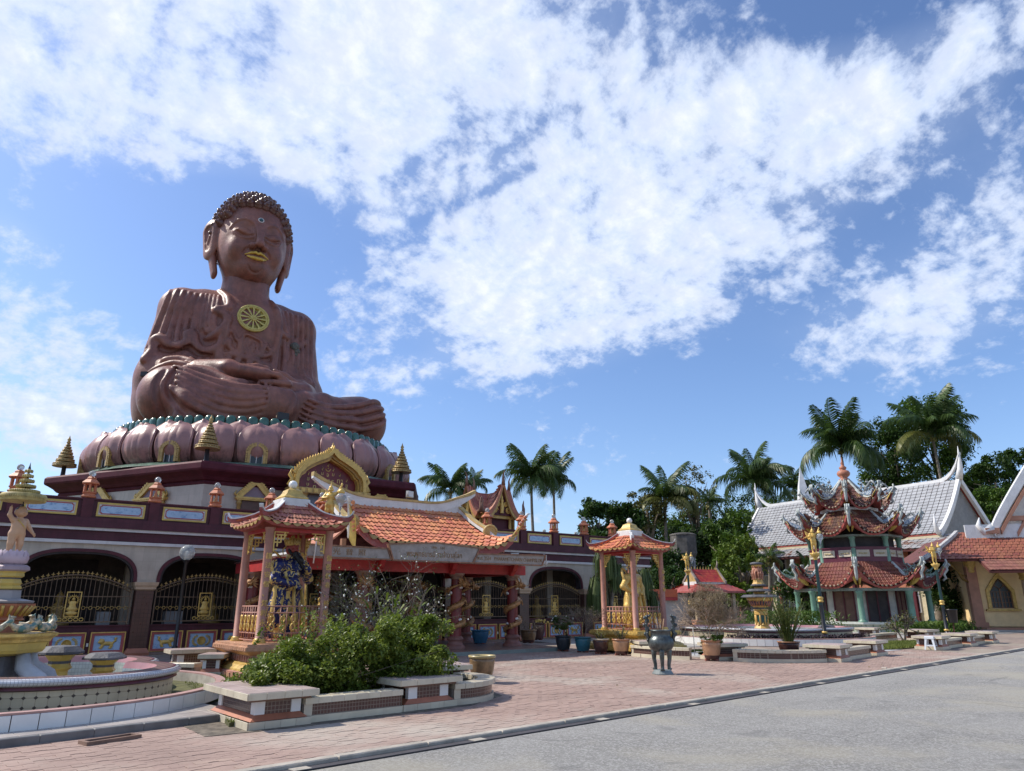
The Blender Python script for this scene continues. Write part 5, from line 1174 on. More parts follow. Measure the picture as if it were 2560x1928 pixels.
# collar flap of the right side and its zig-zag hem
fold([(-1.75, 10.3), (-1.35, 9.6), (-1.22, 8.9), (-1.3, 8.5), (-1.95, 8.25), (-1.4, 7.95), (-1.25, 7.6), (-1.5, 7.0), (-1.9, 6.55), (-2.35, 6.3)], .2, .16, n=40)
fold([(-1.25, 7.5), (-1.35, 6.5), (-1.5, 5.6), (-1.35, 5.0), (-.9, 4.75)], .2, .2)
fold([(-1.3, 6.1), (-1.9, 5.55), (-2.5, 5.45), (-2.9, 5.9), (-3.05, 6.5), (-3.35, 6.45), (-3.3, 5.95), (-3.7, 5.6), (-4.2, 5.65), (-4.7, 6.1), (-5.05, 5.95), (-5.1, 5.2), (-5.45, 4.5)], .23, .14, n=60, taper=False)
groove([(-1.9, 5.3), (-2.6, 5.15), (-3.3, 5.6), (-4.2, 5.3), (-4.85, 5.5)], .13)
for i in range(4): fold([(-1.6-.45*i, 5.1-.1*i), (-1.7-.45*i, 4.5), (-1.5-.35*i, 3.9)], .1)
fold([(-4.6, 4.4), (-3.6, 4.55), (-2.6, 4.0)], .16); fold([(-5.2, 3.6), (-4.0, 4.2), (-2.9, 3.8)], .13)
# robe edges at the statue's left
fold([(1.55, 10.2), (1.85, 9.2), (2.0, 8.0), (1.95, 6.5), (1.9, 5.0), (1.7, 4.1)], .2, .16, n=36); fold([(2.0, 9.7), (2.35, 8.6), (2.5, 7.9), (2.9, 7.6)], .13)
fold([(2.05, 7.7), (2.55, 7.45), (2.75, 7.6)], .15); fold([(2.45, 7.3), (2.6, 6.0), (2.5, 4.8), (2.1, 4.0)], .14)
for i in range(6):
    x0 = 2.6+.36*i; fold([(x0, 9.65-.05*i), (x0+.12, 8.4), (x0+.2, 7.0-.25*(i % 2)), (x0+.25, 5.8-.3*i*.6)], .095, .12)
fold([(3.3, 7.6), (3.6, 7.2), (3.9, 7.45), (4.2, 7.7)], .11); fold([(5.3, 3.4), (4.9, 3.8), (4.55, 4.3), (4.7, 4.65), (4.4, 4.8), (4.0, 4.5), (3.8, 4.25)], .18, .14, n=34)
for i in range(3): fold([(3.9+.3*i, 5.6), (4.0+.3*i, 5.1-.1*i), (4.2+.25*i, 4.7-.2*i)], .1)
groove([(3.6, 4.0), (4.2, 4.35), (4.6, 4.1)], .12)
# inner garment: wavy edge, pleats, belt
fold([(-1.15, 7.0), (-.85, 6.85), (-.6, 6.4), (-.3, 6.45), (-.2, 6.8), (.1, 6.85), (.5, 6.75), (.9, 6.6), (1.0, 6.3), (1.3, 6.5), (1.5, 6.2), (1.85, 6.5)], .075, .1, n=50, taper=False)
fold([(-1.2, 5.45), (-.4, 5.35), (.5, 5.25), (1.2, 5.15), (1.85, 5.25)], .16, .12)
for x, w in ((-.9, .3), (-.35, .25), (.35, .3), (.95, .3), (1.45, .25)):
    fold([(x, 5.2), (x-.08, 4.7), (x-.1, 4.0)], .14); fold([(x*.5, 5.5), (x*1.05, 5.9), (x*1.15+.05, 6.4)], .1)
for r_ in (.28, .5): fold([(.4-r_, 6.5), (.4-r_*1.05, 6.0), (.4-r_*.5, 5.55), (.4, 5.45), (.4+r_*.5, 5.55), (.4+r_*1.05, 6.0), (.4+r_, 6.4)], .07, .08)
# shin and thigh folds, right leg
def sweep(A_, B_, n, r):
    for i in range(n): f = i/(n-1); fold([(a[0]*(1-f)+b[0]*f, a[1]*(1-f)+b[1]*f) for a, b in zip(A_, B_)], r, .05, dy=-.055, n=40)
sweep([(-4.2, 3.3), (-3.0, 2.75), (-1.5, 2.3), (-.3, 2.2), (.6, 2.35)], [(-4.0, 1.5), (-3.2, .85), (-1.8, .4), (-.4, .45), (.6, .8)], 6, .2)
groove([(-4.6, 3.0), (-5.0, 2.0), (-4.7, .9), (-4.2, .2)], .15); groove([(-4.0, 3.2), (-4.4, 2.0), (-4.0, .9), (-3.3, .25)], .14)
fold([(-4.3, 1.9), (-3.9, 1.5), (-3.0, .95), (-2.0, .75)], .14)
fold([(-3.6, 3.45), (-2.4, 3.2), (-1.2, 2.55), (-.4, 2.55)], .2, .2)
for i in range(5): fold([(.55+.26*i, 2.65-.07*i), (.78+.25*i, 1.9), (.7+.22*i, 1.1), (.3+.24*i, .35)], .12, .08, dy=-.02)
fold([(1.75, 2.4), (2.05, 1.8), (1.9, 1.0), (1.4, .2)], .17, .1)
# left knee folds
sweep([(3.0, 2.0), (4.6, 1.95), (6.4, 2.4), (7.8, 3.0), (8.5, 2.95)], [(2.6, .9), (4.5, .4), (6.6, .35), (8.2, .9), (8.6, 1.6)], 5, .17)
V, FF = F_.extract(1); V[:, 0] += AX; bulk('body', V, FF, m_bud, BD, True); del SNAP
yw = frontY(.25, 8.05)
# head
H_ = Field((-3.3, -2.9, 9.9), (3.3, 4.2, 18.6), .058)
H_.ell((0, 1.05, 14.75), (2.32, 2.75, 3.05)).ell((0, .35, 12.9), (2.0, 1.92, 2.05), .7).ell((0, -.75, 11.85), (.95, .88, .8), .6).ell((0, .3, 14.0), (2.05, 2.02, 2.2), .5)
H_.cap((0, .9, 9.9), (0, .95, 12.0), 1.52, 1.5, .35)
for z in (10.35, 10.75, 11.1): H_.chain([(1.56*math.cos(t), .9+1.56*math.sin(t), z) for t in np.linspace(-PI, 0, 14)], .07, .1, 's')
H_.cap((0, -1.72, 14.4), (0, -2.22, 13.08), .17, .29, .16)
for s_ in (-1, 1):
    H_.ell((s_*1.0, -.95, 13.0), (.66, .58, .7), .5)
    H_.ell((s_*1.02, -1.86, 14.36), (.62, .32, .34), .28, 's')
    H_.ell((s_*.98, -1.16, 14.02), (.66, .56, .40), .06)
    H_.ell((s_*.38, -1.88, 12.98), (.26, .30, .22), .08)
HS = H_.d.copy()
def hline(pts, r, k=.04, op='u', dy=0.):
    P = []
    for x, z in curve(pts, 26):
        a, c = int(round((x-H_.lo[0])/H_.h)), int(round((z-H_.lo[2])/H_.h)); w = np.nonzero(HS[a, :, c] < 0)[0]
        if len(w): d1, d0 = HS[a, w[0], c], HS[a, w[0]-1, c]; P.append((x, H_.lo[1]+H_.h*(w[0]+d1/max(d0-d1, 1e-4)), z))
    P = np.array(P)
    for _ in range(5): P[1:-1, 1] = .5*P[1:-1, 1]+.25*(P[2:, 1]+P[:-2, 1])
    P[:, 1] += dy; e = np.minimum(np.arange(len(P)), np.arange(len(P))[::-1])/4; H_.chain(P, list(r*np.clip(.45+.55*e, 0, 1)), k, op)
for s_ in (-1, 1):
    hline([(s_*.15, 13.5), (s_*.19, 14.2), (s_*.36, 14.68), (s_*.85, 14.96), (s_*1.4, 14.82), (s_*1.76, 14.3)], .115, .05, 'u', .03)
    hline([(s_*.34, 13.82), (s_*.7, 13.70), (s_*1.1, 13.74), (s_*1.56, 14.02)], .10, .03, 's', .0)
    hline([(s_*.42, 14.06), (s_*.8, 14.30), (s_*1.25, 14.28), (s_*1.6, 14.06)], .05, .03, 's', .0)
    hline([(s_*.36, 13.66), (s_*.75, 13.52), (s_*1.15, 13.58), (s_*1.5, 13.86)], .085, .05, 'u', .02)
    hline([(s_*.60, 12.9), (s_*.80, 12.62), (s_*.86, 12.4)], .05, .08, 's', .0)
    H_.cap((s_*2.62, 1.0, 14.75), (s_*2.56, .95, 13.2), .85, .64, .15, 'u', ((1, -.45*s_, 0), .34)); H_.cap((s_*2.42, 1.05, 13.2), (s_*2.12, .85, 11.65), .52, .42, .12, 'u', ((1, 0, 0), .5))
    H_.cap((s_*2.88, .86, 14.6), (s_*2.78, .83, 13.4), .46, .3, .06, 's', ((1, -.45*s_, 0), .5)); H_.chain([(s_*2.66, .9, 14.3), (s_*2.7, 1.1, 13.7), (s_*2.6, .9, 13.2)], .1, .05)
    H_.ell((s_*.2, -2.18, 12.80), (.14, .2, .11), .04, 's')
hline([(0, 12.74), (0, 12.52)], .09, .05, 's'); H_.ell((0, -1.50, 12.33), (.72, .36, .34), .15)
hline([(-.72, 12.34), (-.4, 12.2), (0, 12.2), (.4, 12.2), (.72, 12.34)], .06, .05, 's')
hline([(.44*math.cos(t), 11.72+.42*math.sin(t)) for t in np.linspace(-PI, 0, 9)], .05, .05, 's')
for z in (10.5, 10.95): hline([(-1.45, z+.1), (-.8, z-.02), (0, z-.06), (.8, z-.02), (1.45, z+.1)], .09, .08, 's')
V, FF = H_.extract(1); V[:, 0] += AX; hd_ = bulk('head', V, FF, m_bud, BD, True)
Lp = Field((-1.1, -2.5, 11.8), (1.1, -1.1, 12.8), .025)
Lp.chain([(-.72, -1.62, 12.38), (-.38, -1.84, 12.47), (-.14, -1.94, 12.50), (0, -1.95, 12.44), (.14, -1.94, 12.50), (.38, -1.84, 12.47), (.72, -1.62, 12.38)], [.05, .09, .105, .085, .105, .09, .05], .05)
Lp.chain([(-.6, -1.68, 12.26), (-.28, -1.88, 12.13), (0, -1.93, 12.1), (.28, -1.88, 12.13), (.6, -1.68, 12.26)], [.05, .115, .125, .115, .05], .05)
V, FF = Lp.extract(1); V[:, 0] += AX; bulk('lips', V, FF, mat('bright_gold', (.58, .37, .07), .3, .4, var=.12, sc=5), BD, True)
# snail-shell curls
cu = MB(); cu.lathe([(.27, -.14), (.285, 0), (.27, .1), (.2, .155), (.205, .2), (.19, .25), (.12, .285), (.12, .32), (.1, .36), (.0, .4)], 10)
C_, Rr = np.array([0, 1.05, 14.75]), np.array([2.34, 2.77, 3.07]); Ms = []
for row in range(14):
    ph = R(2+8.3*row); ring_r = math.sin(ph)*2.6; n = max(1, int(2*PI*ring_r/.52))
    for k in range(n):
        t = 2*PI*(k+.5*(row % 2))/n-PI/2; d = np.array([math.sin(ph)*math.cos(t), math.sin(ph)*math.sin(t), math.cos(ph)]); p = C_+Rr*d
        nn = d/Rr; nn /= np.linalg.norm(nn)
        ax_ = abs(p[0]); hl = 16.25-.08*ax_**2 if ax_ < 1.5 else 16.07-1.9*(ax_-1.5)**.9
        front = p[1] < 1.2
        if front and p[2] < hl: continue
        if front and p[1] > .2 and p[2] < 13.4+max(0, (p[1]-.5))*.4: continue
        if p[1] > 2.6 and p[2] < 12.5: continue
        if 1.2 <= p[1] <= 2.6 and p[2] < 14.9: continue
        x = np.cross([0, 0, 1.], nn) if abs(nn[2]) < .98 else np.array([1., 0, 0]); x /= np.linalg.norm(x); y = np.cross(nn, x); Ms.append(frame(x*1.12, y*1.12, nn*1.2, p+[AX, 0, 0]))
pieces(BD, 'hair_curl', cu, Ms, m_hair, 300)
# third-eye jewel, chest wheel
def on_head(x, z):
    i = int(round((x-H_.lo[0])/H_.h)); k = int(round((z-H_.lo[2])/H_.h)); w = np.nonzero(H_.d[i, :, k] < 0)[0]; return H_.lo[1]+H_.h*w[0]
yu = on_head(0, 15.05)
mb = MB(); mb.lathe([(.2, -.05), (.2, .04), (.16, .07), (.14, .04), (.0, .04)], 18, T(AX, yu-.0, 15.05, rx=PI/2-R(10))); u_ = mb.build('brow_jewel', m_chinawhite, BD)
mb = MB(); mb.sphere((AX, yu-.03, 15.06), .13, 12, 8); mb.build('jewel_stone', mat('teal_stone', (.03, .10, .13), .15, var=.3, sc=12), u_)
yt = frontY(.25, 8.9); yb = frontY(.25, 7.2); tilt = math.atan2(yt-yb, 1.7)
WM = T(.25+AX, (yt+yb)/2-.12, 8.05, rx=PI/2-tilt)
m_wheel = mat('wheel_gold', (.58, .47, .14), .45, .15, var=.15, sc=6, dirt=.3, dcol=(.25, .2, .08))
mb = MB(); mb.lathe([(.78, 0), (.78, .12), (.82, .15), (.85, .12), (.93, .12), (.96, .15), (1.0, .12), (1.0, 0)], 48, WM); wr = mb.build('dharma_wheel', m_wheel, BD)
mb = MB(); mb.lathe([(.9, .10), (.9, .0)], 8, WM)
mb = MB()
for k in range(60): a = 2*PI*k/60; mb.cbox((.89*math.cos(a), .89*math.sin(a), .14), (.05, .05, .04), WM)
mb.build('rim_beads', m_wheel, wr)
sp_ = MB(); sp_.add([(.17, -.03, .05), (.8, -.055, .05), (.8, .055, .05), (.17, .03, .05), (.17, -.03, .11), (.8, -.055, .12), (.8, .055, .12), (.17, .03, .11)], [(4, 5, 6, 7), (0, 1, 5, 4), (2, 3, 7, 6)]); msp = sp_.mesh('spoke'); msp.materials.append(m_wheel)
for k in range(12): link('spoke', msp, wr, M=WM @ T(rz=2*PI*k/12))
mb = MB(); mb.lathe([(.2, 0), (.2, .14), (.15, .17), (.13, .13), (.08, .13), (.06, .19), (.0, .2)], 20, WM); mb.build('hub', m_wheel, wr)
mb = MB(); mb.tube([(AX+.35, 1.0, 18.1), (AX+.35, 1.0, 18.75)], .025, 5); mb.tube([(AX+.22, 1, 18.7), (AX+.35, 1, 18.5), (AX+.48, 1, 18.7)], .02, 5); lr = mb.build('lightning_rod', m_bar, BD)
yn_ = frontY(3.3, 6.8)
nb = MB()
for k in range(14): nb.sphere((AX+3.3+rnd.uniform(-.18, .18), yn_-.06+rnd.uniform(-.1, .05), 6.75+rnd.uniform(-.35, .4)), rnd.uniform(.14, .24), 7, 5)
o = nb.build('hornet_nest', mat('grey_nest', (.13, .12, .10), .9, var=.3, sc=8, bump=1.2, bsc=20)); 
o.matrix_world = BD.matrix_basis.copy(); bpy.context.view_layer.update(); o.location = BD.location; o.rotation_euler = BD.rotation_euler; o.scale = BD.scale
tag(o, 'rough grey hornet nest clinging to the statue left chest fold', 'nest')
# lamps at the statue's feet
def spot(label, x, y, z, rz, s=1.):
    M_ = Matrix.Translation(BD.location) @ Matrix.Rotation(R(-4), 4, 'Z') @ Vector((x*.943, y*.943, z*.943)); t = thing('spotlight', label, 'spotlight', M_, rz, 'black spotlights around the statue')
    mb = MB(); mb.cbox((0, 0, .28*s), (.62*s, .3*s, .42*s)); mb.build('housing', mat('black_housing', (.015, .015, .017), .4), t); mb = MB(); mb.cbox((0, .155*s, .28*s), (.52*s, .02, .34*s)); mb.build('lens', glassmat('lamp_glass', (.03, .03, .035)), t)
    mb = MB(); mb.tube([(-.33*s, 0, .3*s), (-.33*s, 0, 0), (.33*s, 0, 0), (.33*s, 0, .3*s)], .02, 5); mb.build('bracket', m_bar, t)
spot('black spotlight on the lotus rim below the folded shin', -1.55, -7.4, .08, 0, .95); spot('smaller black spotlight to the right on the lotus rim', .55, -7.3, .08, 0, .7); spot('black spotlight beside the statue right knee', -8.15, -.9, 3.3, R(-40), .6); spot('black spotlight near the far knee on the lotus rim', 5.2, -4.6, .05, R(40), .6)
# ================================================================ guardian pavilions
m_pcol = mat('pavilion_pink', (.40, .185, .135), .55, var=.14, streak=.3, dcol=(.45, .36, .3), dirt=.15)
m_peach = mat('peach_relief', (.50, .27, .16), .5, var=.2, dirt=.35, dcol=(.3, .14, .06), bump=.8, bsc=30)
m_golda = mat('aged_gold', (.58, .39, .11), .38, .15, var=.2, sc=7, dirt=.45, dcol=(.18, .10, .03), bump=.5, bsc=28)
def carved_band(mb, half, z0, z1, n, d=.03):
    for k in range(4):
        M_ = T(rz=k*PI/2)
        for i in range(n):
            x = -half+(i+.5)*2*half/n; w = half/n*.75; mb.box(x-w, x+w, -half-d, -half+.005, z0, z1, M_, w*.3, 0)
def pavilion(name, label, loc, rz, zb, zt, plinth_mats, tilem, chars, h=.72, zp=.1):
    t = thing(name, label, 'pavilion', (loc[0], loc[1], 0), rz, 'guardian pavilions'); q2 = math.sqrt(2)
    pm, pm2 = plinth_mats; H = h+.36
    def tier(prof, nm, m): mb = MB(); mb.ring([(r*q2, z) for r, z in prof], 4, None, PI/4); return mb.build(nm, m, t)
    z = lambda f: zp+(zb-zp)*f
    tier([(H+.16, z(0)), (H+.16, z(.22)), (H+.10, z(.24))], 'plinth_foot', pm2); mb = MB(); carved_band(mb, H+.16, z(.04), z(.18), 9); mb.build('carved_band', pm, t)
    tier([(H+.10, z(.245)), (H+.09, z(.30)), (H+.0, z(.40)), (H-.1, z(.44)), (H-.12, z(.47))], 'lotus_step', m_golda); mb = MB(); carved_band(mb, H-.12, z(.48), z(.64), 13, .02); mb.build('carved_waist', pm2, t)
    tier([(H-.12, z(.471)), (H-.12, z(.66)), (H-.06, z(.70)), (H+.03, z(.78)), (H+.05, z(.80)), (H+.05, z(.93)), (H+.02, z(.94)), (H+.02, z(1))], 'plinth_cap', pm); mb = MB(); carved_band(mb, H+.05, z(.82), z(.91), 17, .012); mb.build('carved_edge', pm, t)
    mb = MB(); mb.lathe([(.13, 0), (.14, .03), (.115, .06), (.125, .08), (.098, .10), (.092, zt-zb-.08), (.11, zt-zb-.05), (.12, zt-zb)], 16); meq_ = mb.mesh('column'); meq_.materials.append(m_pcol)
    mb = MB(); mb.lathe([(.137, -.001), (.147, .03), (.12, .06), (.131, .08), (.105, .102)], 16); mcb = mb.mesh('column_base'); mcb.materials.append(m_gold)
    for i, j in ((-1, 1), (-1, -1), (1, -1), (1, 1)): c = link('column', meq_, t, (i*h, j*h, zb)); link('column_base', mcb, c)
    for ci, (i, j) in enumerate(((-1, -1), (1, -1))):
        for k, ch in enumerate(chars[ci]): text('character', ch, .15, m_gold, t, T(i*h, j*h, zb+(zt-zb)*.74-k*.205, R(0 if i < 0 else 0)) @ T(-.0, -.101, 0) @ WALLF, .006)
    br = MB()   # fretwork bracket
    for a, b, c, d in ((0, .34, -.02, 0), (.0, .03, -.46, 0), (.06, .30, -.09, -.06), (.08, .11, -.34, -.06), (.16, .19, -.25, -.06), (.08, .26, -.17, -.14), (.24, .27, -.17, -.02), (.02, .16, -.26, -.23), (.03, .1, -.42, -.39)): br.box(a, b, -.012, .012, c, d)
    mbr = br.mesh('fret_bracket'); mbr.materials.append(m_gold)
    for k in range(4):
        M_ = T(rz=k*PI/2)
        for s_ in (-1, 1): link('fret_bracket', mbr, t, M=M_ @ T(-s_*(h-.10), -h, zt-.08) @ np.diag([s_, 1, 1, 1]))
        mb = MB(); mb.box(-h+.1, h-.1, -h-.04, -h+.04, zt-.08, zt+.0, M_); mb.build('lintel', m_red if k else m_red, t)
    eh = h+.33; zr = zt+.64; tz = .27
    def surf(k):
        def f(s_, t_):
            w = tz+(eh-tz)*t_; x = (s_*2-1)*w; z_ = zr-.56*(1-(1-t_)**1.35)+.15*abs(s_*2-1)**5*max(0, t_-.4)*1.67
            p = np.array([x, -w, z_, 1]); return (T(rz=k*PI/2) @ p)[:3]
        return f
    Ms = []
    for k in range(4): Ms += field_mats(surf(k), 9, 5, .42, .04)
    pieces(t, 'roof_tile', tile_piece(), Ms, tilem, 200)
    dk = MB()
    for k in range(4):
        f = surf(k); dk.slab([[np.array(f(i/8, j/6))-[0, 0, .02] for j in range(7)] for i in range(9)], .07)
    dk.build('roof_deck', m_fascia, t)
    Ms = []; 
    for k in range(4):
        f = surf(k)
        for i in range(9):
            a, b = np.array(f(i/9, 1)), np.array(f((i+1)/9, 1)); x = b-a; o_ = T(rz=k*PI/2) @ np.array([0, -1, 0, 0]); Ms.append(frame(x, -o_[:3]*np.linalg.norm(x), (0, 0, np.linalg.norm(x)*.42), (a+b)/2+o_[:3]*.025+[0, 0, .02]))
    pieces(t, 'drip_tile', ev, Ms, MATS['glazed_drip'], 40)
    for k in range(4):
        f = surf(k); mb = MB(); pts = [np.array(f(0, x))+[0, 0, .01] for x in np.linspace(0, 1, 12)]; d = pts[-1]-pts[-2]; d /= np.linalg.norm(d); pts += [pts[-1]+d*.07+[0, 0, .05], pts[-1]+d*.11+[0, 0, .13]]
        sweep_wall(mb, pts, -.03, [.08]*12+[.05, .02], .07); mb.build('hip_ridge', m_fascia, t); mb = MB(); sweep_wall(mb, [p+[0, 0, .083] for p in pts], 0, .03, .10); mb.build('hip_coping', m_plaster, t)
    tier([(.34, zr-.06), (.34, zr+.12), (.30, zr+.14)], 'roof_block', m_plaster)
    tier([(.30, zr+.141), (.31, zr+.17), (.27, zr+.2), (.22, zr+.25), (.2, zr+.28), (.17, zr+.36), (.10, zr+.4), (.06, zr+.42)], 'gilt_cap', m_golda)
    mb = MB(); mb.sphere((0, 0, zr+.51), .105, 16, 10); mb.build('globe', m_chinawhite, t)
    # railings
    for k in range(4):
        M_ = T(rz=k*PI/2) @ T(0, -h, zb); mb = MB()
        for x in np.linspace(-h+.13, h-.13, 9): mb.tube([(x, 0, .05), (x, 0, .78)], .011, 5, M_)
        for zq in (.05, .2, .64, .78): mb.tube([(-h+.1, 0, zq), (h-.1, 0, zq)], .014, 5, M_)
        ra = mb.build('railing', m_pcol, t); mb = MB()
        for x in np.linspace(-h+.24, h-.24, 5):
            for s_ in (-1, 1): mb.tube([(x+.05*s_*math.sin(q), -.02, .24+.34*q/6) for q in np.linspace(0, 6, 13)], .02, 5, M_)
        mb.build('gilt_scroll', m_gold, ra)
    return t
pavL = pavilion('guardian_pavilion', 'four column pink pavilion with small tiled roof left of the hedge', (6.08, 17.3), R(2), .80, 3.32, (m_peach, m_pcol), m_tiler, ('護法安僧、梵刹永', '伽藍使者、神威赫'), .73)
pavM = pavilion('guardian_pavilion', 'four column pavilion with bright orange roof over the all gold statue', (19.3, 18.6), R(2), .74, 3.42, (m_golda, m_gold), m_tile, ('', '護法安僧'), .74)
# ---------------------------------------------------------------- guardian statues
def hand(F, w, d, up, s=.1, curl=.5):
    """palm and five fingers from wrist w towards d; up = palm side"""
    w, d, up = np.array(w, float), np.array(d, float), np.array(up, float); d /= np.linalg.norm(d); side = np.cross(d, up); side /= np.linalg.norm(side); up = np.cross(side, d)
    F.cap(w, w+d*s*.8, s*.36, s*.42, s*.2)
    for k, L in enumerate((.62, .72, .68, .52)):
        b = w+d*s*.95+side*s*.26*(k-1.5); m = b+d*s*L*.6+up*s*.18*curl; e = m+d*s*L*.35+up*s*.5*curl; F.chain([b, m, e], [s*.13, s*.12, s*.1], s*.05)
    b = w+d*s*.35-side*s*.42; F.chain([b, b+d*s*.35-side*s*.25+up*s*.1, b+d*s*.7-side*s*.2+up*s*.3], [s*.15, s*.13, s*.1], s*.06)
def guardian(label, loc, rz, pose, mb_body, m_head, m_hand, m_hair_, m_crown):
    t = thing('guardian_statue', label, 'statue', loc, rz, 'guardian statues in pavilions')
    F = Field((-.85, -.62, -.02), (.85, .5, 2.2), .02)
    for s_ in (-1, 1):
        F.chain([(s_*.14, 0, .95), (s_*.17, -.04, .5), (s_*.18, 0, .12)], [.17, .15, .12], .05); F.ell((s_*.19, -.10, .07), (.10, .19, .08), .04)
        F.ell((s_*.18, -.05, .48), (.13, .13, .16), .04)
    F.ell((0, .08, .75), (.36, .24, .62), .12); F.cap((0, .16, .15), (0, .1, .9), .26, .24, .1)
    F.chain([(-.30, -.02, 1.08), (-.36, .0, .7), (-.34, .02, .35)], [.16, .17, .12], .06); F.chain([(.30, -.02, 1.08), (.37, .0, .7), (.36, .02, .35)], [.16, .17, .12], .06)
    F.ell((0, -.02, 1.12), (.31, .25, .20), .08); F.ell((0, -.0, 1.42), (.31, .22, .36), .1); F.ell((0, -.13, 1.22), (.2, .16, .18), .06)
    F.cap((-.28, 0, 1.68), (.28, 0, 1.68), .15, .15, .1); F.cap((0, 0, 1.7), (0, -.01, 1.92), .12, .10, .06)
    for s_ in (-1, 1): F.ell((s_*.40, 0, 1.66), (.17, .17, .16), .05)
    if pose == 'beard':
        F.chain([(.42, 0, 1.62), (.55, -.12, 1.36), (.24, -.36, 1.58)], [.13, .115, .085], .05); hand(F, (.22, -.37, 1.6), (-.4, -.1, .9), (-.6, 0, -.3), .12)
        F.chain([(-.42, 0, 1.62), (-.54, -.06, 1.32), (-.26, -.30, 1.22)], [.13, .115, .085], .05); hand(F, (-.24, -.31, 1.22), (1, -.15, .1), (0, 1, 0), .12)
    else:
        F.chain([(-.42, 0, 1.62), (-.69, .03, 1.36), (-.36, -.18, 1.14)], [.13, .10, .07], .04)
        F.chain([(.42, 0, 1.62), (.62, -.02, 1.32), (.40, -.2, 1.0)], [.14, .13, .08], .05); hand(F, (.39, -.21, .99), (-.3, -.3, -.9), (-1, 0, .2), .13)
    for i in range(9):
        x = -.36+.09*i; F.chain([(x*.7, -.30+abs(x)*.35, 1.05), (x*1.02, -.36+abs(x)*.45, .6), (x*1.1, -.30+abs(x)*.45, .22)], .016, .03, 's')
    F.chain([(.33*math.cos(a), .25*math.sin(a)-.02, 1.14) for a in np.linspace(-PI, PI, 21)], .035, .02)
    for zq, r_ in ((1.38, .3), (1.55, .3)): F.chain([(r_*math.cos(a), .23*math.sin(a), zq+.04*math.cos(a)**2) for a in np.linspace(-PI, 0, 13)], .02, .02)
    F.ell((0, -.24, 1.45), (.08, .05, .09), .02); F.ell((0, -.33, 1.14), (.09, .06, .07), .02)
    F.build('body', mb_body, t)
    if pose != 'beard':
        G_ = Field((-.5, -.5, 1.0), (-.1, .1, 1.35), .014); hand(G_, (-.37, -.19, 1.17), (1, -.3, -.25), (0, 0, -1), .15, .9); G_.build('hand', m_hand, t)
    Hd = Field((-.3, -.36, 1.82), (.3, .3, 2.4), .013)
    Hd.ell((0, -.02, 2.06), (.135, .155, .185), 0).ell((0, -.06, 1.96), (.10, .11, .09), .05).cap((0, -.165, 2.09), (0, -.195, 2.02), .022, .034, .02)
    for s_ in (-1, 1): Hd.ell((s_*.06, -.158, 2.085), (.035, .02, .018), .012, 's').ell((s_*.06, -.15, 2.083), (.028, .02, .016), .006).chain([(s_*.02, -.168, 2.12), (s_*.07, -.162, 2.14), (s_*.12, -.12, 2.11)], .012, .012).ell((s_*.145, 0, 2.05), (.025, .04, .07), .01).ell((s_*.08, -.13, 2.02), (.045, .04, .04), .02)
    Hd.chain([(-.05, -.158, 1.965), (0, -.168, 1.972), (.05, -.158, 1.965)], .014, .01); Hd.build('head', m_head, t)
    if pose == 'beard':
        B = Field((-.3, -.45, 1.5), (.4, .1, 2.1), .014); B.chain([(0, -.13, 1.93), (.06, -.26, 1.78), (.12, -.3, 1.6)], [.085, .075, .03], .04)
        for s_ in (-1, 1): B.chain([(s_*.03, -.175, 1.985), (s_*.10, -.19, 1.94), (s_*.14, -.2, 1.8)], [.018, .016, .008], .02).chain([(s_*.13, -.05, 2.02), (s_*.11, -.12, 1.93)], .035, .03)
        for i in range(5): B.chain([(-.06+.03*i, -.2, 1.92), (.02+.03*i, -.34, 1.65)], .008, .01, 's')
        B.build('beard', m_hair_, t)
    mb = MB(); mb.lathe([(.15, 2.13), (.17, 2.16), (.165, 2.2), (.15, 2.24), (.12, 2.28), (.0, 2.31)], 16, T(0, -.01, 0))
    for k in range(9):
        a = -PI+PI*k/8; c, s2 = math.cos(a), math.sin(a); mb.lathe([(.035, 0), (.045, .05), (.0, .16)], 5, T(.17*c, .16*s2, 2.16))
    for s_ in (-1, 1):
        mb.tube([(s_*.16, .03, 2.16), (s_*.24, .02, 2.28), (s_*.2, .0, 2.4), (s_*.28, 0, 2.5)], [.035, .03, .022, .005], 5); mb.tube([(s_*.17, .02, 2.1), (s_*.25, .04, 2.02), (s_*.2, .05, 1.9)], [.02, .018, .01], 5)
    mb.sphere((0, -.02, 2.34), .05, 8, 6); mb.build('crown', m_crown, t)
    mb = MB()
    for s_ in (-1, 1):
        pts = curve([(s_*.25, .1, ), (s_*.5, .12), (s_*.62, .05), (s_*.52, -.1), (s_*.6, -.1)], 12); zz = np.interp(np.linspace(0, 1, 12), [0, .25, .5, .75, 1], [1.85, 2.02, 1.75, 1.2, .35])
        mb.tube(np.c_[pts, zz], .05, 6, flat=.35)
        mb.tube([(s_*.12, -.3, 1.12), (s_*.16, -.36, .8), (s_*.12, -.38, .45), (s_*.2, -.36, .2)], [.05, .06, .07, .03], 6, flat=.3)
    mb.build('ribbon', m_crown, t)
    mb = MB(); mb.lathe([(.5, -.1), (.52, -.05), (.5, 0)], 20); mb.build('rock_base', m_terra, t); return t
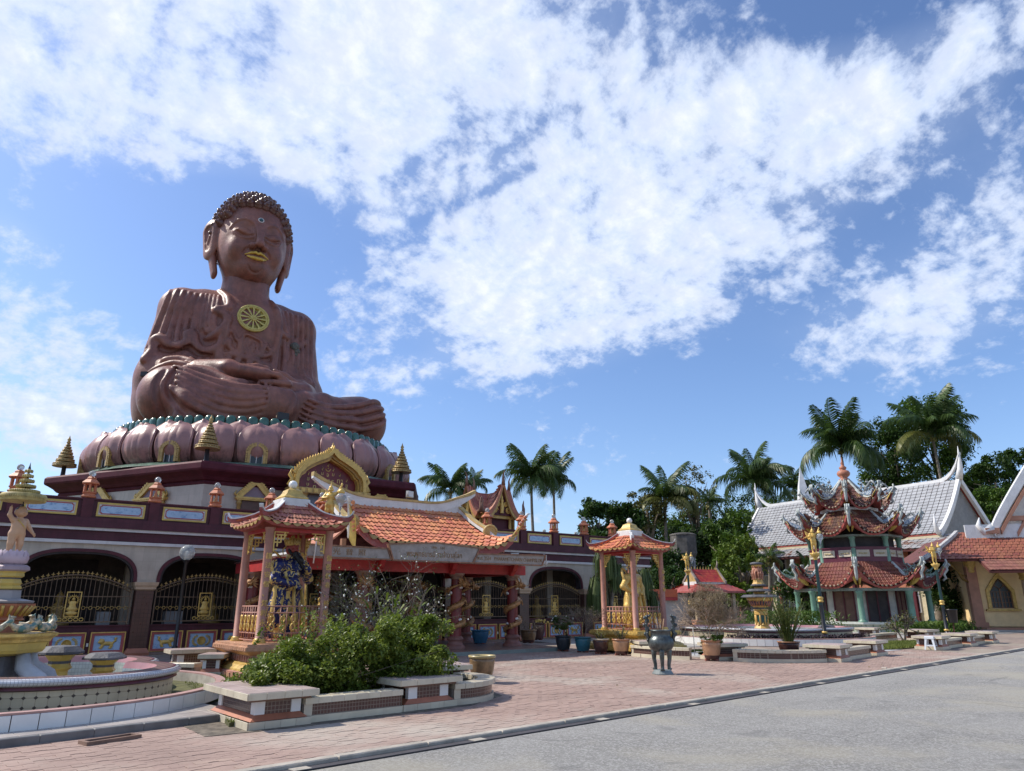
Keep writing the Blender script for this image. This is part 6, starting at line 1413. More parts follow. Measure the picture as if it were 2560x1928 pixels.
def bluegold(t, out, pos):
    v = t.vm('MULTIPLY', pos, (1, 1, .55)); n_ = t.noise(v, 4.2, 2, .4, 1.0); b = t.mr(n_, .43, .45)
    w = t.n('ShaderNodeTexWave', i_Vector=pos); w.inputs['Scale'].default_value = 3.5; w.inputs['Distortion'].default_value = 5
    stripes = t.m('MULTIPLY', b, t.mr(w.outputs[1], .93, .97)); out = t.mix(b, out, (.010, .016, .10, 1)); out = t.mix(t.mr(t.noise(pos, 9, 3, .5, 1.5), .56, .58), out, (.62, .46, .16, 1))
    return t.mix(t.mr(t.noise(pos, 7, 5, .65), .66, .69), out, (.62, .62, .58, 1))
guardian('blue and gold guardian statue with red face stroking a black beard', (6.2, 17.35, .86), R(28), 'beard', mat('guardian_robe', (.60, .44, .14), .38, .25, var=.15, sc=6, extra=bluegold, bump=.5, bsc=30),
         mat('red_face', (.34, .06, .045), .45, var=.15), mat('red_hand', (.22, .05, .04), .5), mat('black_beard', (.012, .011, .012), .5), m_golda)
gM = guardian('all gold guardian statue standing with one hand on its hip', (19.3, 18.6, .82), R(18), 'hip', mat('guardian_gold', (.64, .43, .12), .36, .2, var=.18, sc=7, bump=.7, bsc=38), mat('grey_face', (.40, .33, .26), .5), mat('pale_hand', (.50, .38, .33), .55), mat('dark_hair', (.03, .025, .02), .6), mat('guardian_gold2', (.58, .39, .11), .35, .2))
gM.scale = (1.02, 1.02, 1.02)
# ---------------------------------------------------------------- winged lamps
m_post = mat('lamp_green', (.012, .04, .04), .32, var=.2); m_postb = mat('lamp_black', (.014, .014, .016), .35, var=.2)
def kinnari():
    F = Field((-.4, -.34, -.02), (.4, .34, .98), .016)
    for s_ in (-1, 1): F.chain([(s_*.06, 0, 0), (s_*.065, .02, .16), (s_*.055, -.01, .34), (s_*.05, 0, .46)], [.03, .032, .05, .06], .03); F.ell((s_*.06, -.04, .015), (.03, .06, .02), .01)
    F.ell((0, 0, .48), (.10, .09, .1), .04).ell((0, -.01, .62), (.085, .07, .12), .04).ell((0, -.03, .67), (.10, .07, .06), .03).cap((-.1, 0, .72), (.1, 0, .72), .042, .042, .03)
    F.cap((0, 0, .74), (0, 0, .80), .035, .035, .02).ell((0, -.005, .85), (.055, .06, .07), .01)
    F.chain([(.1, 0, .72), (.2, -.02, .78), (.26, -.03, .92)], [.04, .033, .024], .02); F.ell((.265, -.03, .94), (.03, .03, .04), .01)
    F.chain([(-.1, 0, .72), (-.17, -.05, .62), (-.06, -.13, .62)], [.04, .033, .024], .02); F.ell((-.04, -.14, .62), (.03, .03, .03), .01)
    for s_ in (-1, 1): F.chain([(s_*.06, .07, .62), (s_*.2, .13, .60), (s_*.34, .15, .55)], [.06, .05, .02], .03, 'u', ((0, .3, 1), .4))
    F.chain([(0, .09, .48), (-.05, .2, .56), (-.12, .24, .74), (-.2, .24, .86)], [.07, .07, .06, .015], .03, 'u', ((0, 1, 0), .5))
    return F.extract(1)
kv, kf = kinnari()
def make_lamp(label, loc, rz, H=4.6):
    t = thing('winged_lamp', label, 'lamp post', loc, rz, 'gilded winged figure lamp posts'); p = H-1.12
    mb = MB(); mb.lathe([(.13, 0), (.13, .05), (.085, .08), (.078, p*.42)], 16); mb.build('lower_post', m_postb, t)
    mb = MB(); mb.lathe([(.07, p*.42), (.062, p-.2)], 16); mb.build('post', m_post, t)
    for zq in (.12, .34, p*.45):
        mb = MB(); mb.lathe([(.085, zq), (.115, zq+.02), (.115, zq+.05), (.09, zq+.07), (.10, zq+.12), (.115, zq+.15), (.115, zq+.19), (.085, zq+.22)] if zq > 1 else [(.09, zq), (.12, zq+.02), (.12, zq+.07), (.09, zq+.09)], 16); mb.build('gilt_collar', m_gold, t)
    mb = MB(); mb.lathe([(.07, p-.22), (.09, p-.18), (.08, p-.14), (.13, p-.08), (.17, p-.03), (.19, p+.02), (.18, p+.06), (.10, p+.08), (.0, p+.09)], 20)
    for k in range(14): a = 2*PI*k/14; mb.sphere((.17*math.cos(a), .17*math.sin(a), p+.04), .035, 6, 5)
    mb.build('lotus_bowl', m_golda, t)
    V = kv.copy()*1.08; V[:, 2] += p+.08; o = bulk('winged_figure', V, kf, m_gold, t, True)
    mb = MB(); mb.lathe([(.05, .86), (.045, .93), (.02, .98), (.0, 1.12)], 8, T(0, 0, p+.1)); mb.lathe([(.075, .84), (.08, .87), (.05, .9)], 10, T(0, 0, p+.1)); mb.build('headdress', m_gold, o)
    mb = MB(); mb.tube([(.28, -.03, p+1.1), (.28, -.03, p+.98)], .012, 5); mb.lathe([(.02, 1.0), (.06, .97), (.09, .93), (.09, .88), (.07, .86)][::-1], 12, T(.28, -.03, p)); mb.build('lamp_cap', m_gold, t)
    mb = MB(); mb.lathe([(.0, .40), (.025, .46), (.055, .56), (.12, .66), (.142, .74), (.13, .81), (.07, .87)], 16, T(.28, -.03, p)); g = mb.build('lamp_globe', m_globe, t)
    mb = MB(); mb.lathe([(.0, .28), (.012, .32), (.03, .36), (.01, .40)], 8, T(.28, -.03, p)); mb.build('lamp_drop', m_globe, g); return t
LP = make_lamp('tall winged lamp rising from the hedge beside the left pavilion', (7.1, 17.35, 0), R(-37))
copy_tree(LP, (34.8, 28.9, 0), R(-37), 'distant winged lamp left of the stepped fountain tower')
copy_tree(LP, (28.4, 16.75, .12), R(-37), 'winged lamp with black lower post in front of the pagoda left side')
copy_tree(LP, (39.1, 16.6, 0), R(-37), 'winged lamp wrapped with black bin in front of the pagoda right side')
def globe_lamp(label, loc, h=3.2, r=.24):
    t = thing('globe_lamp', label, 'lamp post', loc, 0, 'plain globe lamps'); mb = MB(); mb.lathe([(.09, 0), (.09, .35), (.055, .4), (.05, h-r-.1), (.09, h-r-.05), (.12, h-r)], 12); mb.build('pole', m_postb, t)
    mb = MB(); mb.sphere((0, 0, h), r, 20, 14); mb.build('globe', m_globe, t); mb = MB(); mb.lathe([(.05, h-r+.02), (.06, h-.05), (.02, h+.04)], 8); mb.build('bulb', m_chinawhite, t); return t
globe_lamp('black globe lamp in front of the two left arches', (5.47, 24.75, 0)); globe_lamp('grey globe lamp beside the drooping palm left of the gold statue', (25.1, 26.0, 0))
# ---------------------------------------------------------------- cruciform shrine on the gallery roof
mo = thing('roof_shrine', 'small gilt shrine with crossed gables and tiled roof on the gallery roof', 'shrine', (21.34, 30.75, 4.2), 0)
mb = MB(); mb.box(-.85, .85, -.85, .85, 0, 2.0); mb.build('body', m_maroonp, mo)
mb = MB()
for i in (-1, 1):
    for j in (-1, 1):
        for d in (0, .22): mb.lathe([(.13, 0), (.1, .1), (.12, .3), (.08, .4), (.08, 1.6), (.14, 1.75), (.16, 1.95)], 8, T(i*(.95-d), j*(.95), 0)); mb.lathe([(.13, 0), (.1, .1), (.08, .4), (.08, 1.6), (.14, 1.75), (.16, 1.95)], 8, T(i*.95, j*(.95-d), 0))
mb.build('gilt_column', m_golda, mo)
m_chofa = mat('dark_chofa', (.20, .10, .06), .5, var=.25)
def gz(x, l):   # roof height over half width x; concave
    return 2.95-1.15*(1-(1-min(1, x/1.02))**1.7)
for k in range(4):
    M_ = T(rz=k*PI/2)
    for s_ in (-1, 1):
        def sf(a, t_, s_=s_, M_=M_):
            x = 1.02*t_; y0 = x*.98 if False else 0.0; lo_, hi_ = (-1.3, -.0)
            y = lo_+(hi_-lo_)*(a if s_ > 0 else 1-a); z = gz(x, 0)+.42*max(0, (-y-.5)/.8)**2*(1-t_)
            return (M_ @ np.array([s_*x, y, z, 1]))[:3]
        if k in (0, 3): pieces(mo, 'roof_tile', tile_piece(), field_mats(sf, 7, 7, .2, .03), m_tiler, 60, 'roof_tiles', mo)
        else:
            mb = MB(); mb.slab([[sf(i/6, j/6) for j in range(7)] for i in range(7)], .04*s_); mb.build('rear_slope', m_tiler, mo)
    # bargeboards, pediment and finials of this gable
    ts_ = np.linspace(0, 1, 14); out = [(-1.12*t_, gz(1.02*t_, 0)+.5*(1-t_)**2+.03) for t_ in ts_[::-1]]+[(1.12*t_, gz(1.02*t_, 0)+.5*(1-t_)**2+.03) for t_ in ts_[1:]]
    out = np.array(out); inn = out*[.86, 1]-[0, .17]; mb = MB(); mb.band(out, inn, -1.42, -1.30, M_); mb.build('bargeboard', m_terra, mo)
    mb = MB(); mb.band(inn, inn*[.86, 1]-[0, .09], -1.40, -1.28, M_); mb.build('inner_board', m_goldd, mo)
    mb = MB(); mb.ext([(-.8, 1.75), (.8, 1.75), (.45, 2.2), (.15, 2.75), (0, 2.95), (-.15, 2.75), (-.45, 2.2)], -1.2, -1.15, M_); pd = mb.build('pediment', m_maroonp, mo)
    mb = MB(); mb.lathe([(.12, 1.85), (.1, 1.95), (.13, 2.2), (.08, 2.4), (.1, 2.5), (.06, 2.6), (.075, 2.68), (.04, 2.75), (.0, 2.9)], 8, M_ @ T(0, -1.24, 0))
    for s_ in (-1, 1):
        for q in ((.42, 2.0, .18), (.25, 2.3, .13), (.65, 1.9, .1)): spiral(mb, (s_*q[0], -1.24, q[1]), q[2], 2, .04, M_, 24)
    mb.build('pediment_relief', m_gold, pd)
    mb = MB(); mb.tube(curve([(0, -1.36, 3.35), (0, -1.4, 3.7), (0, -1.38, 3.95), (0, -1.5, 4.1), (0, -1.44, 4.25)], 14) if False else [(0, -1.36, 3.3), (0, -1.38, 3.6), (0, -1.36, 3.8), (0, -1.42, 3.95), (0, -1.5, 4.05)], [.11, .07, .045, .035, .015], 6, M_)
    for s_ in (-1, 1): mb.tube([(s_*1.1, -1.36, 1.85), (s_*1.3, -1.36, 1.9), (s_*1.32, -1.36, 2.15), (s_*1.28, -1.36, 2.35), (s_*1.33, -1.36, 2.6)], [.1, .1, .08, .05, .01], 6, M_)
    mb.build('finial', m_chofa, mo)
mb = MB(); mb.box(-1.1, 1.1, -1.1, 1.1, 1.6, 1.76); mb.build('entablature', m_golda, mo)
# ================================================================ fountains
m_poolt = tilemat('pool_tile', (.58, .66, .64), .07, .07, (.36, .42, .42), .2, 0, .06, .06, 'ang')
m_dot = tilemat('dotted_tile', (.50, .43, .31), .16, .13, (.30, .24, .17), .35, 0, .03, .08, 'ang', .2, .2)
m_band = mat('plum_band', (.105, .025, .035), .35, var=.15); m_rimtop = mat('rim_brown_tile', (.17, .09, .075), .4, var=.2, pv=.15)
m_slate = mat('slate', (.09, .09, .10), .7, var=.25, bump=.8, bsc=20); m_teal = mat('teal_panel', (.02, .09, .085), .4, var=.2); m_water = mat('pool_water', (.10, .16, .15), .04, var=.1, spec=.6)
m_stonew = mat('pale_figure', (.40, .42, .45), .6, var=.15); m_rosep = mat('rose_mosaic', (.48, .25, .27), .35, var=.1)
def pool(t, RO, RI, ledge_h, rim_h, lobes, z0):
    mb = MB(); mb.lathe([(RO-.14, z0), (RO-.14, z0+ledge_h-.02)], 72, None, False, caps=False); mb.build('ledge_core', m_conc, t)
    n = int(2*PI*RO/.3); tl = MB(); tl.bbox(-.146*1.0, .146, -.02, .0, 0, ledge_h-.03, .003)
    pieces(t, 'ledge_tile', tl, [T(rz=a) @ T(0, -RO, z0) for a in np.linspace(0, 2*PI, n, endpoint=False)], m_white, 120, 'ledge_tiles')
    mb = MB(); mb.lathe([(RO+.01, z0+ledge_h-.028), (RO+.02, z0+ledge_h), (RO-.13, z0+ledge_h), (RO-.14, z0+ledge_h-.2)], 72, None, False, caps=False); mb.build('ledge_cap', mat('pink_cap', (.44, .27, .24), .5, var=.12, dirt=.3), t)
    mb = MB(); mb.lathe([(RI*.85, z0+.03), (RO-.13, z0+.04)], 48, None, False, caps=False); mb.build('bed_soil', m_lawn, t)
    ang = np.linspace(0, 2*PI, 145)[:-1]
    def lob(r):
        if lobes == 0: return np.full(len(ang), r)
        o = RI*.42; rho = r-o; best = np.zeros(len(ang))
        for k in range(lobes):
            a = 2*PI*k/lobes+PI/4; c = np.cos(ang-a); d = o*c+np.sqrt(np.maximum(0, rho**2-o*o*(1-c*c))); best = np.maximum(best, np.where(rho**2 > o*o*(1-c*c), d, 0))
        return best
    def shell(prof, nm, m, smooth=False):
        mb = MB(); g = []
        for r, z in prof: q = lob(r); g.append(np.c_[q*np.cos(ang), q*np.sin(ang), np.full(len(ang), z)])
        mb.grid(g, smooth, wrap=True, flip=True); o = mb.build(nm, m, t); fixnormals(o.data); return o
    h = z0+rim_h
    shell([(RI-.05, z0), (RI-.05, h-.17)], 'dotted_wall', m_dot); shell([(RI-.06, h-.17), (RI-.0, h-.15), (RI-.02, h-.11)], 'lower_band', m_band)
    shell([(RI-.03, h-.11), (RI+.03, h-.09), (RI+.055, h-.05), (RI+.03, h-.01), (RI-.03, h)], 'rim_roll', tilemat('rim_mosaic', (.62, .63, .65), .05, .045, (.24, .24, .27), .2, 0, .08, .04, 'ang'), True)
    shell([(RI-.03, h+.001), (RI-.05, h+.006), (RI-.075, h+.001)], 'purple_line', m_band); shell([(RI-.075, h+.002), (RI-.33, h+.004)], 'rim_top', tilemat('rim_top_tile', (.17, .09, .075), .11, .4, (.08, .05, .05), .45, 0, .03, .15, ax='flat'))
    shell([(RI-.33, h+.004), (RI-.36, h-.10)], 'inner_band', m_rosep); shell([(RI-.36, h-.10), (RI-.37, z0+.02)], 'inner_wall', m_poolt)
    shell([(RI-.36, z0+.08), (.02, z0+.08)], 'water', m_water)
def stubs(t, spots, z0):
    a = MB(); a.ring([(.17, 0), (.16, .3), (.19, .33), (.22, .36), (.19, .40), (.17, .46), (.18, .50), (.24, .58), (.26, .60)], 8); a.build
    for (x, y, s_) in spots:
        o = a.build('yellow_pedestal', m_yellow, t, (x, y, z0)); o.scale = (1, 1, s_)
        mb = MB(); mb.ring([(.24, .60), (.38, .62), (.38, .66), (.26, .76), (.0, .78)], 8); c = mb.build('slate_cap', m_slate, o); mb = MB(); mb.ring([(.182, .44), (.185, .49)], 8); mb.build('dark_band', m_slate, o)
FL = thing('child_fountain', 'round left fountain with a standing child figure on a tall yellow pedestal', 'fountain', (.58, 14.97, 0))
pool(FL, 3.55, 2.95, .22, .52, 4, .12)
stubs(FL, [(1.05, 1.3, .95), (1.75, 1.05, .78)], .16)
N0_ = set(FL.children)
def oct(prof, nm, m, par, n=8): mb = MB(); mb.ring(prof, n, None, PI/8); return mb.build(nm, m, par)
oct([(.55, .16), (.55, .5), (.45, .55), (.42, .95)], 'pedestal_foot', m_slate, FL)
for k in range(6):
    a = k*PI/3+.3; mb = MB(); mb.tube([(.95*math.cos(a), .95*math.sin(a), .2), (.85*math.cos(a), .85*math.sin(a), .55), (.6*math.cos(a), .6*math.sin(a), .75), (.55*math.cos(a), .55*math.sin(a), 1.0)], [.2, .16, .13, .1], 8); mb.sphere((.98*math.cos(a), .98*math.sin(a), .38), .14, 8, 6); mb.sphere((1.1*math.cos(a), 1.1*math.sin(a), .3), .09, 8, 6); mb.build('stone_elephant', m_stonew, FL)
oct([(.45, .96), (.72, 1.02), (.76, 1.08), (.78, 1.2), (.82, 1.22)], 'yellow_drum', m_yellow, FL); oct([(.82, 1.221), (.84, 1.27), (.92, 1.33), (.92, 1.38), (.5, 1.39)], 'carved_tray', m_golda, FL)
m_bird = mat('painted_bird', (.42, .36, .24), .5, var=.4, sc=14, extra=lambda t, o, p: t.mix(t.mr(t.noise(p, 9, 2), .5, .56), o, (.10, .20, .18, 1)))
F = Field((-.3, -.12, -.02), (.3, .12, .38), .02); F.ell((0, 0, .1), (.17, .085, .09), .03).chain([(-.12, 0, .12), (-.22, 0, .2), (-.2, 0, .3), (-.13, 0, .31)], [.05, .035, .035, .012], .02).chain([(.13, 0, .12), (.24, 0, .24), (.2, 0, .35)], [.05, .045, .015], .02)
bV, bF = F.extract(1); bd = bulk('figure', bV, bF, m_bird, FL, True); bme = bd.data; bpy.data.objects.remove(bd)
for k in range(11): a = 2*PI*k/11; o = link('perched_bird', bme, FL, (.76*math.cos(a), .76*math.sin(a), 1.385)); o.rotation_euler[2] = a+PI/2
oct([(.42, 1.39), (.4, 1.6), (.5, 1.63), (.46, 1.68), (.5, 1.72), (.66, 1.9), (.68, 1.94), (.4, 1.95)], 'fluted_bowl', m_terra, FL)
fl2 = MB()
for k in range(24): a = 2*PI*k/24; fl2.tube([(.48*math.cos(a), .48*math.sin(a), 1.72), (.64*math.cos(a), .64*math.sin(a), 1.9)], .035, 5)
fl2.build('fluting', m_golda, FL)
oct([(.62, 1.951), (.64, 1.99), (.34, 2.04), (.33, 2.2), (.36, 2.21)], 'grey_waist', mat('grey_tile', (.30, .28, .28), .5, var=.1), FL)
oct([(.37, 2.211), (.42, 2.23), (.42, 2.27), (.37, 2.30), (.40, 2.34), (.38, 2.38), (.35, 2.42)], 'yellow_collar', m_yellow, FL); oct([(.35, 2.421), (.35, 2.45)], 'jewel_band', m_slate, FL); oct([(.38, 2.451), (.44, 2.48), (.42, 2.54), (.46, 2.57)], 'yellow_neck', m_yellow, FL)
oct([(.46, 2.571), (.56, 2.60), (.54, 2.66), (.45, 2.70), (.0, 2.71)], 'mauve_cap', mat('mauve_slab', (.34, .25, .27), .55, var=.12), FL)
m_lot2 = mat('lilac_lotus', (.48, .37, .42), .5, var=.12); pt = MB(); g = [[(x*w, -r, z) for x in np.linspace(-1, 1, 7)] for w, r, z in ((.05, .3, 0), (.09, .4, .05), (.10, .43, .12), (.07, .41, .19), (.015, .36, .25))]; g = [[(x, y+.9*x*x*2, z) for x, y, z in r] for r in g]; pt.slab(g, .02)
mb = MB(); mb.lathe([(.3, 0), (.38, .08), (.36, .16), (.3, .2), (.0, .2)], 20, T(0, 0, 2.71)); lt = mb.build('lotus', m_lot2, FL)
pieces(lt, 'petal', pt, [T(rz=2*PI*k/14) @ T(0, 0, 2.715) for k in range(14)]+[T(rz=2*PI*(k+.5)/14) @ T(0, .03, 2.74) for k in range(14)], m_lot2, 40, root=FL)
def squash(par, old, M):
    for o in par.children:
        if o not in old: o.matrix_basis = Matrix(M.tolist()) @ o.matrix_basis
bpy.context.view_layer.update(); 
for o in FL.children:
    if o in N0_: continue
    k = o.name.split('.')[0]; f = 1.0 if k in ('pedestal_foot', 'stone_elephant', 'yellow_drum', 'carved_tray', 'perched_bird', 'figure') else .74 if k in ('fluted_bowl', 'fluting', 'grey_waist') else .56
    o.matrix_basis = Matrix(T(-.05, .06, .03).tolist()) @ Matrix.Diagonal((f, f, .83, 1)) @ o.matrix_basis
ch = thing('child_statue', 'painted child statue pointing one arm up under a gilt umbrella', 'statue', (.53, 15.03, 2.43), R(30)); ch.scale = (.76, .76, .76)
F = Field((-.5, -.3, -.02), (.5, .3, 1.12), .0135)
for s_ in (-1, 1): F.chain([(s_*.085, 0, .46), (s_*.10, -.01, .26), (s_*.105, .0, .06)], [.095, .07, .048], .03).ell((s_*.105, -.05, .03), (.045, .09, .035), .02)
F.ell((0, 0, .50), (.165, .12, .11), .05).ell((0, -.015, .62), (.155, .125, .16), .05).ell((0, 0, .72), (.15, .105, .1), .05).cap((-.13, 0, .78), (.13, 0, .78), .055, .055, .04).cap((0, 0, .8), (0, 0, .87), .05, .05, .03)
F.ell((0, -.01, .97), (.118, .125, .13), .02).ell((-.05, -.07, .93), (.05, .05, .045), .03).ell((.05, -.07, .93), (.05, .05, .045), .03).ell((0, -.14, .955), (.02, .025, .02), .015).ell((-.045, -.122, .985), (.02, .012, .01), .008, 's').ell((.045, -.122, .985), (.02, .012, .01), .008, 's').chain([(-.03, -.125, .912), (.03, -.125, .912)], .008, .006, 's').ell((-.12, .01, .96), (.02, .035, .06), .01).ell((.12, .01, .96), (.02, .035, .06), .01)
F.chain([(-.15, 0, .78), (-.24, .0, .88), (-.25, -.02, 1.0)], [.055, .045, .034], .03).ell((-.25, -.02, 1.04), (.035, .03, .04), .015).chain([(-.255, -.03, 1.05), (-.255, -.03, 1.1)], .012, .01)
F.chain([(.16, 0, .77), (.24, -.03, .62), (.27, -.12, .52)], [.055, .045, .034], .03); hand(F, (.275, -.13, .51), (.2, -.5, -.6), (-1, 0, 0), .07)
V, FF = F.extract(1); bulk('body', V, FF, mat('child_skin', (.52, .31, .18), .45, var=.1), ch, True)
mb = MB(); mb.sphere((0, .012, .995), .118, 14, 8, sc=(1.02, 1.0, .92)); mb.sphere((0, .02, 1.11), .035, 8, 6); o = mb.build('hair', mat('grey_hair', (.10, .10, .11), .5), ch)
mb = MB(); mb.tube([(-.1, -.1, .79), (.02, -.135, .66), (.12, -.08, .58)], [.02, .03, .02], 6, flat=.4); mb.build('sash', m_yellow, ch)
um = thing('tiered_umbrella', 'wide weathered gilt umbrella held above the child statue', 'umbrella', (.52, 15.02, 2.48), 0); um.scale = (.56, .56, .74)
for k, (r, z, h) in enumerate(((.62, 1.17, .17), (.40, 1.36, .08), (.26, 1.50, .06), (.19, 1.63, .055), (.14, 1.75, .05), (.10, 1.87, .045))):
    mb = MB(); mb.lathe([(r*.97, z), (r, z+.02), (r, z+h-.03), (r*.96, z+h), (.03, z+h+.04)], 30)
    n = int(2*PI*r/.06)
    for i in range(n): a = 2*PI*i/n; mb.sphere((r*math.cos(a), r*math.sin(a), z+h*.5), .022, 5, 4, sc=(1, 1, 1.8))
    mb.build('tier', mat('umbrella_yellow', (.42, .33, .12), .6, var=.25, sc=9, dirt=.4, dcol=(.2, .15, .05)), um)
mb = MB(); mb.tube([(.06, 0, 1.02), (.02, 0, 1.15), (0, 0, 1.2), (0, 0, 1.95)], .018, 6); mb.lathe([(.03, 1.9), (.045, 1.95), (.02, 2.02), (0, 2.12)], 8); mb.build('pole', m_postb, um)
# right hand fountain
FR = thing('tower_fountain', 'wide right fountain with a stepped yellow tower and slate dishes', 'fountain', (29.3, 20.2, 0))
pool(FR, 4.5, 3.75, .28, .62, 4, .03); stubs(FR, [(2.2, -1.75, .8), (-2.0, .6, .8)], .1); bpy.context.view_layer.update(); N1_ = set(FR.children)
z_ = .1
oct([(1.35, .1), (1.3, .32), (1.0, .36), (1.0, .5), (.9, .54), (.86, .7), (.72, .82), (.6, .95)], 'yellow_foot', mat('tower_yellow', (.55, .34, .095), .5, var=.14, dirt=.25, dcol=(.35, .2, .08)), FR); YM = MATS['tower_yellow']
oct([(.52, .95), (.55, 1.55)], 'teal_waist', m_teal, FR)
mb = MB()
for k in range(8): a = k*PI/4+PI/8; mb.tube([(.57*math.cos(a), .57*math.sin(a), .95), (.59*math.cos(a), .59*math.sin(a), 1.56)], .09, 6); mb.lathe([(.16, .95), (.0, 1.15)], 5, T(.58*math.cos(a+PI/8), .58*math.sin(a+PI/8), 0))
mb.build('yellow_rib', YM, FR)
oct([(.62, 1.551), (.66, 1.6), (.66, 1.78), (.62, 1.82), (.72, 1.86), (.70, 1.92)], 'yellow_drum', YM, FR); oct([(.66, 1.921), (.66, 2.02)], 'lettered_band', m_slate, FR)
oct([(.7, 2.021), (.78, 2.08), (1.15, 2.42), (1.3, 2.55), (1.32, 2.66)], 'flared_bowl', YM, FR)
mb = MB()
for k in range(24): a = 2*PI*k/24; mb.tube([(.8*math.cos(a), .8*math.sin(a), 2.12), (1.14*math.cos(a), 1.14*math.sin(a), 2.42)], .065, 6)
mb.build('bowl_flute', m_terra, FR)
mb = MB()
for k in range(24): a = 2*PI*(k+.5)/24; mb.tube([(.86*math.cos(a), .86*math.sin(a), 2.17), (1.1*math.cos(a), 1.1*math.sin(a), 2.39)], .05, 5)
mb.build('blue_inlay', mat('inlay_blue', (.02, .035, .10), .3, var=.2), FR)
def dish(r, z, n): 
    sl = MB(); w = 2*PI*r/n*.5; sl.bbox(-w, w, -.16, .16, 0, .05, .01); mb = MB(); mb.lathe([(.2, z-.05), (r-.1, z-.02), (r-.1, z+.05), (.2, z+.06)], 24); d = mb.build('slate_dish', m_slate, FR)
    pieces(d, 'slate_slab', sl, [T(rz=2*PI*k/n) @ T(0, -r+.1, z+.02, 0, 1, R(24)) for k in range(n)], m_slate, 40, root=FR)
dish(1.72, 2.68, 30); oct([(.5, 2.7), (.45, 2.9), (.55, 3.0)], 'dish_stem', m_slate, FR); oct([(.35, 2.72), (.6, 3.0)], 'stem_gilt', YM, FR)
dish(1.12, 3.05, 22); oct([(.42, 3.08), (.42, 3.22), (.5, 3.3)], 'stem_upper', YM, FR); dish(.68, 3.4, 16)
oct([(.62, 3.44), (.6, 3.5), (.5, 3.58), (.44, 3.75), (.4, 3.86)], 'crown_foot', YM, FR); oct([(.3, 3.861), (.3, 4.55)], 'core_shaft', m_terra, FR); oct([(.36, 4.551), (.48, 4.62), (.52, 4.7), (.4, 4.71)], 'crown_neck', YM, FR)
mb = MB(); mb.lathe([(.4, 4.711), (.62, 4.74), (.6, 4.84), (.3, 4.88), (.0, 4.88)], 16); mb.build('crown_slab', m_slate, FR)
F = Field((-.3, -.34, -.02), (.3, .3, 1.0), .022)
F.ell((0, 0, .5), (.14, .12, .24), .05).ell((0, -.02, .74), (.16, .1, .1), .05).ell((0, -.03, .9), (.085, .09, .1), .02)
for s_ in (-1, 1): F.chain([(s_*.08, -.02, .32), (s_*.12, -.17, .42), (s_*.1, -.1, .05)], [.1, .085, .055], .03).chain([(s_*.15, 0, .74), (s_*.2, -.12, .58), (s_*.1, -.2, .5)], [.06, .05, .035], .02).ell((s_*.1, -.15, .03), (.05, .1, .035), .02)
V, FF = F.extract(1); fo = bulk('crouching_figure', V, FF, mat('figure_terracotta', (.42, .19, .12), .5, var=.15), FR, True); fme = fo.data; bpy.data.objects.remove(fo)
for k in range(6): a = 2*PI*k/6; o = link('crouching_figure', fme, FR, (.36*math.cos(a), .36*math.sin(a), 3.76)); o.rotation_euler[2] = a+PI/2; o.scale = (.95, .95, .9)
bpy.context.view_layer.update(); squash(FR, N1_, T(-.1, 0, .05) @ np.diag([.46, .46, .70, 1]))
# ================================================================ burner, pots, stool, bin
m_bronze = mat('burner_bronze', (.075, .09, .09), .38, .5, var=.35, sc=9, streak=.5, dcol=(.24, .25, .24), dirt=.3)
cb2 = thing('incense_burner', 'bronze three legged incense burner with dragon handles on the paving', 'incense burner', (13.7, 12.35, .03))
mb = MB(); mb.lathe([(.30, 0), (.30, .02), (.24, .09), (.23, .1)], 24, None, False); mb.build('foot_disc', mat('foot_grey', (.17, .20, .20), .6, var=.2), cb2)
mb = MB(); mb.lathe([(.05, .50), (.20, .52), (.31, .58), (.36, .66), (.37, .74), (.34, .82), (.29, .86), (.28, .89), (.285, .98), (.31, .99), (.31, 1.02), (.27, 1.02), (.27, .92), (.0, .92)], 32, rmod=lambda a, z: 1+.025*np.cos(12*a)*(1 if .55 < z < .84 else 0)); mb.build('bowl', m_bronze, cb2)
for k in range(3):
    a = R(-100+120*k); c, s_ = math.cos(a), math.sin(a); mb = MB(); mb.tube([(r*c, r*s_, z) for r, z in ((.22, .60), (.25, .48), (.25, .34), (.22, .22), (.22, .13), (.25, .09))], [.085, .075, .06, .05, .05, .065], 10); mb.sphere((.27*c, .27*s_, .52), .07, 8, 6); mb.build('leg', m_bronze, cb2)
for s_ in (-1, 1):
    mb = MB(); p = [(s_*.33, 0, .78), (s_*.40, 0, .92), (s_*.36, .02, 1.03), (s_*.42, 0, 1.13), (s_*.36, 0, 1.22), (s_*.40, -.02, 1.30), (s_*.34, -.04, 1.33)]; q = curve(p, 22) if False else p
    mb.tube(p, [.05, .06, .055, .055, .05, .06, .03], 8)
    for k, (x, y, z) in enumerate(p): mb.sphere((x+s_*.04, y, z), .045, 7, 5); mb.sphere((x-s_*.02, y-.04, z+.02), .035, 7, 5)
    mb.build('dragon_handle', m_bronze, cb2)
cb2.rotation_euler[2] = R(-37); cb2.scale = (.84, .84, .98)
jo = MB()
for k in range(6): a = k*1.1; jo.tube([(.05*math.cos(a), .05*math.sin(a), .92), (.13*math.cos(a), .13*math.sin(a), 1.28)], .005, 4)
jo.build('incense_stick', mat('incense', (.55, .35, .2), .8), cb2)
m_pot_tan = mat('glazed_tan_pot', (.42, .235, .13), .22, var=.2, sc=4, dirt=.2, dcol=(.2, .08, .04)); m_pot_dk = mat('dark_pot', (.075, .035, .03), .25, var=.3, sc=5); m_pot_teal = mat('teal_pot', (.03, .14, .18), .3, var=.2); m_pot_blk = mat('black_pot', (.02, .028, .035), .35, var=.2)
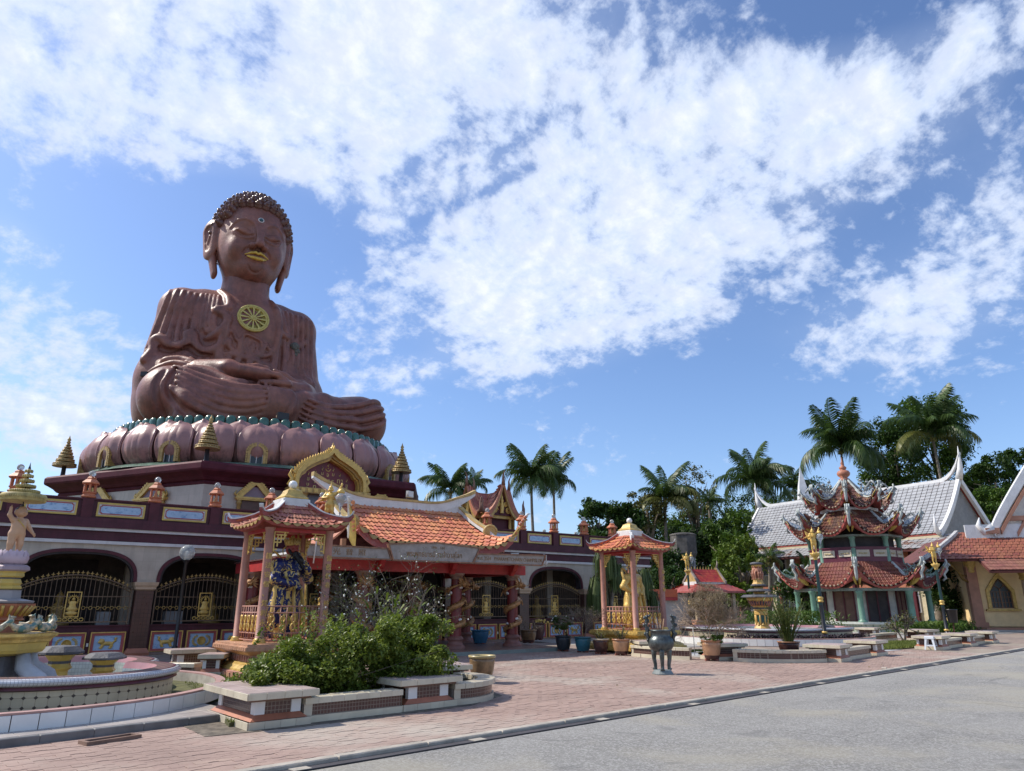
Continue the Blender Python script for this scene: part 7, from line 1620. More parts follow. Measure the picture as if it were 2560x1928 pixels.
m_foot = mat('foot_brick', (.20, .07, .05), .8, var=.2); m_rim = mat('pot_rim', (.36, .17, .09), .35, var=.15)
def pot(label, loc, r, h, m, rim, band=None, grp='glazed plant pots along the yard', foot=.02):
    t = thing('plant_pot', label, 'plant pot', loc, 0, grp)
    mb = MB(); mb.lathe([(r*.66, foot), (r*.72, foot+.03), (r*.9, h*.45), (r*.98, h*.78), (r*.97, h*.92), (r*.86, h*.90), (r*.84, h*.8), (.0, h*.8)], 26); mb.build('body', m, t)
    mb = MB(); mb.lathe([(r*.97, h*.90), (r*1.06, h*.93), (r*1.07, h), (r*.9, h), (r*.86, h*.85)], 26); mb.build('rim', rim, t)
    mb = MB(); mb.lathe([(.0, h*.83), (r*.87, h*.83)], 16); mb.build('soil', m_lawn, t)
    if band: mb = MB(); mb.lathe([(r*.665, foot-.0), (r*.73, foot+.03), (r*.80, h*.27)], 26, np.diag([1.008, 1.008, 1, 1])); mb.build('dark_base', band, t)
    for k in range(3): a = 2*PI*k/3+.5; mb = MB(); mb.box(-.07, .07, -.05, .05, 0, foot+.01, T(r*.5*math.cos(a), r*.5*math.sin(a), 0, a)); mb.build('foot_block', m_foot, t)
    return t
P_ = {}
P_['tan_big'] = pot('big tan glazed pot with dark base holding the leafless round bush', (17.98, 14.25, .03), .28, .58, m_pot_tan, m_rim, m_pot_dk, foot=.05)
P_['open'] = pot('empty olive glazed jar with dragon pattern at the end of the planter', (9.15, 13.35, .03), .28, .55, mat('olive_jar', (.22, .14, .07), .25, var=.3, sc=6), mat('olive_rim', (.42, .34, .16), .3), m_pot_dk, foot=.06)
P_['blk'] = pot('black pot with a clipped white flowering bush, left end of the pot row', (17.25, 20.1, .03), .28, .52, m_pot_blk, m_pot_blk, foot=.05)
P_['teal'] = pot('teal plastic pot with bare twigs in the pot row', (17.45, 19.3, .03), .28, .50, m_pot_teal, m_pot_teal, foot=.04)
P_['dk'] = pot('dark brown glazed pot with yellow green succulents in the pot row', (17.4, 18.35, .03), .27, .48, m_pot_dk, mat('cream_rim', (.5, .42, .3), .35), foot=.06)
P_['tan'] = pot('tan glazed pot with spiky leaves next to the small bench block', (17.45, 17.45, .03), .28, .50, m_pot_tan, m_rim, m_pot_dk, foot=.05)
P_['orch'] = pot('brown pot of tall orchid canes behind the curved mosaic wall', (21.4, 13.9, .08), .33, .4, m_pot_dk, m_rim, foot=.03)
P_['drag'] = pot('wide bronze brown jar with dry plant right of the rightmost dragon column', (18.1, 23.2, .15), .32, .5, mat('bronze_jar', (.16, .10, .05), .3, var=.3, sc=5), mat('bronze_rim', (.2, .13, .07), .35), m_pot_dk)
P_['urn'] = pot('dark footed urn with yellow flowers against the gallery panels', (20.3, 25.3, .12), .28, .72, m_pot_dk, m_pot_dk)
P_['blue'] = pot('blue plastic tub under the portico behind the right dragon columns', (16.35, 24.0, .15), .34, .5, mat('blue_tub', (.03, .13, .24), .4, var=.15), mat('blue_tub_rim', (.03, .15, .27), .4))
st_ = thing('plastic_stool', 'white plastic stool with splayed legs beside the far benches', 'stool', (28.55, 12.75, .03), R(10)); m_pl = mat('white_plastic', (.62, .66, .70), .4, var=.05)
mb = MB(); mb.bbox(-.15, .15, -.15, .15, .43, .46, .015); mb.box(-.155, .155, -.155, .155, .37, .43); mb.build('seat', m_pl, st_)
for i in (-1, 1):
    for j in (-1, 1): mb = MB(); mb.add([(i*.14, j*.14, .40), (i*.07, j*.14, .40), (i*.14, j*.07, .40), (i*.19, j*.19, 0), (i*.14, j*.19, 0), (i*.19, j*.14, 0), (i*.11, j*.11, .4), (i*.16, j*.16, 0)], [(0, 3, 4, 1), (0, 2, 5, 3), (1, 4, 7, 6), (2, 6, 7, 5), (3, 5, 7, 4)]); o = mb.build('leg', m_pl, st_); fixnormals(o.data)
mb = MB()
for k in range(4): mb.box(-.15, .15, -.166, -.155, .12, .17, T(rz=k*PI/2))
mb.build('stretcher', m_pl, st_)
bn = thing('waste_bin', 'black round waste bin fixed to the far winged lamp post', 'bin', (39.35, 16.35, .0)); mb = MB(); mb.lathe([(.2, .72), (.26, 1.3), (.28, 1.32), (.28, 1.36), (.24, 1.36), (.22, 1.0), (0, 1.0)], 20); mb.build('barrel', m_postb, bn); mb = MB(); mb.tube([(0, 0, .75), (.02, .05, 0)], .03, 6); mb.build('stake', m_foot, bn)
wa_ = thing('wire_stand', 'thin metal wire stand in front of the right fountain', 'stand', (19.55, 15.7, .03)); mb = MB(); mb.tube([(-.35, .2, 0), (-.35, .2, .85), (.35, -.2, .85), (.35, -.2, 0)], .012, 5); mb.tube([(-.35, .2, .12), (.35, -.2, .12)], .01, 5); mb.box(-.2, .2, -.1, .1, .86, .88); mb.build('frame', mat('galvanised', (.45, .45, .44), .4, .5), wa_)
dg_ = thing('drain_cover', 'rusty rectangular drain frame beside the grey curb', 'drain cover', (1.75, 10.62, .02), R(18)); mb = MB(); mb.band(rect(-.33, .33, -.11, .11), rect(-.28, .28, -.07, .07), 0, .05, frame((1, 0, 0), (0, 0, 1), (0, -1, 0), (0, 0, 0)), closed=True); mb.build('frame', mat('rust_frame', (.18, .11, .08), .8, var=.3), dg_); mb = MB(); mb.box(-.28, .28, -.07, .07, .0, .012); mb.build('grate', m_concd, dg_)
pp = MB(); pp.bbox(-.16, .16, -.06, .06, 0, .03, .004); o = pp.build('wood_offcut', mat('pale_wood', (.5, .42, .34), .8), None, (19.27, 9.85, .04)); tag(o, 'pale offcut of wood lying on the paving near the kerb', 'wood piece'); o.rotation_euler[2] = .4
P8 = PI/8
# ================================================================ three tier pagoda
m_celadon = mat('celadon_paint', (.14, .27, .20), .45, var=.12, streak=.3, dcol=(.25, .30, .25))
def ptile_ex(t, out, pos): return t.mix(t.m('MULTIPLY', t.mr(t.noise(pos, 1.1, 6, .65), .5, .62), .7), t.mix(t.mr(t.noise(pos, 3.2, 5, .7), .53, .7), out, (.36, .24, .07, 1)), (.07, .045, .035, 1))
m_ptile = mat('aged_red_tile', (.125, .042, .028), .5, var=.15, sc=1.5, pv=.32, extra=ptile_ex)
m_ptile2 = mat('red_tile', (.165, .048, .032), .5, var=.15, sc=1.5, pv=.28, extra=lambda t, o, p: t.mix(t.m('MULTIPLY', t.mr(t.noise(p, 1.3, 6, .7), .53, .7), .6), o, (.10, .05, .035, 1)))
m_bmos = mat('blue_mosaic', (.20, .28, .38), .25, var=.5, sc=16, extra=lambda t, o, p: t.mix(t.mr(t.noise(p, 12, 2), .5, .55), o, (.55, .58, .6, 1)))
m_gmos = mat('green_mosaic', (.10, .19, .15), .35, var=.4, sc=14, extra=lambda t, o, p: t.mix(t.mr(t.noise(p, 10, 2), .55, .6), o, (.32, .36, .34, 1)))
m_gmos2 = mat('silver_mosaic', (.26, .28, .28), .3, var=.45, sc=14)
m_pgw = mat('grey_green_plaster', (.40, .43, .41), .6, var=.2, sc=3, streak=.4, dirt=.35, dcol=(.14, .15, .13))
m_scale = tilemat('scale_tile', (.42, .45, .36), .22, .16, (.10, .16, .12), .4, .5, .10, .1)
PGX, PGY = 46.0, 24.35; PGR = R(-152.9)
pg = thing('pagoda', 'three tier octagonal pagoda with upturned mosaic ridges and green columns', 'pagoda', (PGX, PGY, 0), PGR)
def ring8(prof, nm, m): mb = MB(); mb.ring(prof, 8, None, 0); return mb.build(nm, m, pg)
ring8([(4.0, 0), (4.0, .44)], 'base', m_scale); ring8([(4.08, .441), (4.12, .47), (4.12, .57), (3.9, .58), (.1, .58)], 'base_coping', mat('pale_coping', (.52, .55, .50), .5, var=.1, dirt=.3))
ring8([(2.55, .58), (2.55, 2.5)], 'inner_wall', mat('pagoda_wall', (.42, .40, .36), .6, var=.12, streak=.3)); 
for k in range(8):
    M_ = T(rz=k*PI/4+PI/8); ap = 2.55*math.cos(P8); mb = MB(); mb.box(ap, ap+.05, -.62, .62, .581, 2.35, M_); d_ = mb.build('door_leaf', m_door if k % 2 else m_dark, pg)
    mb = MB(); mb.box(ap+.05, ap+.09, -.04, .04, .585, 2.34, M_); mb.box(ap+.05, ap+.10, -.66, -.58, .585, 2.4, M_); mb.box(ap+.05, ap+.10, .58, .66, .585, 2.4, M_); mb.build('door_frame', m_maroonp, d_)
def cols(r, z0, z1, rad, nm='column'):
    mb = MB(); mb.lathe([(rad*1.5, z0), (rad*1.5, z0+.06), (rad*1.1, z0+.12), (rad, z0+.16), (rad*.94, z1-.2), (rad*1.1, z1-.16), (rad*1.3, z1-.06), (rad*1.3, z1)], 16); me = mb.mesh(nm); me.materials.append(m_celadon)
    for k in range(8): a = k*PI/4; link(nm, me, pg, (r*math.cos(a), r*math.sin(a), 0))
cols(3.78, .58, 2.36, .17); cols(2.62, 3.9, 5.62, .155)
ring8([(3.6, 2.36), (3.95, 2.361), (3.95, 2.52), (3.6, 2.53)], 'lower_beam', mat('beam_green', (.20, .24, .20), .5, var=.2)); ring8([(2.4, 5.6), (2.9, 5.62), (2.9, 5.74), (2.4, 5.75)], 'upper_beam', MATS['beam_green'])
ring8([(2.35, 3.8), (2.35, 5.6)], 'dark_core', m_dark)
# balustrade with relief panels
pbm = mat('plum_balustrade', (.115, .022, .04), .4, var=.12); m_relief = mat('relief_sand', (.42, .34, .19), .55, var=.25, sc=9)
rp = MB()
for k in range(5): rp.sphere((-.3+.15*k, -.03, .02*math.sin(k*2)), .075, 7, 5, sc=(1.3, .5, 1))
for k in range(4): spiral(rp, (-.26+.18*k, -.04, -.01), .08, 1.5, .02, None, 14)
rpm = rp.mesh('relief'); rpm.materials.append(m_relief)
for k in range(8):
    M_ = T(rz=k*PI/4+PI/8); ap = 2.72*math.cos(P8); L_h = 2.72*math.sin(P8); MM = M_ @ frame((0, 1, 0), (-1, 0, 0), (0, 0, 1), (ap, 0, 0))
    mb = MB(); mb.box(-L_h, L_h, -.03, .03, 4.02, 4.92, MM); b_ = mb.build('balustrade', pbm, pg); mb = MB(); mb.box(-L_h, L_h, -.07, .07, 4.921, 4.99, MM); mb.build('handrail', pbm, b_)
    for x in (-.52, .52):
        mb = MB(); mb.box(-.36, .36, -.055, -.031, -.17, .17, MM @ T(x, 0, 4.6)); mb.band(rect(-.39, .39, -.2, .2), rect(-.34, .34, -.15, .15), -.085, -.03, MM @ T(x, 0, 4.6), closed=True); mb.build('panel', mat('panel_cream', (.52, .46, .36), .5, var=.1), b_); link('relief', rpm, b_, M=MM @ T(x, -.05, 4.6, 0, .7))
def curls(mb, M_, n, s, seed):
    r2 = random.Random(seed)
    for i in range(n):
        x = (i+.5)/n*s*2.0-s*.2; z = s*(.12+.55*math.sin(PI*min(1, (i+1)/n))); r = s*r2.uniform(.10, .2)
        spiral(mb, (x, r2.uniform(-.05, .05), z*r2.uniform(.5, 1)), r, r2.choice((-1.6, 1.6)), s*.05, M_, 16)
        mb.tube([(x, 0, 0), (x+r2.uniform(-.1, .1)*s, r2.uniform(-.05, .05), z*.6), (x+r2.uniform(-.15, .2)*s, 0, z*1.15)], [s*.05, s*.05, s*.012], 5, M_)
def dragon_orn(mb, M_, s):
    p = [(s*(1.45-1.5*q), 0, s*(.25+.28*math.sin(q*7)+.45*q)) for q in np.linspace(0, 1, 16)]; mb.tube(p, [s*(.03+.075*math.sin(PI*min(1, .12+q))) for q in np.linspace(0, 1, 16)], 6, M_)
    h = p[-1]; mb.sphere(h, s*.11, 7, 5, M_, (1.5, .9, .9)); mb.tube([(h[0]-s*.1, 0, h[2]+s*.05), (h[0]-s*.02, .05*s, h[2]+s*.22), (h[0]+s*.12, .08*s, h[2]+s*.26)], [.03*s, .02*s, .006*s], 4, M_)
    for i in range(2, 15, 2): mb.add([(p[i][0]-.07*s, 0, p[i][2]+.06*s), (p[i][0]+.07*s, 0, p[i][2]+.06*s), (p[i][0]+.06*s, 0, p[i][2]+.2*s)], [(0, 1, 2), (2, 1, 0)], False, M_)
    for i in (4, 9): mb.tube([p[i], (p[i][0]-.06*s, .1*s, p[i][2]-.12*s), (p[i][0]+.04*s, .1*s, p[i][2]-.22*s)], [.05*s, .035*s, .01*s], 4, M_)
def proof(nm, r0, z0, r1, z1, up, nc, nr, tm, orn, seed):
    """octagonal concave roof from ring r0,z0 (top) to r1,z1 (eave), corners swept up"""
    def corner_pt(t_): r = r0+(r1-r0)*t_; return r, z0+(z1-z0)*(1-(1-t_)**1.55)+up*max(0, t_-.35)**2*2.37
    def surf(k):
        a0, a1 = k*PI/4, (k+1)*PI/4
        def f(s_, t_):
            r, zc = corner_pt(t_); A_ = np.array([r*math.cos(a0), r*math.sin(a0)]); B_ = np.array([r*math.cos(a1), r*math.sin(a1)])
            zm = z0+(z1-z0)*(1-(1-t_)**1.5); q = abs(2*s_-1); z = zm+(zc-zm)*q**2.6; sag = 1-.15*(1-q*q)*t_
            p = (A_*(1-s_)+B_*s_)*sag; return (p[0], p[1], z)
        return f
    Ms = []; dk = MB(); so = MB()
    for k in range(8):
        f = surf(k)
        g = [[np.array(f(i/10, j/8))-[0, 0, .05] for j in range(9)] for i in range(11)]; dk.slab(g, -.12)
        if 2 <= k <= 5: continue
        Ms += field_mats(f, nc, nr, .62, .05)
    root_ = dk.build('roof_deck', m_fascia, pg)
    pieces(root_, 'roof_tile', tile_piece(), Ms, tm, 300, root=pg)
    et = MB(); et.lathe([(.0, 0), (.06, 0), (.06, .05), (.0, .05)], 8, frame((1, 0, 0), (0, 0, 1), (0, -1, 0)))
    E_ = []
    for k in (6, 7, 0, 1):
        f = surf(k)
        for i in range(nc): c = np.array(f((i+.5)/nc, 1)); a = (k+.5)*PI/4; E_.append(frame((-math.sin(a), math.cos(a), 0), (-math.cos(a), -math.sin(a), 0), (0, 0, 1), c+[.03*math.cos(a), .03*math.sin(a), .02]))
    pieces(root_, 'eave_disc', et, E_, mat('eave_disc_cream', (.27, .21, .14), .5, var=.25, sc=6), 60, root=pg)
    for k in range(8):
        a = k*PI/4; M_ = T(rz=a); pts = [np.array([corner_pt(t_)[0], 0, corner_pt(t_)[1]]) for t_ in np.linspace(0, 1, 16)]
        e = pts[-1]; pts += [e+[.05, 0, .14], e+[.02, 0, .30]]; mb = MB(); q = [p for p in pts]
        mb.tube(q, [.085]*16+[.07, .03], 8, M_); mb.tube([p+[0, .1, -.02] for p in q[4:]], .05, 6, M_); mb.tube([p+[0, -.1, -.02] for p in q[4:]], .05, 6, M_); rd = mb.build('hip_ridge', m_pgw, pg)
        mb = MB(); c = e; mb.tube([c+[-.05, 0, -.1], c+[.02, 0, -.35], c+[-.2, 0, -.6], c+[-.12, 0, -.85], c+[-.3, 0, -1.0]], [.09, .09, .10, .08, .06], 8, M_); spiral(mb, tuple(c+[.02, 0, -.12]), .18, 1.6, .06, M_, 20); mb.build('scroll_bracket', m_pgw, rd)
        mb = MB(); g_ = pts[-3]; i0 = 9
        mb.slab([[pts[i0+j]*[1, 0, 1]+np.array([-.06*i-.02*j, sgn*(.07+.08*i*(j/6)), -.10-.13*i]) for j in range(7)] for i in range(4) for sgn in (1,)], .02, M_); mb.slab([[pts[i0+j]*[1, 0, 1]+np.array([-.06*i-.02*j, -(.07+.08*i*(j/6)), -.10-.13*i]) for j in range(7)] for i in range(4)], .02, M_); mb.build('corner_soffit', m_yellow, rd)
        if orn:
            s_ = orn; m0 = len(pts)//2; mb = MB()
            for sg in (-1, 1):
                n_ = 8; cr = [pts[6+i] for i in range(10)]
                mb.slab([[cr[i]+np.array([0, sg*(.10+.0*j), .10+.34*s_*math.sin(PI*i/9)**.7*j/3]) for j in range(4)] for i in range(10)], .04, M_)
            mb.build('mosaic_crest', m_bmos if orn > .6 else m_gmos, rd)
            mb = MB(); o = pts[6]; dragon_orn(mb, M_ @ T(o[0]+.1, 0, o[2]+.18), s_); curls(mb, M_ @ T(o[0]-.1, 0, o[2]+.1), 6, s_*.8, seed*10+k); mb.build('dragon_ornament', (m_gmos2, m_gmos)[orn < .6], rd)
proof('lower', 2.85, 4.05, 5.0, 2.62, 1.35, 13, 8, m_ptile2, .5, 1)
proof('middle', 1.75, 7.35, 4.1, 5.78, 1.4, 12, 8, m_ptile, .72, 2)
proof('top', .25, 9.55, 2.8, 7.5, 1.3, 9, 9, m_ptile, .8, 3)
ring8([(1.7, 7.2), (1.75, 7.35), (1.75, 7.55), (1.5, 7.6)], 'tier_parapet', m_plaster); ring8([(2.2, 5.75), (1.7, 7.3)], 'inner_hood', m_dark)
mb = MB(); mb.lathe([(.3, 9.45), (.34, 9.6), (.2, 9.68), (.38, 9.85), (.42, 10.0), (.34, 10.15), (.16, 10.22), (.22, 10.3), (.24, 10.4), (.12, 10.5), (.08, 10.6), (.12, 10.68), (.05, 10.8), (.02, 11.1)], 20); mb.build('gourd_finial', m_terra, pg)
# ================================================================ grey roofed hall
m_gtile = mat('silver_roof_tile', (.33, .335, .345), .4, var=.08, sc=1, pv=.12, extra=lambda t, o, p: t.mix(t.m('MULTIPLY', t.mr(t.noise(p, .8, 6, .7), .56, .75), .5), o, (.26, .20, .18, 1)))
m_rust = mat('rusty_roof_tile', (.32, .315, .315), .5, var=.12, sc=1, extra=lambda t, o, p: t.mix(t.mr(t.noise(p, .9, 6, .7), .54, .62), o, (.17, .08, .05, 1)))
m_wcream = mat('hall_cream', (.52, .45, .30), .6, var=.08, streak=.2); m_hornw = mat('white_horn', (.66, .66, .66), .5, var=.08, streak=.2)
HA = math.atan2(46.5-25.3, 69.2-66.5); hl = thing('grey_roof_hall', 'long hall with silver grey tiled roof and white horned ridge behind the pagoda', 'hall', (66.5, 25.3, 0), HA)
# local x along the ridge (0..21.4), +y faces the camera side (-a)
HL = 21.4
def flat_tile(): mb = MB(); mb.add([(.05, .02, .05), (.95, .02, .05), (.95, 1.02, 0), (.05, 1.02, 0), (.05, .02, -.03), (.95, .02, -.03)], [(0, 1, 2, 3), (4, 5, 1, 0)]); return mb
def hs(s_, t_): return (HL*(1-s_)+(.0), .15+4.1*t_, 11.75-4.65*(1-(1-t_)**1.18))
Ms = [m @ np.diag([1, 1, .6/np.linalg.norm(m[:3, 2]), 1]) for m in field_mats(hs, 46, 18, .2, .02)]
def _hall_tiles():
    pieces(hl, 'roof_tile', flat_tile(), Ms, m_gtile, 300)
_hall_tiles()
mb = MB(); mb.slab([[np.array(hs(i/8, j/8))-[0, 0, .12] for j in range(9)] for i in range(9)], .15); mb.slab([[(HL*(i/8), -.15-4.1*j/8, 11.6-4.65*(j/8)) for j in range(9)] for i in range(9)], -.15); mb.build('roof_deck', m_fascia, hl)
def ss(s_, t_): return (-1.2+(HL+2.4)*(1-s_), 3.7+2.6*t_, 7.0-1.15*t_)
Ms = [m @ np.diag([1, 1, .6/np.linalg.norm(m[:3, 2]), 1]) for m in field_mats(ss, 46, 6, .2, .02)]
pieces(hl, 'skirt_tile', flat_tile(), Ms, m_rust, 276)
mb = MB(); mb.slab([[np.array(ss(i/8, j/3))-[0, 0, .12] for j in range(4)] for i in range(9)], .12); mb.build('skirt_deck', m_soffit, hl)
mb = MB(); xs_ = np.linspace(-.6, HL+.6, 50); e_ = np.clip((np.abs(xs_-HL/2)-HL/2+2.2)/2.8, 0, 1); sweep_wall(mb, [(x, 0, 11.7+2.3*q**3) for x, q in zip(xs_, e_)], -.1, [.28-.2*q**2 for q in e_], .3); mb.build('ridge', m_hornw, hl)
for x0 in (-.15, HL+.15):
    mb = MB(); d = 1 if x0 > 1 else -1
    for sg in (1, -1): sweep_wall(mb, [(x0+d*.1*math.sin(PI*t_), sg*(.1+4.25*t_), 11.75-4.7*(1-(1-t_)**1.18)) for t_ in np.linspace(0, 1, 14)], -.35, .22, .28); mb.tube([(x0, sg*4.3, 7.1), (x0, sg*4.6, 7.2), (x0, sg*4.7, 7.8), (x0, sg*4.6, 8.6)], [.25, .22, .14, .03], 6)
    mb.build('bargeboard', m_hornw, hl)
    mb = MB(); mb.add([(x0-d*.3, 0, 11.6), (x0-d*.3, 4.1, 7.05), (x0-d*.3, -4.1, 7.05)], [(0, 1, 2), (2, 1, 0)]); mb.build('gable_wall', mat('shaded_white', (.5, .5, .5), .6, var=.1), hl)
    mb = MB(); mb.tube([(x0, 0, 11.8), (x0+d*.25, 0, 12.6), (x0+d*.35, 0, 13.4), (x0+d*.4, 0, 14.6)], [.3, .24, .14, .02], 8); mb.build('horn', m_hornw, hl)
mb = MB(); mb.box(-.3, HL+.3, -4, 4.4, 0, 6.9); mb.build('wall', m_wcream, hl); mb = MB(); mb.box(-.32, HL+.32, -4, 4.43, 2.9, 3.35); mb.build('orange_band', m_terra, hl)
for k in range(10):
    for z0, z1 in ((.95, 2.75), (4.3, 5.9)):
        x = .9+k*2.15; mb = MB(); mb.box(x-.75, x+.75, 4.42, 4.45, z0, z1); w_ = mb.build('window', glassmat('dark_glass'), hl); mb = MB(); mb.band(rect(x-.8, x+.8, z0-.05, z1+.05), rect(x-.7, x+.7, z0+.05, z1-.05), 4.40, 4.52, closed=True); mb.box(x-.03, x+.03, 4.45, 4.5, z0, z1); mb.box(x-.75, x+.75, 4.45, 4.49, z1-.55, z1-.48); mb.build('frame', m_trim, w_)
for k in range(9):
    x = -.15+k*2.7; mb = MB(); mb.box(x-.12, x+.12, 4.44, 4.7, 0, 6.6); mb.build('pilaster', m_maroonp if k % 2 else m_terra, hl); mb = MB(); mb.ext([(0, 6.3), (0, 4.9), (.2, 5.0), (1.4, 6.1)], -.06, .06, T(x, 4.7, 0, PI/2)); mb.build('eave_bracket', m_terra, hl)
sp2 = MB(); sp2.lathe([(.7, 0), (.5, 1.2), (.15, 2.6), (.0, 3.4)], 4, np.eye(4), False); o = sp2.build('white_spire', m_hornw, None, (64.5, 38.5, 11.4)); tag(o, 'white pointed spire rising behind the pagoda left shoulder', 'spire')
# ================================================================ yellow hall at the right edge
yh = thing('yellow_hall', 'ochre hall at the right edge with red tiled porch and white horned gable', 'hall', (51.6, 19.9, 0), R(-52)); m_ochre = mat('ochre_wall', (.84, .62, .32), .6, var=.06, streak=.15, dcol=(.45, .28, .12)); m_salmon = mat('salmon_trim', (.40, .19, .12), .55, var=.12)
def yb(nm, m, *a): mb = MB(); mb.box(*a); return mb.build(nm, m, yh)
yb('wall', m_ochre, 0, 14, 0, 9, .25, 5.2); yb('base', mat('base_terrazzo', (.30, .14, .09), .4, var=.1), -.15, 14.2, -1.7, 9, 0, .22); yb('step', mat('grey_step', (.4, .37, .33), .7, var=.1), -.6, 14.2, -2.4, -1.7, 0, .1)
yb('corner_pillar', m_salmon, -.3, .28, -.3, .2, .22, 4.6); yb('pillar_foot', m_salmon, -.42, .4, -.42, .3, .221, .5)
mb = MB(); mb.lathe([(.24, 3.5), (.3, 3.6), (.26, 3.7), (.36, 4.0), (.42, 4.3), (.48, 4.5)], 10, T(0, -.1, 0)); mb.build('gilt_capital', m_golda, yh)
mb = MB()
for s_ in (-1, 0): mb.tube([(-.2, -.2, 2.9), (-.6, -.45, 3.1), (-.9, -.7, 3.6), (-1.4, -1.0, 4.1), (-1.5, -1.1, 4.3)], [.06, .09, .08, .08, .05], 6); mb.tube([(-.3, -.2, 3.3), (-.8, -.5, 3.4), (-1.0, -.6, 3.9)], [.05, .07, .03], 6)
mb.build('eave_bracket', m_goldd, yh)
# pointed window
wz = np.linspace(0, 1, 9); pw_ = [(-.62, 0), (-.62, 1.0)]+[(-.62*(1-q)**.75, 1.0+.85*q**1.1) for q in wz[1:]]; pw_ = np.array(pw_+[(-x, z) for x, z in pw_[::-1][1:]])
WMx = T(1.45, -.0, 1.35); mb = MB(); mb.ext(pw_, -.02, .0, WMx); w_ = mb.build('window', glassmat('dark_glass'), yh)
mb = MB(); mb.band(pw_*[1.28, 1.16]-[0, .06], pw_*[.98, .98], -.16, .0, WMx); mb.tube([(0, -.1, 2.05), (0, -.1, 2.25), (0, -.12, 2.5)], [.13, .08, .01], 6, WMx); mb.box(-.95, .95, -.22, 0, -.16, -.06, WMx); mb.build('gilt_frame', m_golda, w_)
mb = MB(); mb.box(-.035, .035, -.08, -.021, 0, 1.2, WMx)
for s_ in (-1, 1):
    mb.box(s_*.58-.03, s_*.58+.03, -.08, -.021, 0, 1.0, WMx)
    for x in (.2, .39): mb.box(s_*x-.015, s_*x+.015, -.06, -.021, .02, 1.0, WMx)
for z in (.02, .33, .66, .98): mb.box(-.58, .58, -.07, -.022, z-.015, z+.015, WMx)
for s_ in (-1, 1): mb.tube([(0, -.05, 1.15), (s_*.4, -.05, 1.5)], .025, 5, WMx); mb.tube([(s_*.55, -.05, 1.0), (0, -.05, 1.75)], .02, 5, WMx)
mb.build('window_bars', mat('wood_bar', (.20, .10, .05), .5), w_)
mb = MB(); mb.lathe([(.42, .22), (.42, .3), (.36, .36), (.33, .42), (.29, 3.0), (.33, 3.05)], 20, T(2.55, -1.45, 0)); cl_ = mb.build('round_column', mat('column_sand', (.48, .34, .22), .5, var=.12, streak=.25), yh); mb = MB(); mb.lathe([(.3, 3.0), (.4, 3.1), (.34, 3.2), (.42, 3.45), (.5, 3.7), (.5, 3.8)], 12, T(2.55, -1.45, 0)); mb.build('gilt_capital', m_golda, cl_)
mb = MB(); mb.lathe([(.2, 0), (.22, .03), (.1, .07), (0, .08)], 16, T(2.45, -1.78, 2.75, rx=PI/2)); mb.build('wall_lamp', m_chinawhite, yh)
yb('porch_door', m_terra, 3.0, 6, -.06, -.003, .25, 3.2)
def y1(s_, t_): w0 = -.1-2.75*t_; return (w0+(14-w0)*s_, .6-2.6*t_, 6.05-1.75*(t_**.9))
pieces(yh, 'roof_tile', tile_piece(), field_mats(y1, 44, 9, .16, .03), mat('porch_tile', (.25, .085, .052), .55, var=.12, sc=1.2, pv=.22, extra=tile_ex), 300, 'roof_tiles')
def y2(s_, t_): return (.0+14*s_, -1.5-2.0*t_, 4.5-.95*t_)
pieces(yh, 'lower_tile', tile_piece(), field_mats(y2, 40, 5, .16, .03), mat('dark_porch_tile', (.24, .10, .07), .6, var=.15, pv=.22, extra=tile_ex), 200, 'lower_tiles')
mb = MB(); mb.slab([[np.array(y1(i/8, j/4))-[0, 0, .06] for j in range(5)] for i in range(9)], .12); mb.slab([[np.array(y2(i/8, j/4))-[0, 0, .06] for j in range(5)] for i in range(9)], .14); mb.slab([[(-.1-2.75*t_, .6-2.6*t_+(8+2.6*t_)*q, 6.0-1.75*t_**.9) for t_ in np.linspace(0, 1, 5)] for q in np.linspace(0, 1, 5)], -.12); mb.build('roof_deck', m_soffit, yh)
mb = MB(); sweep_wall(mb, [(-.1-2.75*t_-.1, .6-2.6*t_-.05, 6.08-1.75*t_**.9+.2*max(0, t_-.8)) for t_ in np.linspace(0, 1.06, 14)], -.05, .16, .22); mb.build('hip_ridge', mat('grey_ridge', (.42, .42, .42), .6, var=.2, dirt=.4), yh)
# gable: apex off frame to the right
gx, gz_ = 6.2, 12.0
mb = MB(); bp_ = [(gx-4.4*(1-t_), .1, 6.3+6.2*t_**.92+1.6*max(0, t_-.72)**1.6*2.2) for t_ in np.linspace(0, 1, 16)]; sweep_wall(mb, bp_, -.55, .25, .35); mb.tube([bp_[-1], (gx+.05, .1, 14.2), (gx+.1, .1, 15.2), (gx-.05, .1, 16.2)], [.36, .28, .17, .02], 8); mb.tube([(1.8, .1, 6.3), (1.25, .1, 6.1), (1.0, .1, 6.5), (1.15, .1, 7.0)], [.3, .26, .16, .03], 8); mb.build('bargeboard', m_hornw, yh)
mb = MB(); sweep_wall(mb, [(x+.12, .05, z-.58) for x, y, z in bp_[1:14]], -.35, -.0, .3); mb.build('salmon_rafter', m_salmon, yh)
mb = MB(); sweep_wall(mb, [(x+.75, .12, z-1.25) for x, y, z in bp_[2:14]], -.3, .0, .2); mb.box(2.8, 8, .0, .2, 6.75, 7.05); mb.build('salmon_border', m_salmon, yh)
mb = MB(); mb.add([(1.9, .25, 6.2), (9, .25, 6.2), (9, .25, 9), (gx, .25, 12.2)], [(0, 1, 2, 3), (3, 2, 1, 0)]); mb.box(.2, 14, .1, .24, 5.6, 6.55); mb.build('gable_wall', m_hornw, yh)
yb('gable_foot', m_salmon, 1.3, 2.1, -.15, .3, 5.95, 6.3)
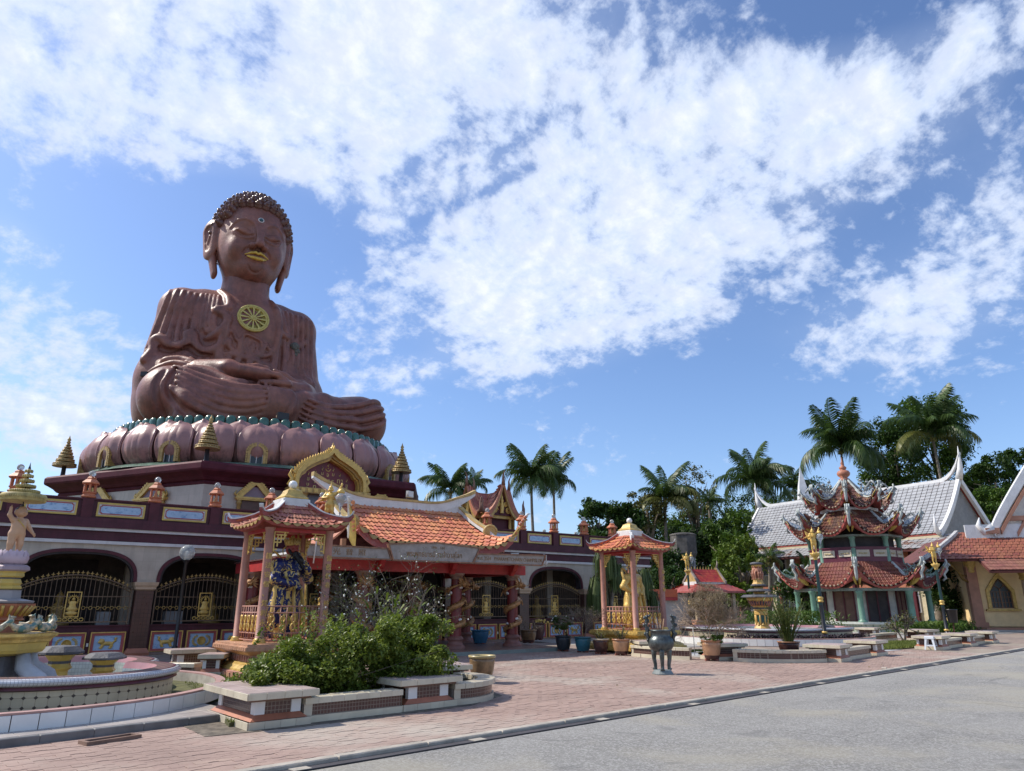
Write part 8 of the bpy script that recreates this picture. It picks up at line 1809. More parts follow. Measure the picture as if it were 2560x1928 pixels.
# ================================================================ small shrine, wash block, water tank
sh = thing('red_roof_shrine', 'small open shrine with bright red two tier tiled roof', 'shrine', (36.4, 29.0, 0), R(-20)); m_rtile = mat('bright_red_tile', (.38, .045, .03), .45, var=.12, pv=.2)
mb = MB(); mb.box(-1.5, 1.5, -1.3, 1.3, 0, .7); mb.build('plinth', m_salmon, sh)
for i in (-1, 1):
    for j in (-1, 1): mb = MB(); mb.box(i*1.25-.1, i*1.25+.1, j*1.05-.1, j*1.05+.1, .7, 2.2); mb.build('post', mat('shrine_post', (.32, .26, .18), .5), sh)
for x in (-.45, .45): mb = MB(); mb.box(x-.06, x+.06, -1.1, -1.0, .7, 2.2); mb.build('front_post', m_golda, sh)
mb = MB(); mb.box(-1.2, 1.2, .9, 1.0, .7, 2.2); mb.build('back_wall', m_darkt, sh)
mb = MB(); mb.lathe([(.35, .7), (.4, .9), (.25, 1.0), (.3, 1.25), (.2, 1.45), (.1, 1.55), (.12, 1.7), (.0, 1.9)], 12); mb.build('idol', m_gold, sh)
def r1(k):
    def f(s_, t_): w = 1.1+.75*t_; d = .85+.75*t_; return ((T(rz=k*PI) @ np.array([(2*s_-1)*w, -d, 2.72-.42*t_, 1]))[:3]) if k in (0, 1) else None
    return f
for k in (0, 1): pieces(sh, 'roof_tile', tile_piece(), field_mats(r1(k), 16, 4, .2, .02), m_rtile, 64)
mb = MB(); mb.ring([(1.9*1.3, 2.24), (1.88*1.3, 2.34), (1.1*1.3, 2.70)], 4, np.diag([1.03, .93, 1, 1]), PI/4); mb.build('lower_deck', m_fascia, sh); mb = MB(); mb.box(-1.0, 1.0, -.75, .75, 2.6, 2.9); mb.build('drum', m_trim, sh)
for sg in (1, -1):
    def f2(s_, t_, sg=sg): return (sg*(2*s_-1)*.85, -sg*(.05+.75*t_), 3.62-.75*(1-(1-t_)**1.3))
    pieces(sh, 'upper_tile', tile_piece(), field_mats(f2, 14, 6, .2, .02), m_rtile, 90)
for s_ in (-1, 1):
    mb = MB(); mb.ext([(-.85, 2.8), (.85, 2.8), (.35, 3.3), (0, 3.75), (-.35, 3.3)], -.03, .03, T(s_*.92, 0, 0, PI/2)); g_ = mb.build('gable', m_goldd, sh); mb = MB(); sweep_wall(mb, [(s_*.95, y, 3.72-.85*abs(y/.85)**.8) for y in np.linspace(-.9, .9, 15)], -.06, .1, .1); mb.tube([(s_*.95, 0, 3.75), (s_*1.02, 0, 4.0), (s_*1.0, 0, 4.2)], [.07, .05, .01], 5); mb.build('bargeboard', mat('grey_board', (.25, .2, .17), .6, var=.3), g_)
mb = MB()
for k in range(9): mb.lathe([(.03, 0), (.04, .05), (.0, .22)], 5, T(-.8+.2*k, 0, 3.62))
mb.build('ridge_crest', m_goldd, sh)
wb = thing('washroom_block', 'low washroom block with orange lettered beam behind the gold statue', 'building', (33.6, 30.4, 0), R(-30))
mb = MB(); mb.box(-2.2, 2.2, 0, 3, 0, 2.2); mb.build('wall', mat('wash_wall', (.52, .48, .44), .6, var=.08, streak=.2), wb); mb = MB(); mb.box(-2.3, 1.2, -.3, .0, 2.0, 2.45); bb_ = mb.build('lettered_beam', mat('orange_beam', (.55, .12, .045), .5, var=.08), wb); text('lettering', 'สุขา = TOILET', .34, mat('dark_letter', (.12, .03, .02), .5), bb_, T(-.55, -.303, 2.22) @ WALLF, .006)
mb = MB(); mb.box(-2.0, .4, -.03, 0, .2, 1.8); mb.build('white_screen', m_trim, wb); mb = MB()
for k in range(5): spiral(mb, (-1.8+.5*k, -.06, 1.0), .2, 2, .025, None, 20); mb.tube([(-1.8+.5*k, -.05, .2), (-1.8+.5*k, -.05, 1.75)], .02, 4)
mb.build('iron_scroll', m_bar, wb)
mb = MB(); mb.box(-2.2, 1.2, -.28, -.02, 1.8, 1.995); mb.build('red_beam', m_red, wb)
ld = thing('step_ladder', 'orange folding ladder leaning beside the red roof shrine', 'ladder', (35.0, 27.6, 0), R(-37)); mo_ = mat('ladder_orange', (.6, .16, .06), .5)
for s_ in (-1, 1): mb = MB(); mb.tube([(s_*.3, 0, 0), (s_*.18, .2, 1.9)], .05, 6); mb.build('rail', mo_, ld)
for k in range(4): mb = MB(); mb.box(-.26+.02*k, .26-.02*k, .02+.04*k, .08+.04*k, .3+.38*k, .34+.38*k); mb.build('rung', mo_, ld)
wt = thing('water_tank', 'stained concrete water tank on tall legs among the trees', 'water tank', (47.4, 39.6, 0), R(10)); m_tank = mat('stained_concrete', (.115, .105, .095), .9, var=.35, sc=1.5, streak=.6, dcol=(.03, .03, .028))
mb = MB(); mb.ring([(.85, 5.1), (1.1, 5.6), (1.1, 7.0), (1.15, 7.05), (1.15, 7.15), (.7, 7.25)], 8); mb.build('tank', m_tank, wt)
for k in range(5): a = k*2*PI/5; mb = MB(); mb.tube([(0.75*math.cos(a), 0.75*math.sin(a), 0), (0.75*math.cos(a), 0.75*math.sin(a), 5.3)], .13, 8); mb.build('leg', mat('grey_leg', (.30, .29, .28), .8, var=.25, streak=.4), wt)
# ================================================================ plants
m_frond = leafmat('palm_frond', (.028, .062, .016), (.08, .125, .03), .3, .4); m_frondy = leafmat('palm_frond_yellow', (.09, .11, .022), (.17, .16, .04), .25, .45)
m_trunk = mat('palm_trunk', (.19, .16, .125), .9, var=.3, sc=4, bump=.8, bsc=14); m_bark = mat('tree_bark', (.16, .13, .10), .9, var=.3, sc=3, bump=.8, bsc=20)
m_lf = [leafmat('leaf_dark', (.020, .052, .012), (.065, .115, .024), .35), leafmat('leaf_mid', (.042, .095, .014), (.12, .19, .03), .35), leafmat('leaf_bright', (.07, .13, .014), (.17, .22, .035)), leafmat('leaf_olive', (.07, .085, .025), (.16, .15, .05)), leafmat('leaf_dry', (.20, .15, .09), (.33, .26, .17), .15, .7)]
def frond_mesh(droop, seed, np_=46, L=1.0):
    r2 = np.random.default_rng(seed); t = np.linspace(0, 1, 15); ang = 1.0-droop*(t**1.25); x = np.r_[0, np.cumsum(np.cos(ang[:-1]))]/14; z = np.r_[0, np.cumsum(np.sin(ang[:-1]))]/14
    V = []; Fc = []
    for i in range(14):
        w = .012*(1-t[i])+.003; w2 = .012*(1-t[i+1])+.003; k = len(V); V += [(x[i], -w, z[i]), (x[i], w, z[i]), (x[i+1], w2, z[i+1]), (x[i+1], -w2, z[i+1])]; Fc.append((k, k+1, k+2, k+3))
    for i in range(np_):
        q = .10+.9*i/np_; px, pz_ = np.interp(q, t, x), np.interp(q, t, z); a = np.interp(q, t, ang); l = .26*math.sin(PI*min(1, .18+.80*q))**.6*r2.uniform(.85, 1.1)
        for s_ in (-1, 1):
            d = np.array([math.cos(a)*.62, s_*.72, math.sin(a)*.62-.25-.3*r2.random()]); d /= np.linalg.norm(d); b = np.array([px, 0, pz_]); m = b+d*l*.5; e = b+d*l*.92+np.array([.02, 0, -.10*r2.uniform(.6, 2.2)*l/.26]); w = np.array([math.cos(a), 0, math.sin(a)])*.012
            k = len(V); V += [b-w*.5, b+w*.5, m+w, m-w]; Fc.append((k, k+1, k+2, k+3)); k = len(V); V += [m-w, m+w, e, e-w*.1]; Fc.append((k, k+1, k+2, k+3))
    me = bulk('frond', np.array(V, float), np.array(Fc), None); d_ = me.data; bpy.data.objects.remove(me); return d_
FR_ = [[frond_mesh(dr, s_*7+int(dr*10)) for s_ in range(3)] for dr in (1.0, 1.9, 2.6)]
for r_ in FR_:
    for me in r_: me.materials.append(m_frond)
FRY = [frond_mesh(dr, 40+i) for i, dr in enumerate((1.9, 2.6))]
for me in FRY: me.materials.append(m_frondy)
def camxy(u, fw): l = (u-1280)/1758*fw; return (.802*l+.598*fw, -.598*l+.802*fw)
def palm(label, u, v, fw, r_px, n=22, yellow=0, lean=0., grp='coconut palms behind the temple'):
    x, y = camxy(u, fw); z = CAMH+(1508-v)*fw/1758*1.02; L = r_px*fw/1758*1.22; t = thing('palm_tree', label, 'palm tree', (x, y, 0), 0, grp); r2 = random.Random(u*7+int(v))
    w_ = r2.uniform(-2.6, -.6); lean = lean or 1.6; bx, by = r2.uniform(-1, 1)*lean, r2.uniform(-1, 1)*lean; q = np.linspace(0, 1, 16); mb = MB(); mb.tube(np.c_[bx*(1-q)**2, by*(1-q)**2, z*q], [.24-.11*a+(.12 if a == 0 else 0) for a in q], 9); mb.build('trunk', m_trunk, t)
    for i in range(n):
        a = i*2.39996+r2.uniform(-.25, .25); a += .45*math.sin(w_-a); lv = i/n; k = 0 if lv < .3 else 1 if lv < .72 else 2; me = r2.choice(FR_[k]) if not (yellow and lv > 1-yellow) else r2.choice(FRY)
        f = link('frond', me, t, (0, 0, z-.15-.25*lv)); tilt = (.42 if k == 0 else .02 if k == 1 else -.45)+r2.uniform(-.15, .15); f.rotation_euler = (r2.uniform(-.5, .5), -tilt, a); s_ = L*r2.uniform(.72, 1.14)*(1.0 if k else .95); f.scale = (s_, s_*1.05, s_)
    for i in range(7): a = i*.9; mb = MB(); mb.sphere((.22*math.cos(a), .22*math.sin(a), z-.55-.1*(i % 3)), .17, 7, 5); mb.build('coconut', mat('coconut', (.16, .14, .03), .6, var=.2), t)
    return t
palm('bushy coconut palm between the octagonal base and the roof shrine', 1126, 1238, 88, 78, 24); palm('small palm top peeking up behind the roof shrine', 1186, 1225, 100, 42, 14)
palm('tall coconut palm with hanging fronds right of the roof shrine', 1328, 1212, 80, 88, 26); palm('thinner coconut palm to the right of its taller neighbour above the lanterns', 1384, 1219, 84, 76, 18)
palm('coconut palm with yellowing lower fronds behind the middle pavilion', 1659, 1262, 70, 92, 22, .4); palm('wind blown coconut palm left of the grey hall horn', 1886, 1222, 84, 100, 22); palm('low palm top over the left end of the grey ridge', 1985, 1238, 92, 58, 14)
palm('large coconut palm directly behind the pagoda finial', 2116, 1136, 86, 118, 24); palm('tallest coconut palm at the upper right in front of a leafy tree', 2356, 1102, 80, 112, 24, .15)
palm('small areca palm left of the grey hall', 1775, 1350, 66, 44, 14, 0, 0, 'areca palms left of the grey hall'); palm('second areca palm under the wind blown coconut palm', 1815, 1330, 70, 40, 12, 0, 0, 'areca palms left of the grey hall'); palm('dark areca palm with feathery crown above the red shrine', 1770, 1270, 72, 42, 14, 0, 0, 'areca palms left of the grey hall'); palm('pale green areca palm right behind the tower fountain', 1905, 1400, 58, 40, 12, .5, 0, 'areca palms left of the grey hall')
palm('dark low palm between the tower fountain and the pagoda', 2000, 1435, 56, 50, 16, 0, 0, 'areca palms left of the grey hall')
def leaves(P, size, seed, flatness=.6, asp=.5):
    """two-triangle folded leaves at points P"""
    r2 = np.random.default_rng(seed); n = len(P); a = r2.uniform(0, 2*PI, n); el = r2.normal(-.15, flatness, n); s_ = size*r2.uniform(.6, 1.3, n)
    d = np.c_[np.cos(a)*np.cos(el), np.sin(a)*np.cos(el), np.sin(el)]; u = np.c_[-np.sin(a), np.cos(a), r2.normal(0, .35, n)]; nrm = np.cross(d, u); nrm /= np.linalg.norm(nrm, axis=1)[:, None]
    b = P-d*s_[:, None]*.5; e = P+d*s_[:, None]*.5; l = P+u*(s_*asp*.5)[:, None]+nrm*(s_*.1)[:, None]; r = P-u*(s_*asp*.5)[:, None]+nrm*(s_*.1)[:, None]
    V = np.stack([b, l, e, r], 1).reshape(-1, 3); return V, np.arange(4*n).reshape(-1, 4)
def clump_pts(n, c, rad, nc, seed, cr=.35, fill=.55):
    """points in many uneven clumps spread through an ellipsoid"""
    r2 = np.random.default_rng(seed); d = r2.normal(0, 1, (nc, 3)); d /= np.linalg.norm(d, axis=1)[:, None]; rr = (fill+(1-fill)*r2.random(nc))[:, None]; C = d*rr; C[:, 2] = np.maximum(C[:, 2], -.75)
    k = r2.integers(0, nc, n); s_ = r2.uniform(.6, 1.35, nc)*cr; q = r2.normal(0, 1, (n, 3)); q /= np.linalg.norm(q, axis=1)[:, None]; q *= (r2.random(n)**.45)[:, None]; q[:, 2] *= .7
    return np.array(c)+(C[k]+q*s_[k][:, None])*np.array(rad)
def tree(label, u, v, fw, wpx, hpx, kind, n=4500, leaf=.42, nc=34, grp='trees behind the temple', name='tree', trunk=True, cr=.34, limbs=7):
    x, y = camxy(u, fw); z = CAMH+(1508-v)*fw/1758*1.02; rx, rz_ = wpx/2*fw/1758, hpx/2*fw/1758; t = thing(name, label, 'tree', (x, y, 0), 0, grp); sd_ = int(u*13+v)
    P = clump_pts(n, (0, 0, z), (rx, rx, rz_), nc, sd_, cr); V, Fc = leaves(P, leaf, sd_); bulk('crown', V, Fc, m_lf[kind], t)
    if trunk:
        r2 = random.Random(sd_); mb = MB(); q = np.linspace(0, 1, 8); mb.tube(np.c_[.3*np.sin(q*3), .2*np.cos(q*2), z*q], [.34-.2*a for a in q], 8)
        for i in range(limbs): a = r2.uniform(0, 2*PI); h0 = z*r2.uniform(.5, .85); mb.tube([(.2, .1, h0), (rx*.4*math.cos(a), rx*.4*math.sin(a), h0+(z-h0)*.7+.4), (rx*.85*math.cos(a), rx*.85*math.sin(a), z+rz_*r2.uniform(-.2, .6))], [.12, .07, .02], 5)
        mb.build('trunk', m_bark, t)
    return t
tree('dark small leaved tree at the end of the gallery roof', 1488, 1322, 62, 95, 110, 0); tree('dark bushy tree behind the middle pavilion finial', 1552, 1330, 66, 120, 130, 0, 5000)
tree('pale yellow green tree left of the yellowing palm', 1612, 1290, 70, 110, 110, 3, 2600, .36, 30); tree('tall sparse tree with bare branches between two palms', 1735, 1255, 78, 130, 150, 3, 1300, .34, 46, cr=.22, limbs=16)
tree('dark broad tree mass behind the water tank', 1700, 1420, 72, 200, 190, 0, 6500); tree('dark tree above the red roof shrine', 1780, 1400, 70, 170, 200, 0, 6500); tree('mid green slender tree left of the grey hall roof', 1815, 1390, 62, 120, 190, 1, 5000); tree('deep green tree low behind the gold statue', 1615, 1430, 58, 150, 170, 0, 6000, .35); tree('dark tree behind the drooping palm plant', 1520, 1420, 56, 110, 190, 0, 4500)
tree('vine covered tree between the two largest palms', 2250, 1155, 92, 125, 190, 0, 7500, .45, 44); tree('leafy tree with a second dark crown left of the tallest palm', 2215, 1190, 95, 110, 130, 1, 4500, .45)
tree('very tall leafy tree behind the tallest palm', 2350, 1110, 96, 175, 240, 1, 11000, .5, 60); tree('dark trees right of the grey hall horn', 2490, 1225, 88, 150, 130, 0, 7000, .45); tree('bright green tree in the gap beside the yellow hall gable', 2470, 1290, 74, 110, 120, 1, 5500, .4); tree('dark undergrowth tree behind the right horn of the grey hall', 2440, 1250, 98, 110, 120, 0, 5000, .5); tree('distant tree top beside the white gable horn at the right', 2555, 1200, 100, 90, 130, 0, 4500, .5)
tree('light green bamboo like tree behind the tower fountain', 1835, 1440, 52, 130, 170, 2, 5500, .32, 40); tree('dark leafy tree between the pagoda and the yellow hall', 2335, 1480, 50.5, 110, 150, 0, 6500, .26, 40); tree('leafy tree showing above the pagoda lower roof at the right', 2300, 1415, 52, 95, 60, 1, 2600, .26); tree('dark green trees in shade left of the pagoda columns', 1990, 1480, 56, 130, 130, 0, 6000, .3)
tree('dark tree behind the wash block', 1660, 1470, 52, 90, 110, 0, 3500, .3); tree('dark wooded backdrop behind the red shrine', 1740, 1480, 64, 160, 120, 0, 4500, .4)
for k, (u, v, fw, w_, h_, kd) in enumerate(((1585, 1375, 74, 150, 150, 0), (1665, 1350, 80, 150, 130, 1), (1745, 1345, 84, 160, 150, 0), (1835, 1325, 92, 150, 150, 0), (1920, 1310, 98, 150, 110, 1), (2040, 1270, 104, 170, 110, 0))): tree(('dark green tree filling the gap behind the yellowing palm', 'mid green tree behind the water tank top', 'dark tree under the tall sparse tree', 'dark tree below the wind blown palm', 'mid green tree top behind the left horn of the grey hall', 'dark tree top behind the grey ridge left of the pagoda')[k], u, v, fw, w_, h_, kd, 4200, .42)
wd = []
for u in range(1500, 2620, 28): x, y = camxy(u, 104+8*math.sin(u)); wd.append(clump_pts(900, (x, y, 5.0+2.0*math.sin(u*.07)), (3.2, 3.2, 4.5), 14, u, .5))
V, Fc = leaves(np.vstack(wd), .7, 5); o = bulk('far_woodland', V, Fc, m_lf[0]); tag(o, 'continuous dark woodland behind all the trees', 'woodland', kind='stuff')
# --- hedge and near shrubs
def shrub(name, label, loc, P, leaf, m, seed, stems=0, sh_=1.0, cat='shrub', asp=.5, flat=.6, stem_r=.012):
    t = thing(name, label, cat, loc); V, Fc = leaves(P, leaf, seed, flat, asp); bulk('foliage', V, Fc, m, t); r2 = random.Random(seed)
    if stems:
        mb = MB(); lo, hi = P.min(0), P.max(0)
        for i in range(stems):
            x0, y0 = r2.uniform(lo[0]*.6, hi[0]*.6), r2.uniform(lo[1]*.6, hi[1]*.6); q = P[r2.randrange(len(P))]; mb.tube([(x0, y0, 0), ((x0*1.2+q[0]*.8)/2+r2.uniform(-.08, .08), (y0*1.2+q[1]*.8)/2, q[2]*.55), tuple(q)], [stem_r, stem_r*.7, stem_r*.3], 4, cap=False)
        mb.build('stems', m_bark, t)
    return t
r2 = np.random.default_rng(3); hp_ = []
for i in range(200):
    x = r2.uniform(-1.6, 1.6); edge = 1-abs(x/1.75)**3; top = (.98+.22*math.sin(x*2.1+1)+.13*math.sin(x*5.3)+.1*r2.normal())*(.72+.28*edge); y = r2.uniform(-.75, .8); z = r2.uniform(.12, max(.3, top)); n = 230
    q = r2.normal(0, 1, (n, 3)); q /= np.linalg.norm(q, axis=1)[:, None]; q *= (r2.random(n)**.4)[:, None]*np.array([.22, .22, .17])*r2.uniform(.7, 1.3); hp_.append(q+[x, y, z])
hp_ = np.vstack(hp_); hp_ = hp_[hp_[:, 2] > .03]
for i in range(26): x = r2.uniform(-1.5, 1.5); y = r2.uniform(-.6, .8); q = np.linspace(0, 1, 26)[:, None]; hp_ = np.vstack([hp_, np.c_[x+r2.normal(0, .03, 26)+.1*q[:, 0], y+r2.normal(0, .03, 26), .95+.5*q[:, 0]*r2.uniform(.5, 1.1)]])
m_hedge = leafmat('hedge_leaf', (.065, .115, .016), (.27, .32, .06), .4, .4)
shrub('hedge', 'long dense green hedge growing in the front planter', (5.25, 11.75, .08), hp_, .075, m_hedge, 21, 90, cat='hedge', asp=.62, stem_r=.009)
P = clump_pts(9000, (0, 0, .92), (.62, .62, .60), 46, 8, .3, .35); shrub('round_shrub', 'single leafy shrub in the quarter ring planter', (6.85, 12.15, .1), P, .075, m_hedge, 9, 22, asp=.6)
# strap leaved palm-like clump and cane orchids
def canes(name, label, loc, n, h, spread, lw, m, seed, per=9, grp=None, lean=1.0):
    t = thing(name, label, 'plant', loc, 0, grp); r2 = random.Random(seed); V = []; Fc = []; mb = MB()
    for i in range(n):
        a = r2.uniform(0, 2*PI); d = spread*r2.uniform(.15, 1); hh = h*r2.uniform(.55, 1.0); top = np.array([d*math.cos(a), d*math.sin(a), hh]); base = top*[.18, .18, 0]
        path = [base+(top-base)*np.array([q**1.3, q**1.3, q]) for q in np.linspace(0, 1, 6)]; mb.tube(path, [.012]*5+[.006], 4, cap=False)
        for k in range(per):
            q = .25+.75*k/per; p = base+(top-base)*np.array([q**1.3, q**1.3, q]); b = r2.uniform(0, 2*PI); l = lw*7*r2.uniform(.6, 1.1); dr = np.array([math.cos(b)*.8, math.sin(b)*.8, r2.uniform(.3, .9)*lean]); dr /= np.linalg.norm(dr); w = np.array([-math.sin(b), math.cos(b), 0])*lw*.5
            m1 = p+dr*l*.55; e = p+dr*l+np.array([0, 0, -.25*l]); k0 = len(V); V += [p-w*.5, p+w*.5, m1+w, m1-w, m1-w, m1+w, e+w*.1, e-w*.1]; Fc += [(k0, k0+1, k0+2, k0+3), (k0+4, k0+5, k0+6, k0+7)]
    mb.build('cane', m_bark if n < 40 else m, t); bulk('foliage', np.array(V), np.array(Fc), m, t); return t
m_strap = leafmat('strap_leaf', (.06, .12, .015), (.20, .23, .045), .3, .4)
canes('strap_leaf_plant', 'light green strap leaved plant at the right end of the hedge', (6.9, 13.0, .1), 34, 1.85, .85, .05, m_strap, 4, 12)
canes('orchid_canes', 'tall green cane orchids fanning out of the brown pot', (21.4, 13.9, .4), 60, 1.55, .85, .035, leafmat('orchid_leaf', (.06, .11, .02), (.17, .18, .05), .2, .45), 5, 9)
canes('spiky_plant', 'short spiky green plant in the tan pot beside the bench block', (17.45, 17.45, .42), 22, .5, .34, .03, leafmat('spike_leaf', (.07, .11, .03), (.16, .17, .06)), 6, 5)
canes('succulent', 'yellow green succulents in the dark brown pot', (17.4, 18.35, .42), 20, .3, .3, .035, leafmat('succ_leaf', (.13, .15, .03), (.25, .24, .08)), 7, 5)
P = clump_pts(2600, (0, 0, .5), (.42, .42, .26), 24, 31, .32, .4); wf_ = shrub('clipped_bush', 'clipped round bush dotted with white flowers in the black pot', (17.25, 20.1, .45), P, .07, leafmat('bush_leaf', (.04, .09, .02), (.12, .18, .04)), 32, 8, stem_r=.014)
m_flower = mat('white_flower', (.72, .72, .66), .6, var=.05)
def flowers(t, P, r, m=m_flower, nm='flowers'):
    mb = MB()
    for p in P: mb.sphere(p, r*rnd.uniform(.7, 1.2), 5, 3)
    mb.build(nm, m, t)
sp_pts = clump_pts(60, (0, 0, .55), (.42, .42, .26), 24, 31, .1, .9); flowers(wf_, sp_pts[sp_pts[:, 2] > .5], .022)
# twig plants
def twigs(name, label, loc, h, spread, m, seed, depth=5, n0=6, r0=.014, ball=False, cat='plant', trunk=.0, nb=3):
    t = thing(name, label, cat, loc); r2 = random.Random(seed); seg = []; tips = []
    def grow(p, d, l, r, k):
        e = p+d*l; seg.append((p, e, r, r*.72)); 
        if k == 0: tips.append(e); return
        for i in range(nb if k > 1 else 2):
            nd = d+np.array([r2.gauss(0, 1), r2.gauss(0, 1), r2.gauss(0, .6)])*.55; nd /= np.linalg.norm(nd)
            grow(e, nd, l*r2.uniform(.6, .95), r*.72, k-1)
    for i in range(n0):
        a = 2*PI*i/n0+r2.uniform(-.3, .3); s_ = spread*r2.uniform(.4, 1); d = np.array([s_*math.cos(a), s_*math.sin(a), h]); d /= np.linalg.norm(d); grow(np.array([.05*math.cos(a), .05*math.sin(a), 0.]), d, h*.28, r0, depth)
    S = np.array([np.r_[a, b] for a, b, _, _ in seg]); Rr_ = np.array([(r, q) for _, _, r, q in seg]); n = len(S); d = S[:, 3:]-S[:, :3]; d /= np.linalg.norm(d, axis=1)[:, None]; u = np.cross(d, [.3, .2, .9]); u /= np.linalg.norm(u, axis=1)[:, None]+1e-9; w = np.cross(d, u); V = []
    for j in range(3): a = 2*PI*j/3; o = np.cos(a)*u+np.sin(a)*w; V.append(S[:, :3]+o*Rr_[:, :1])
    for j in range(3): a = 2*PI*j/3; o = np.cos(a)*u+np.sin(a)*w; V.append(S[:, 3:]+o*Rr_[:, 1:])
    V = np.stack(V, 1).reshape(-1, 3); Fc = (np.array([(0, 1, 4, 3), (1, 2, 5, 4), (2, 0, 3, 5)])[None]+6*np.arange(n)[:, None, None]).reshape(-1, 4); bulk('twigs', V, Fc, m, t); return t, np.array(tips)
m_twig = mat('dry_twig', (.33, .25, .18), .85, var=.2); m_twigg = mat('grey_twig', (.16, .13, .10), .85, var=.2)
tb, tp_ = twigs('round_twig_bush', 'large leafless round twig bush in the big tan pot', (17.98, 14.25, .55), 1.25, 1.0, m_twig, 14, 6, 5, .018)
cc_ = np.array([0, 0, 1.02]); V, Fc = leaves(clump_pts(19000, (0, 0, 1.02), (.70, .70, .64), 90, 17, .3, .45), .075, 18, .9, .1); bulk('dry_stalks', V, Fc, m_lf[4], tb)
V, Fc = leaves(clump_pts(700, (0, 0, .08), (.34, .34, .14), 12, 19, .4), .09, 20, .6, .5); bulk('green_base', V, Fc, m_lf[1], tb)
tw, tq = twigs('bare_twig_plant', 'grey bare branching plant in the teal pot', (17.45, 19.3, .42), 1.3, .7, m_twigg, 23, 5, 5, .013); V, Fc = leaves(tq[::3]+[0, 0, 0], .06, 24); bulk('few_leaves', V, Fc, m_lf[3], tw)
twigs('dry_plant', 'dry tangled plant in the wide bronze jar', (18.1, 23.2, .5), .7, .8, m_twigg, 25, 4, 5, .01)
# bougainvillea behind the hedge
for k, (x, y, h, sd2, lb) in enumerate(((6.6, 14.8, 2.0, 51, 'bare stemmed white flowering shrub left, behind the hedge beside the winged lamp'), (8.0, 15.8, 2.6, 52, 'tall white flowering shrub with arching stems in the middle behind the hedge'), (8.75, 15.6, 2.2, 53, 'white flowering shrub right, in front of the portico columns'))):
    t_, tips = twigs('flowering_shrub', lb, (x, y, .1), h, .16*h, m_twigg, sd2, 5, 6, .014, cat='shrub', nb=2); t_['group'] = 'white flowering shrubs behind the hedge'
    up_ = tips[tips[:, 2] > h*.5]; rr_ = np.random.default_rng(sd2); idx = rr_.choice(len(up_), min(len(up_), 420), False); V, Fc = leaves(np.repeat(up_[idx], 3, 0)+rr_.normal(0, .05, (len(idx)*3, 3)), .055, sd2, .7, .5); bulk('foliage', V, Fc, leafmat('flower_leaf', (.05, .08, .02), (.13, .15, .05)), t_); flowers(t_, up_[rr_.choice(len(up_), 40, False)], .019)
# planting strips, low greenery
def strip(name, label, pts, n, leaf, m, h=.22, w=.16, seed=1):
    q = np.array(pts); r2 = np.random.default_rng(seed); i = r2.uniform(0, len(q)-1.001, n); a = i.astype(int); f = (i-a)[:, None]; P = q[a]*(1-f)+q[a+1]*f; P = np.c_[P+r2.normal(0, w, (n, 2)), r2.uniform(.0, h, n)]; c = np.array([*q.mean(0), .12]); V, Fc = leaves(P-[c[0], c[1], 0], leaf, seed, .8, .35); t = thing(name, label, 'plants', tuple(c)); bulk('foliage', V, Fc, m, t); return t
m_purple = leafmat('purple_leaf', (.018, .010, .018), (.05, .03, .04), .1, .5)
strip('purple_border', 'dark purple leaved border plants around the right fountain ledge', arc((29.3, 20.2), 4.05, 195, 300, 24), 2600, .15, m_purple, .3, .1, 3); strip('low_green_border', 'low green border plants at the pagoda foot', [(40.5, 19.6), (44.0, 18.8), (47, 18.9)], 2600, .22, m_lf[1], .55, .3, 4); strip('green_border', 'bright low plants in front of the red roof shrine', [(33.2, 26.3), (36.2, 26.4)], 1100, .2, m_lf[2], .6, .3, 5)
strip('green_border', 'leafy plants behind the tower fountain', [(34.5, 24.5), (38.5, 22.5)], 2600, .24, m_lf[1], 1.1, .5, 6); strip('green_border', 'shrubs inside the pagoda left arcade', [(49.5, 27.0), (50.5, 26.0)], 1500, .2, m_lf[1], 1.6, .5, 7)
tf, tips = twigs('lawn_tree', 'small gnarled young tree on the lawn', (33.4, 16.0, .05), 1.3, .5, m_bark, 61, 4, 3, .05, cat='tree'); V, Fc = leaves(np.repeat(tips, 2, 0)+rng.normal(0, .08, (len(tips)*2, 3)), .12, 62); bulk('crown', V, Fc, m_lf[3], tf)
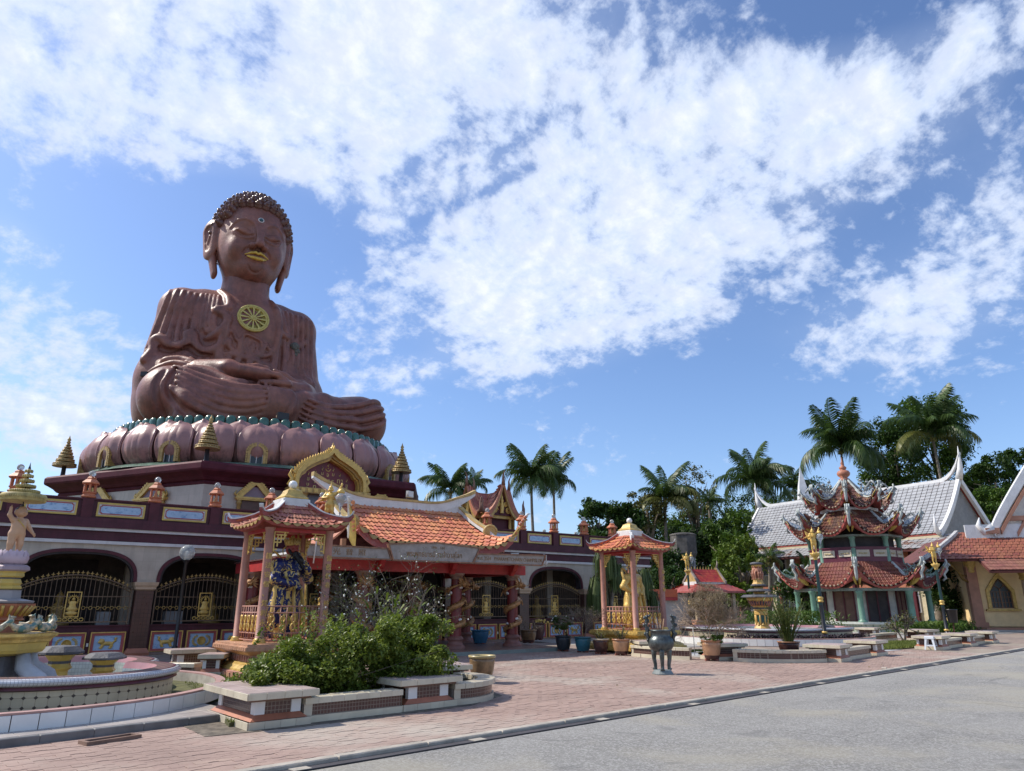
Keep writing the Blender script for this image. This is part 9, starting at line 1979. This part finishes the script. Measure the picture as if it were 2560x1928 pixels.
# drooping ponytail plants beside the gallery end
def droop_plant(label, loc, tiers, seed, m):
    t = thing('ponytail_palm', label, 'plant', loc, 0, 'drooping ponytail palms'); r2 = np.random.default_rng(seed); V = []; Fc = []
    for (dx, dy, z, L, n) in tiers:
        for i in range(n):
            a = r2.uniform(0, 2*PI); l = L*r2.uniform(.7, 1.1); c, s_ = math.cos(a), math.sin(a); w = np.array([-s_, c, 0])*.022; out = l*r2.uniform(.2, .42)
            p = [np.array([dx, dy, z]), np.array([dx+c*out*.6, dy+s_*out*.6, z+.16*l*r2.uniform(.3, 1.4)]), np.array([dx+c*out, dy+s_*out, z-.35*l]), np.array([dx+c*out*1.08, dy+s_*out*1.08, z-.9*l])]
            for j in range(3): k = len(V); V += [p[j]-w, p[j]+w, p[j+1]+w*(1-.3*j), p[j+1]-w*(1-.3*j)]; Fc.append((k, k+1, k+2, k+3))
    bulk('foliage', np.array(V), np.array(Fc), m, t); mb = MB()
    for (dx, dy, z, L, n) in tiers: mb.tube([(0, 0, 0), (dx*.4, dy*.4, z*.5), (dx, dy, z)], [.12, .08, .06], 6)
    mb.build('trunk', m_trunk, t)
m_pony = leafmat('pony_leaf', (.035, .065, .018), (.11, .15, .04), .2, .5)
droop_plant('drooping ponytail palm in front of the rightmost arch', (24.0, 24.8, 0), [(0, 0, 4.1, 1.5, 260), (-.35, .25, 2.5, 1.5, 260), (.4, -.3, 3.2, 1.2, 160)], 71, m_pony); droop_plant('drooping ponytail palm behind the gold statue', (26.8, 25.0, 0), [(0, 0, 3.0, 1.3, 160), (.5, 0, 2.0, 1.1, 140)], 72, m_pony)
flowers(thing('yellow_offering', 'yellow flowers heaped in the dark urn', 'flowers', (20.3, 25.3, .8)), [(rnd.gauss(0, .12), rnd.gauss(0, .12), .04+rnd.random()*.1) for _ in range(26)], .055, m_yellow)
lf_ = [K(rnd.uniform(5, 22), rnd.uniform(.3, 5), .045) for _ in range(60)]
V, Fc = leaves(np.array(lf_), .06, 91, .15, .5); V[:, 2] = np.maximum(V[:, 2], .036); o = bulk('fallen_leaves', V, Fc, m_lf[4]); tag(o, 'scattered dry leaves lying on the brick paving', 'leaves', kind='stuff')
# lettering to plain meshes
bpy.context.view_layer.update(); dg_ = bpy.context.evaluated_depsgraph_get(); TM = {}
for o in TEXTS:
    k = (o.data.body, round(o.data.size, 3), o.active_material.name, round(o.data.extrude, 4))
    if k not in TM: TM[k] = bpy.data.meshes.new_from_object(o.evaluated_get(dg_))
    n_ = link(o.name.split('.')[0], TM[k], o.parent); n_.matrix_basis = o.matrix_basis
for o in TEXTS: bpy.data.curves.remove(o.data)
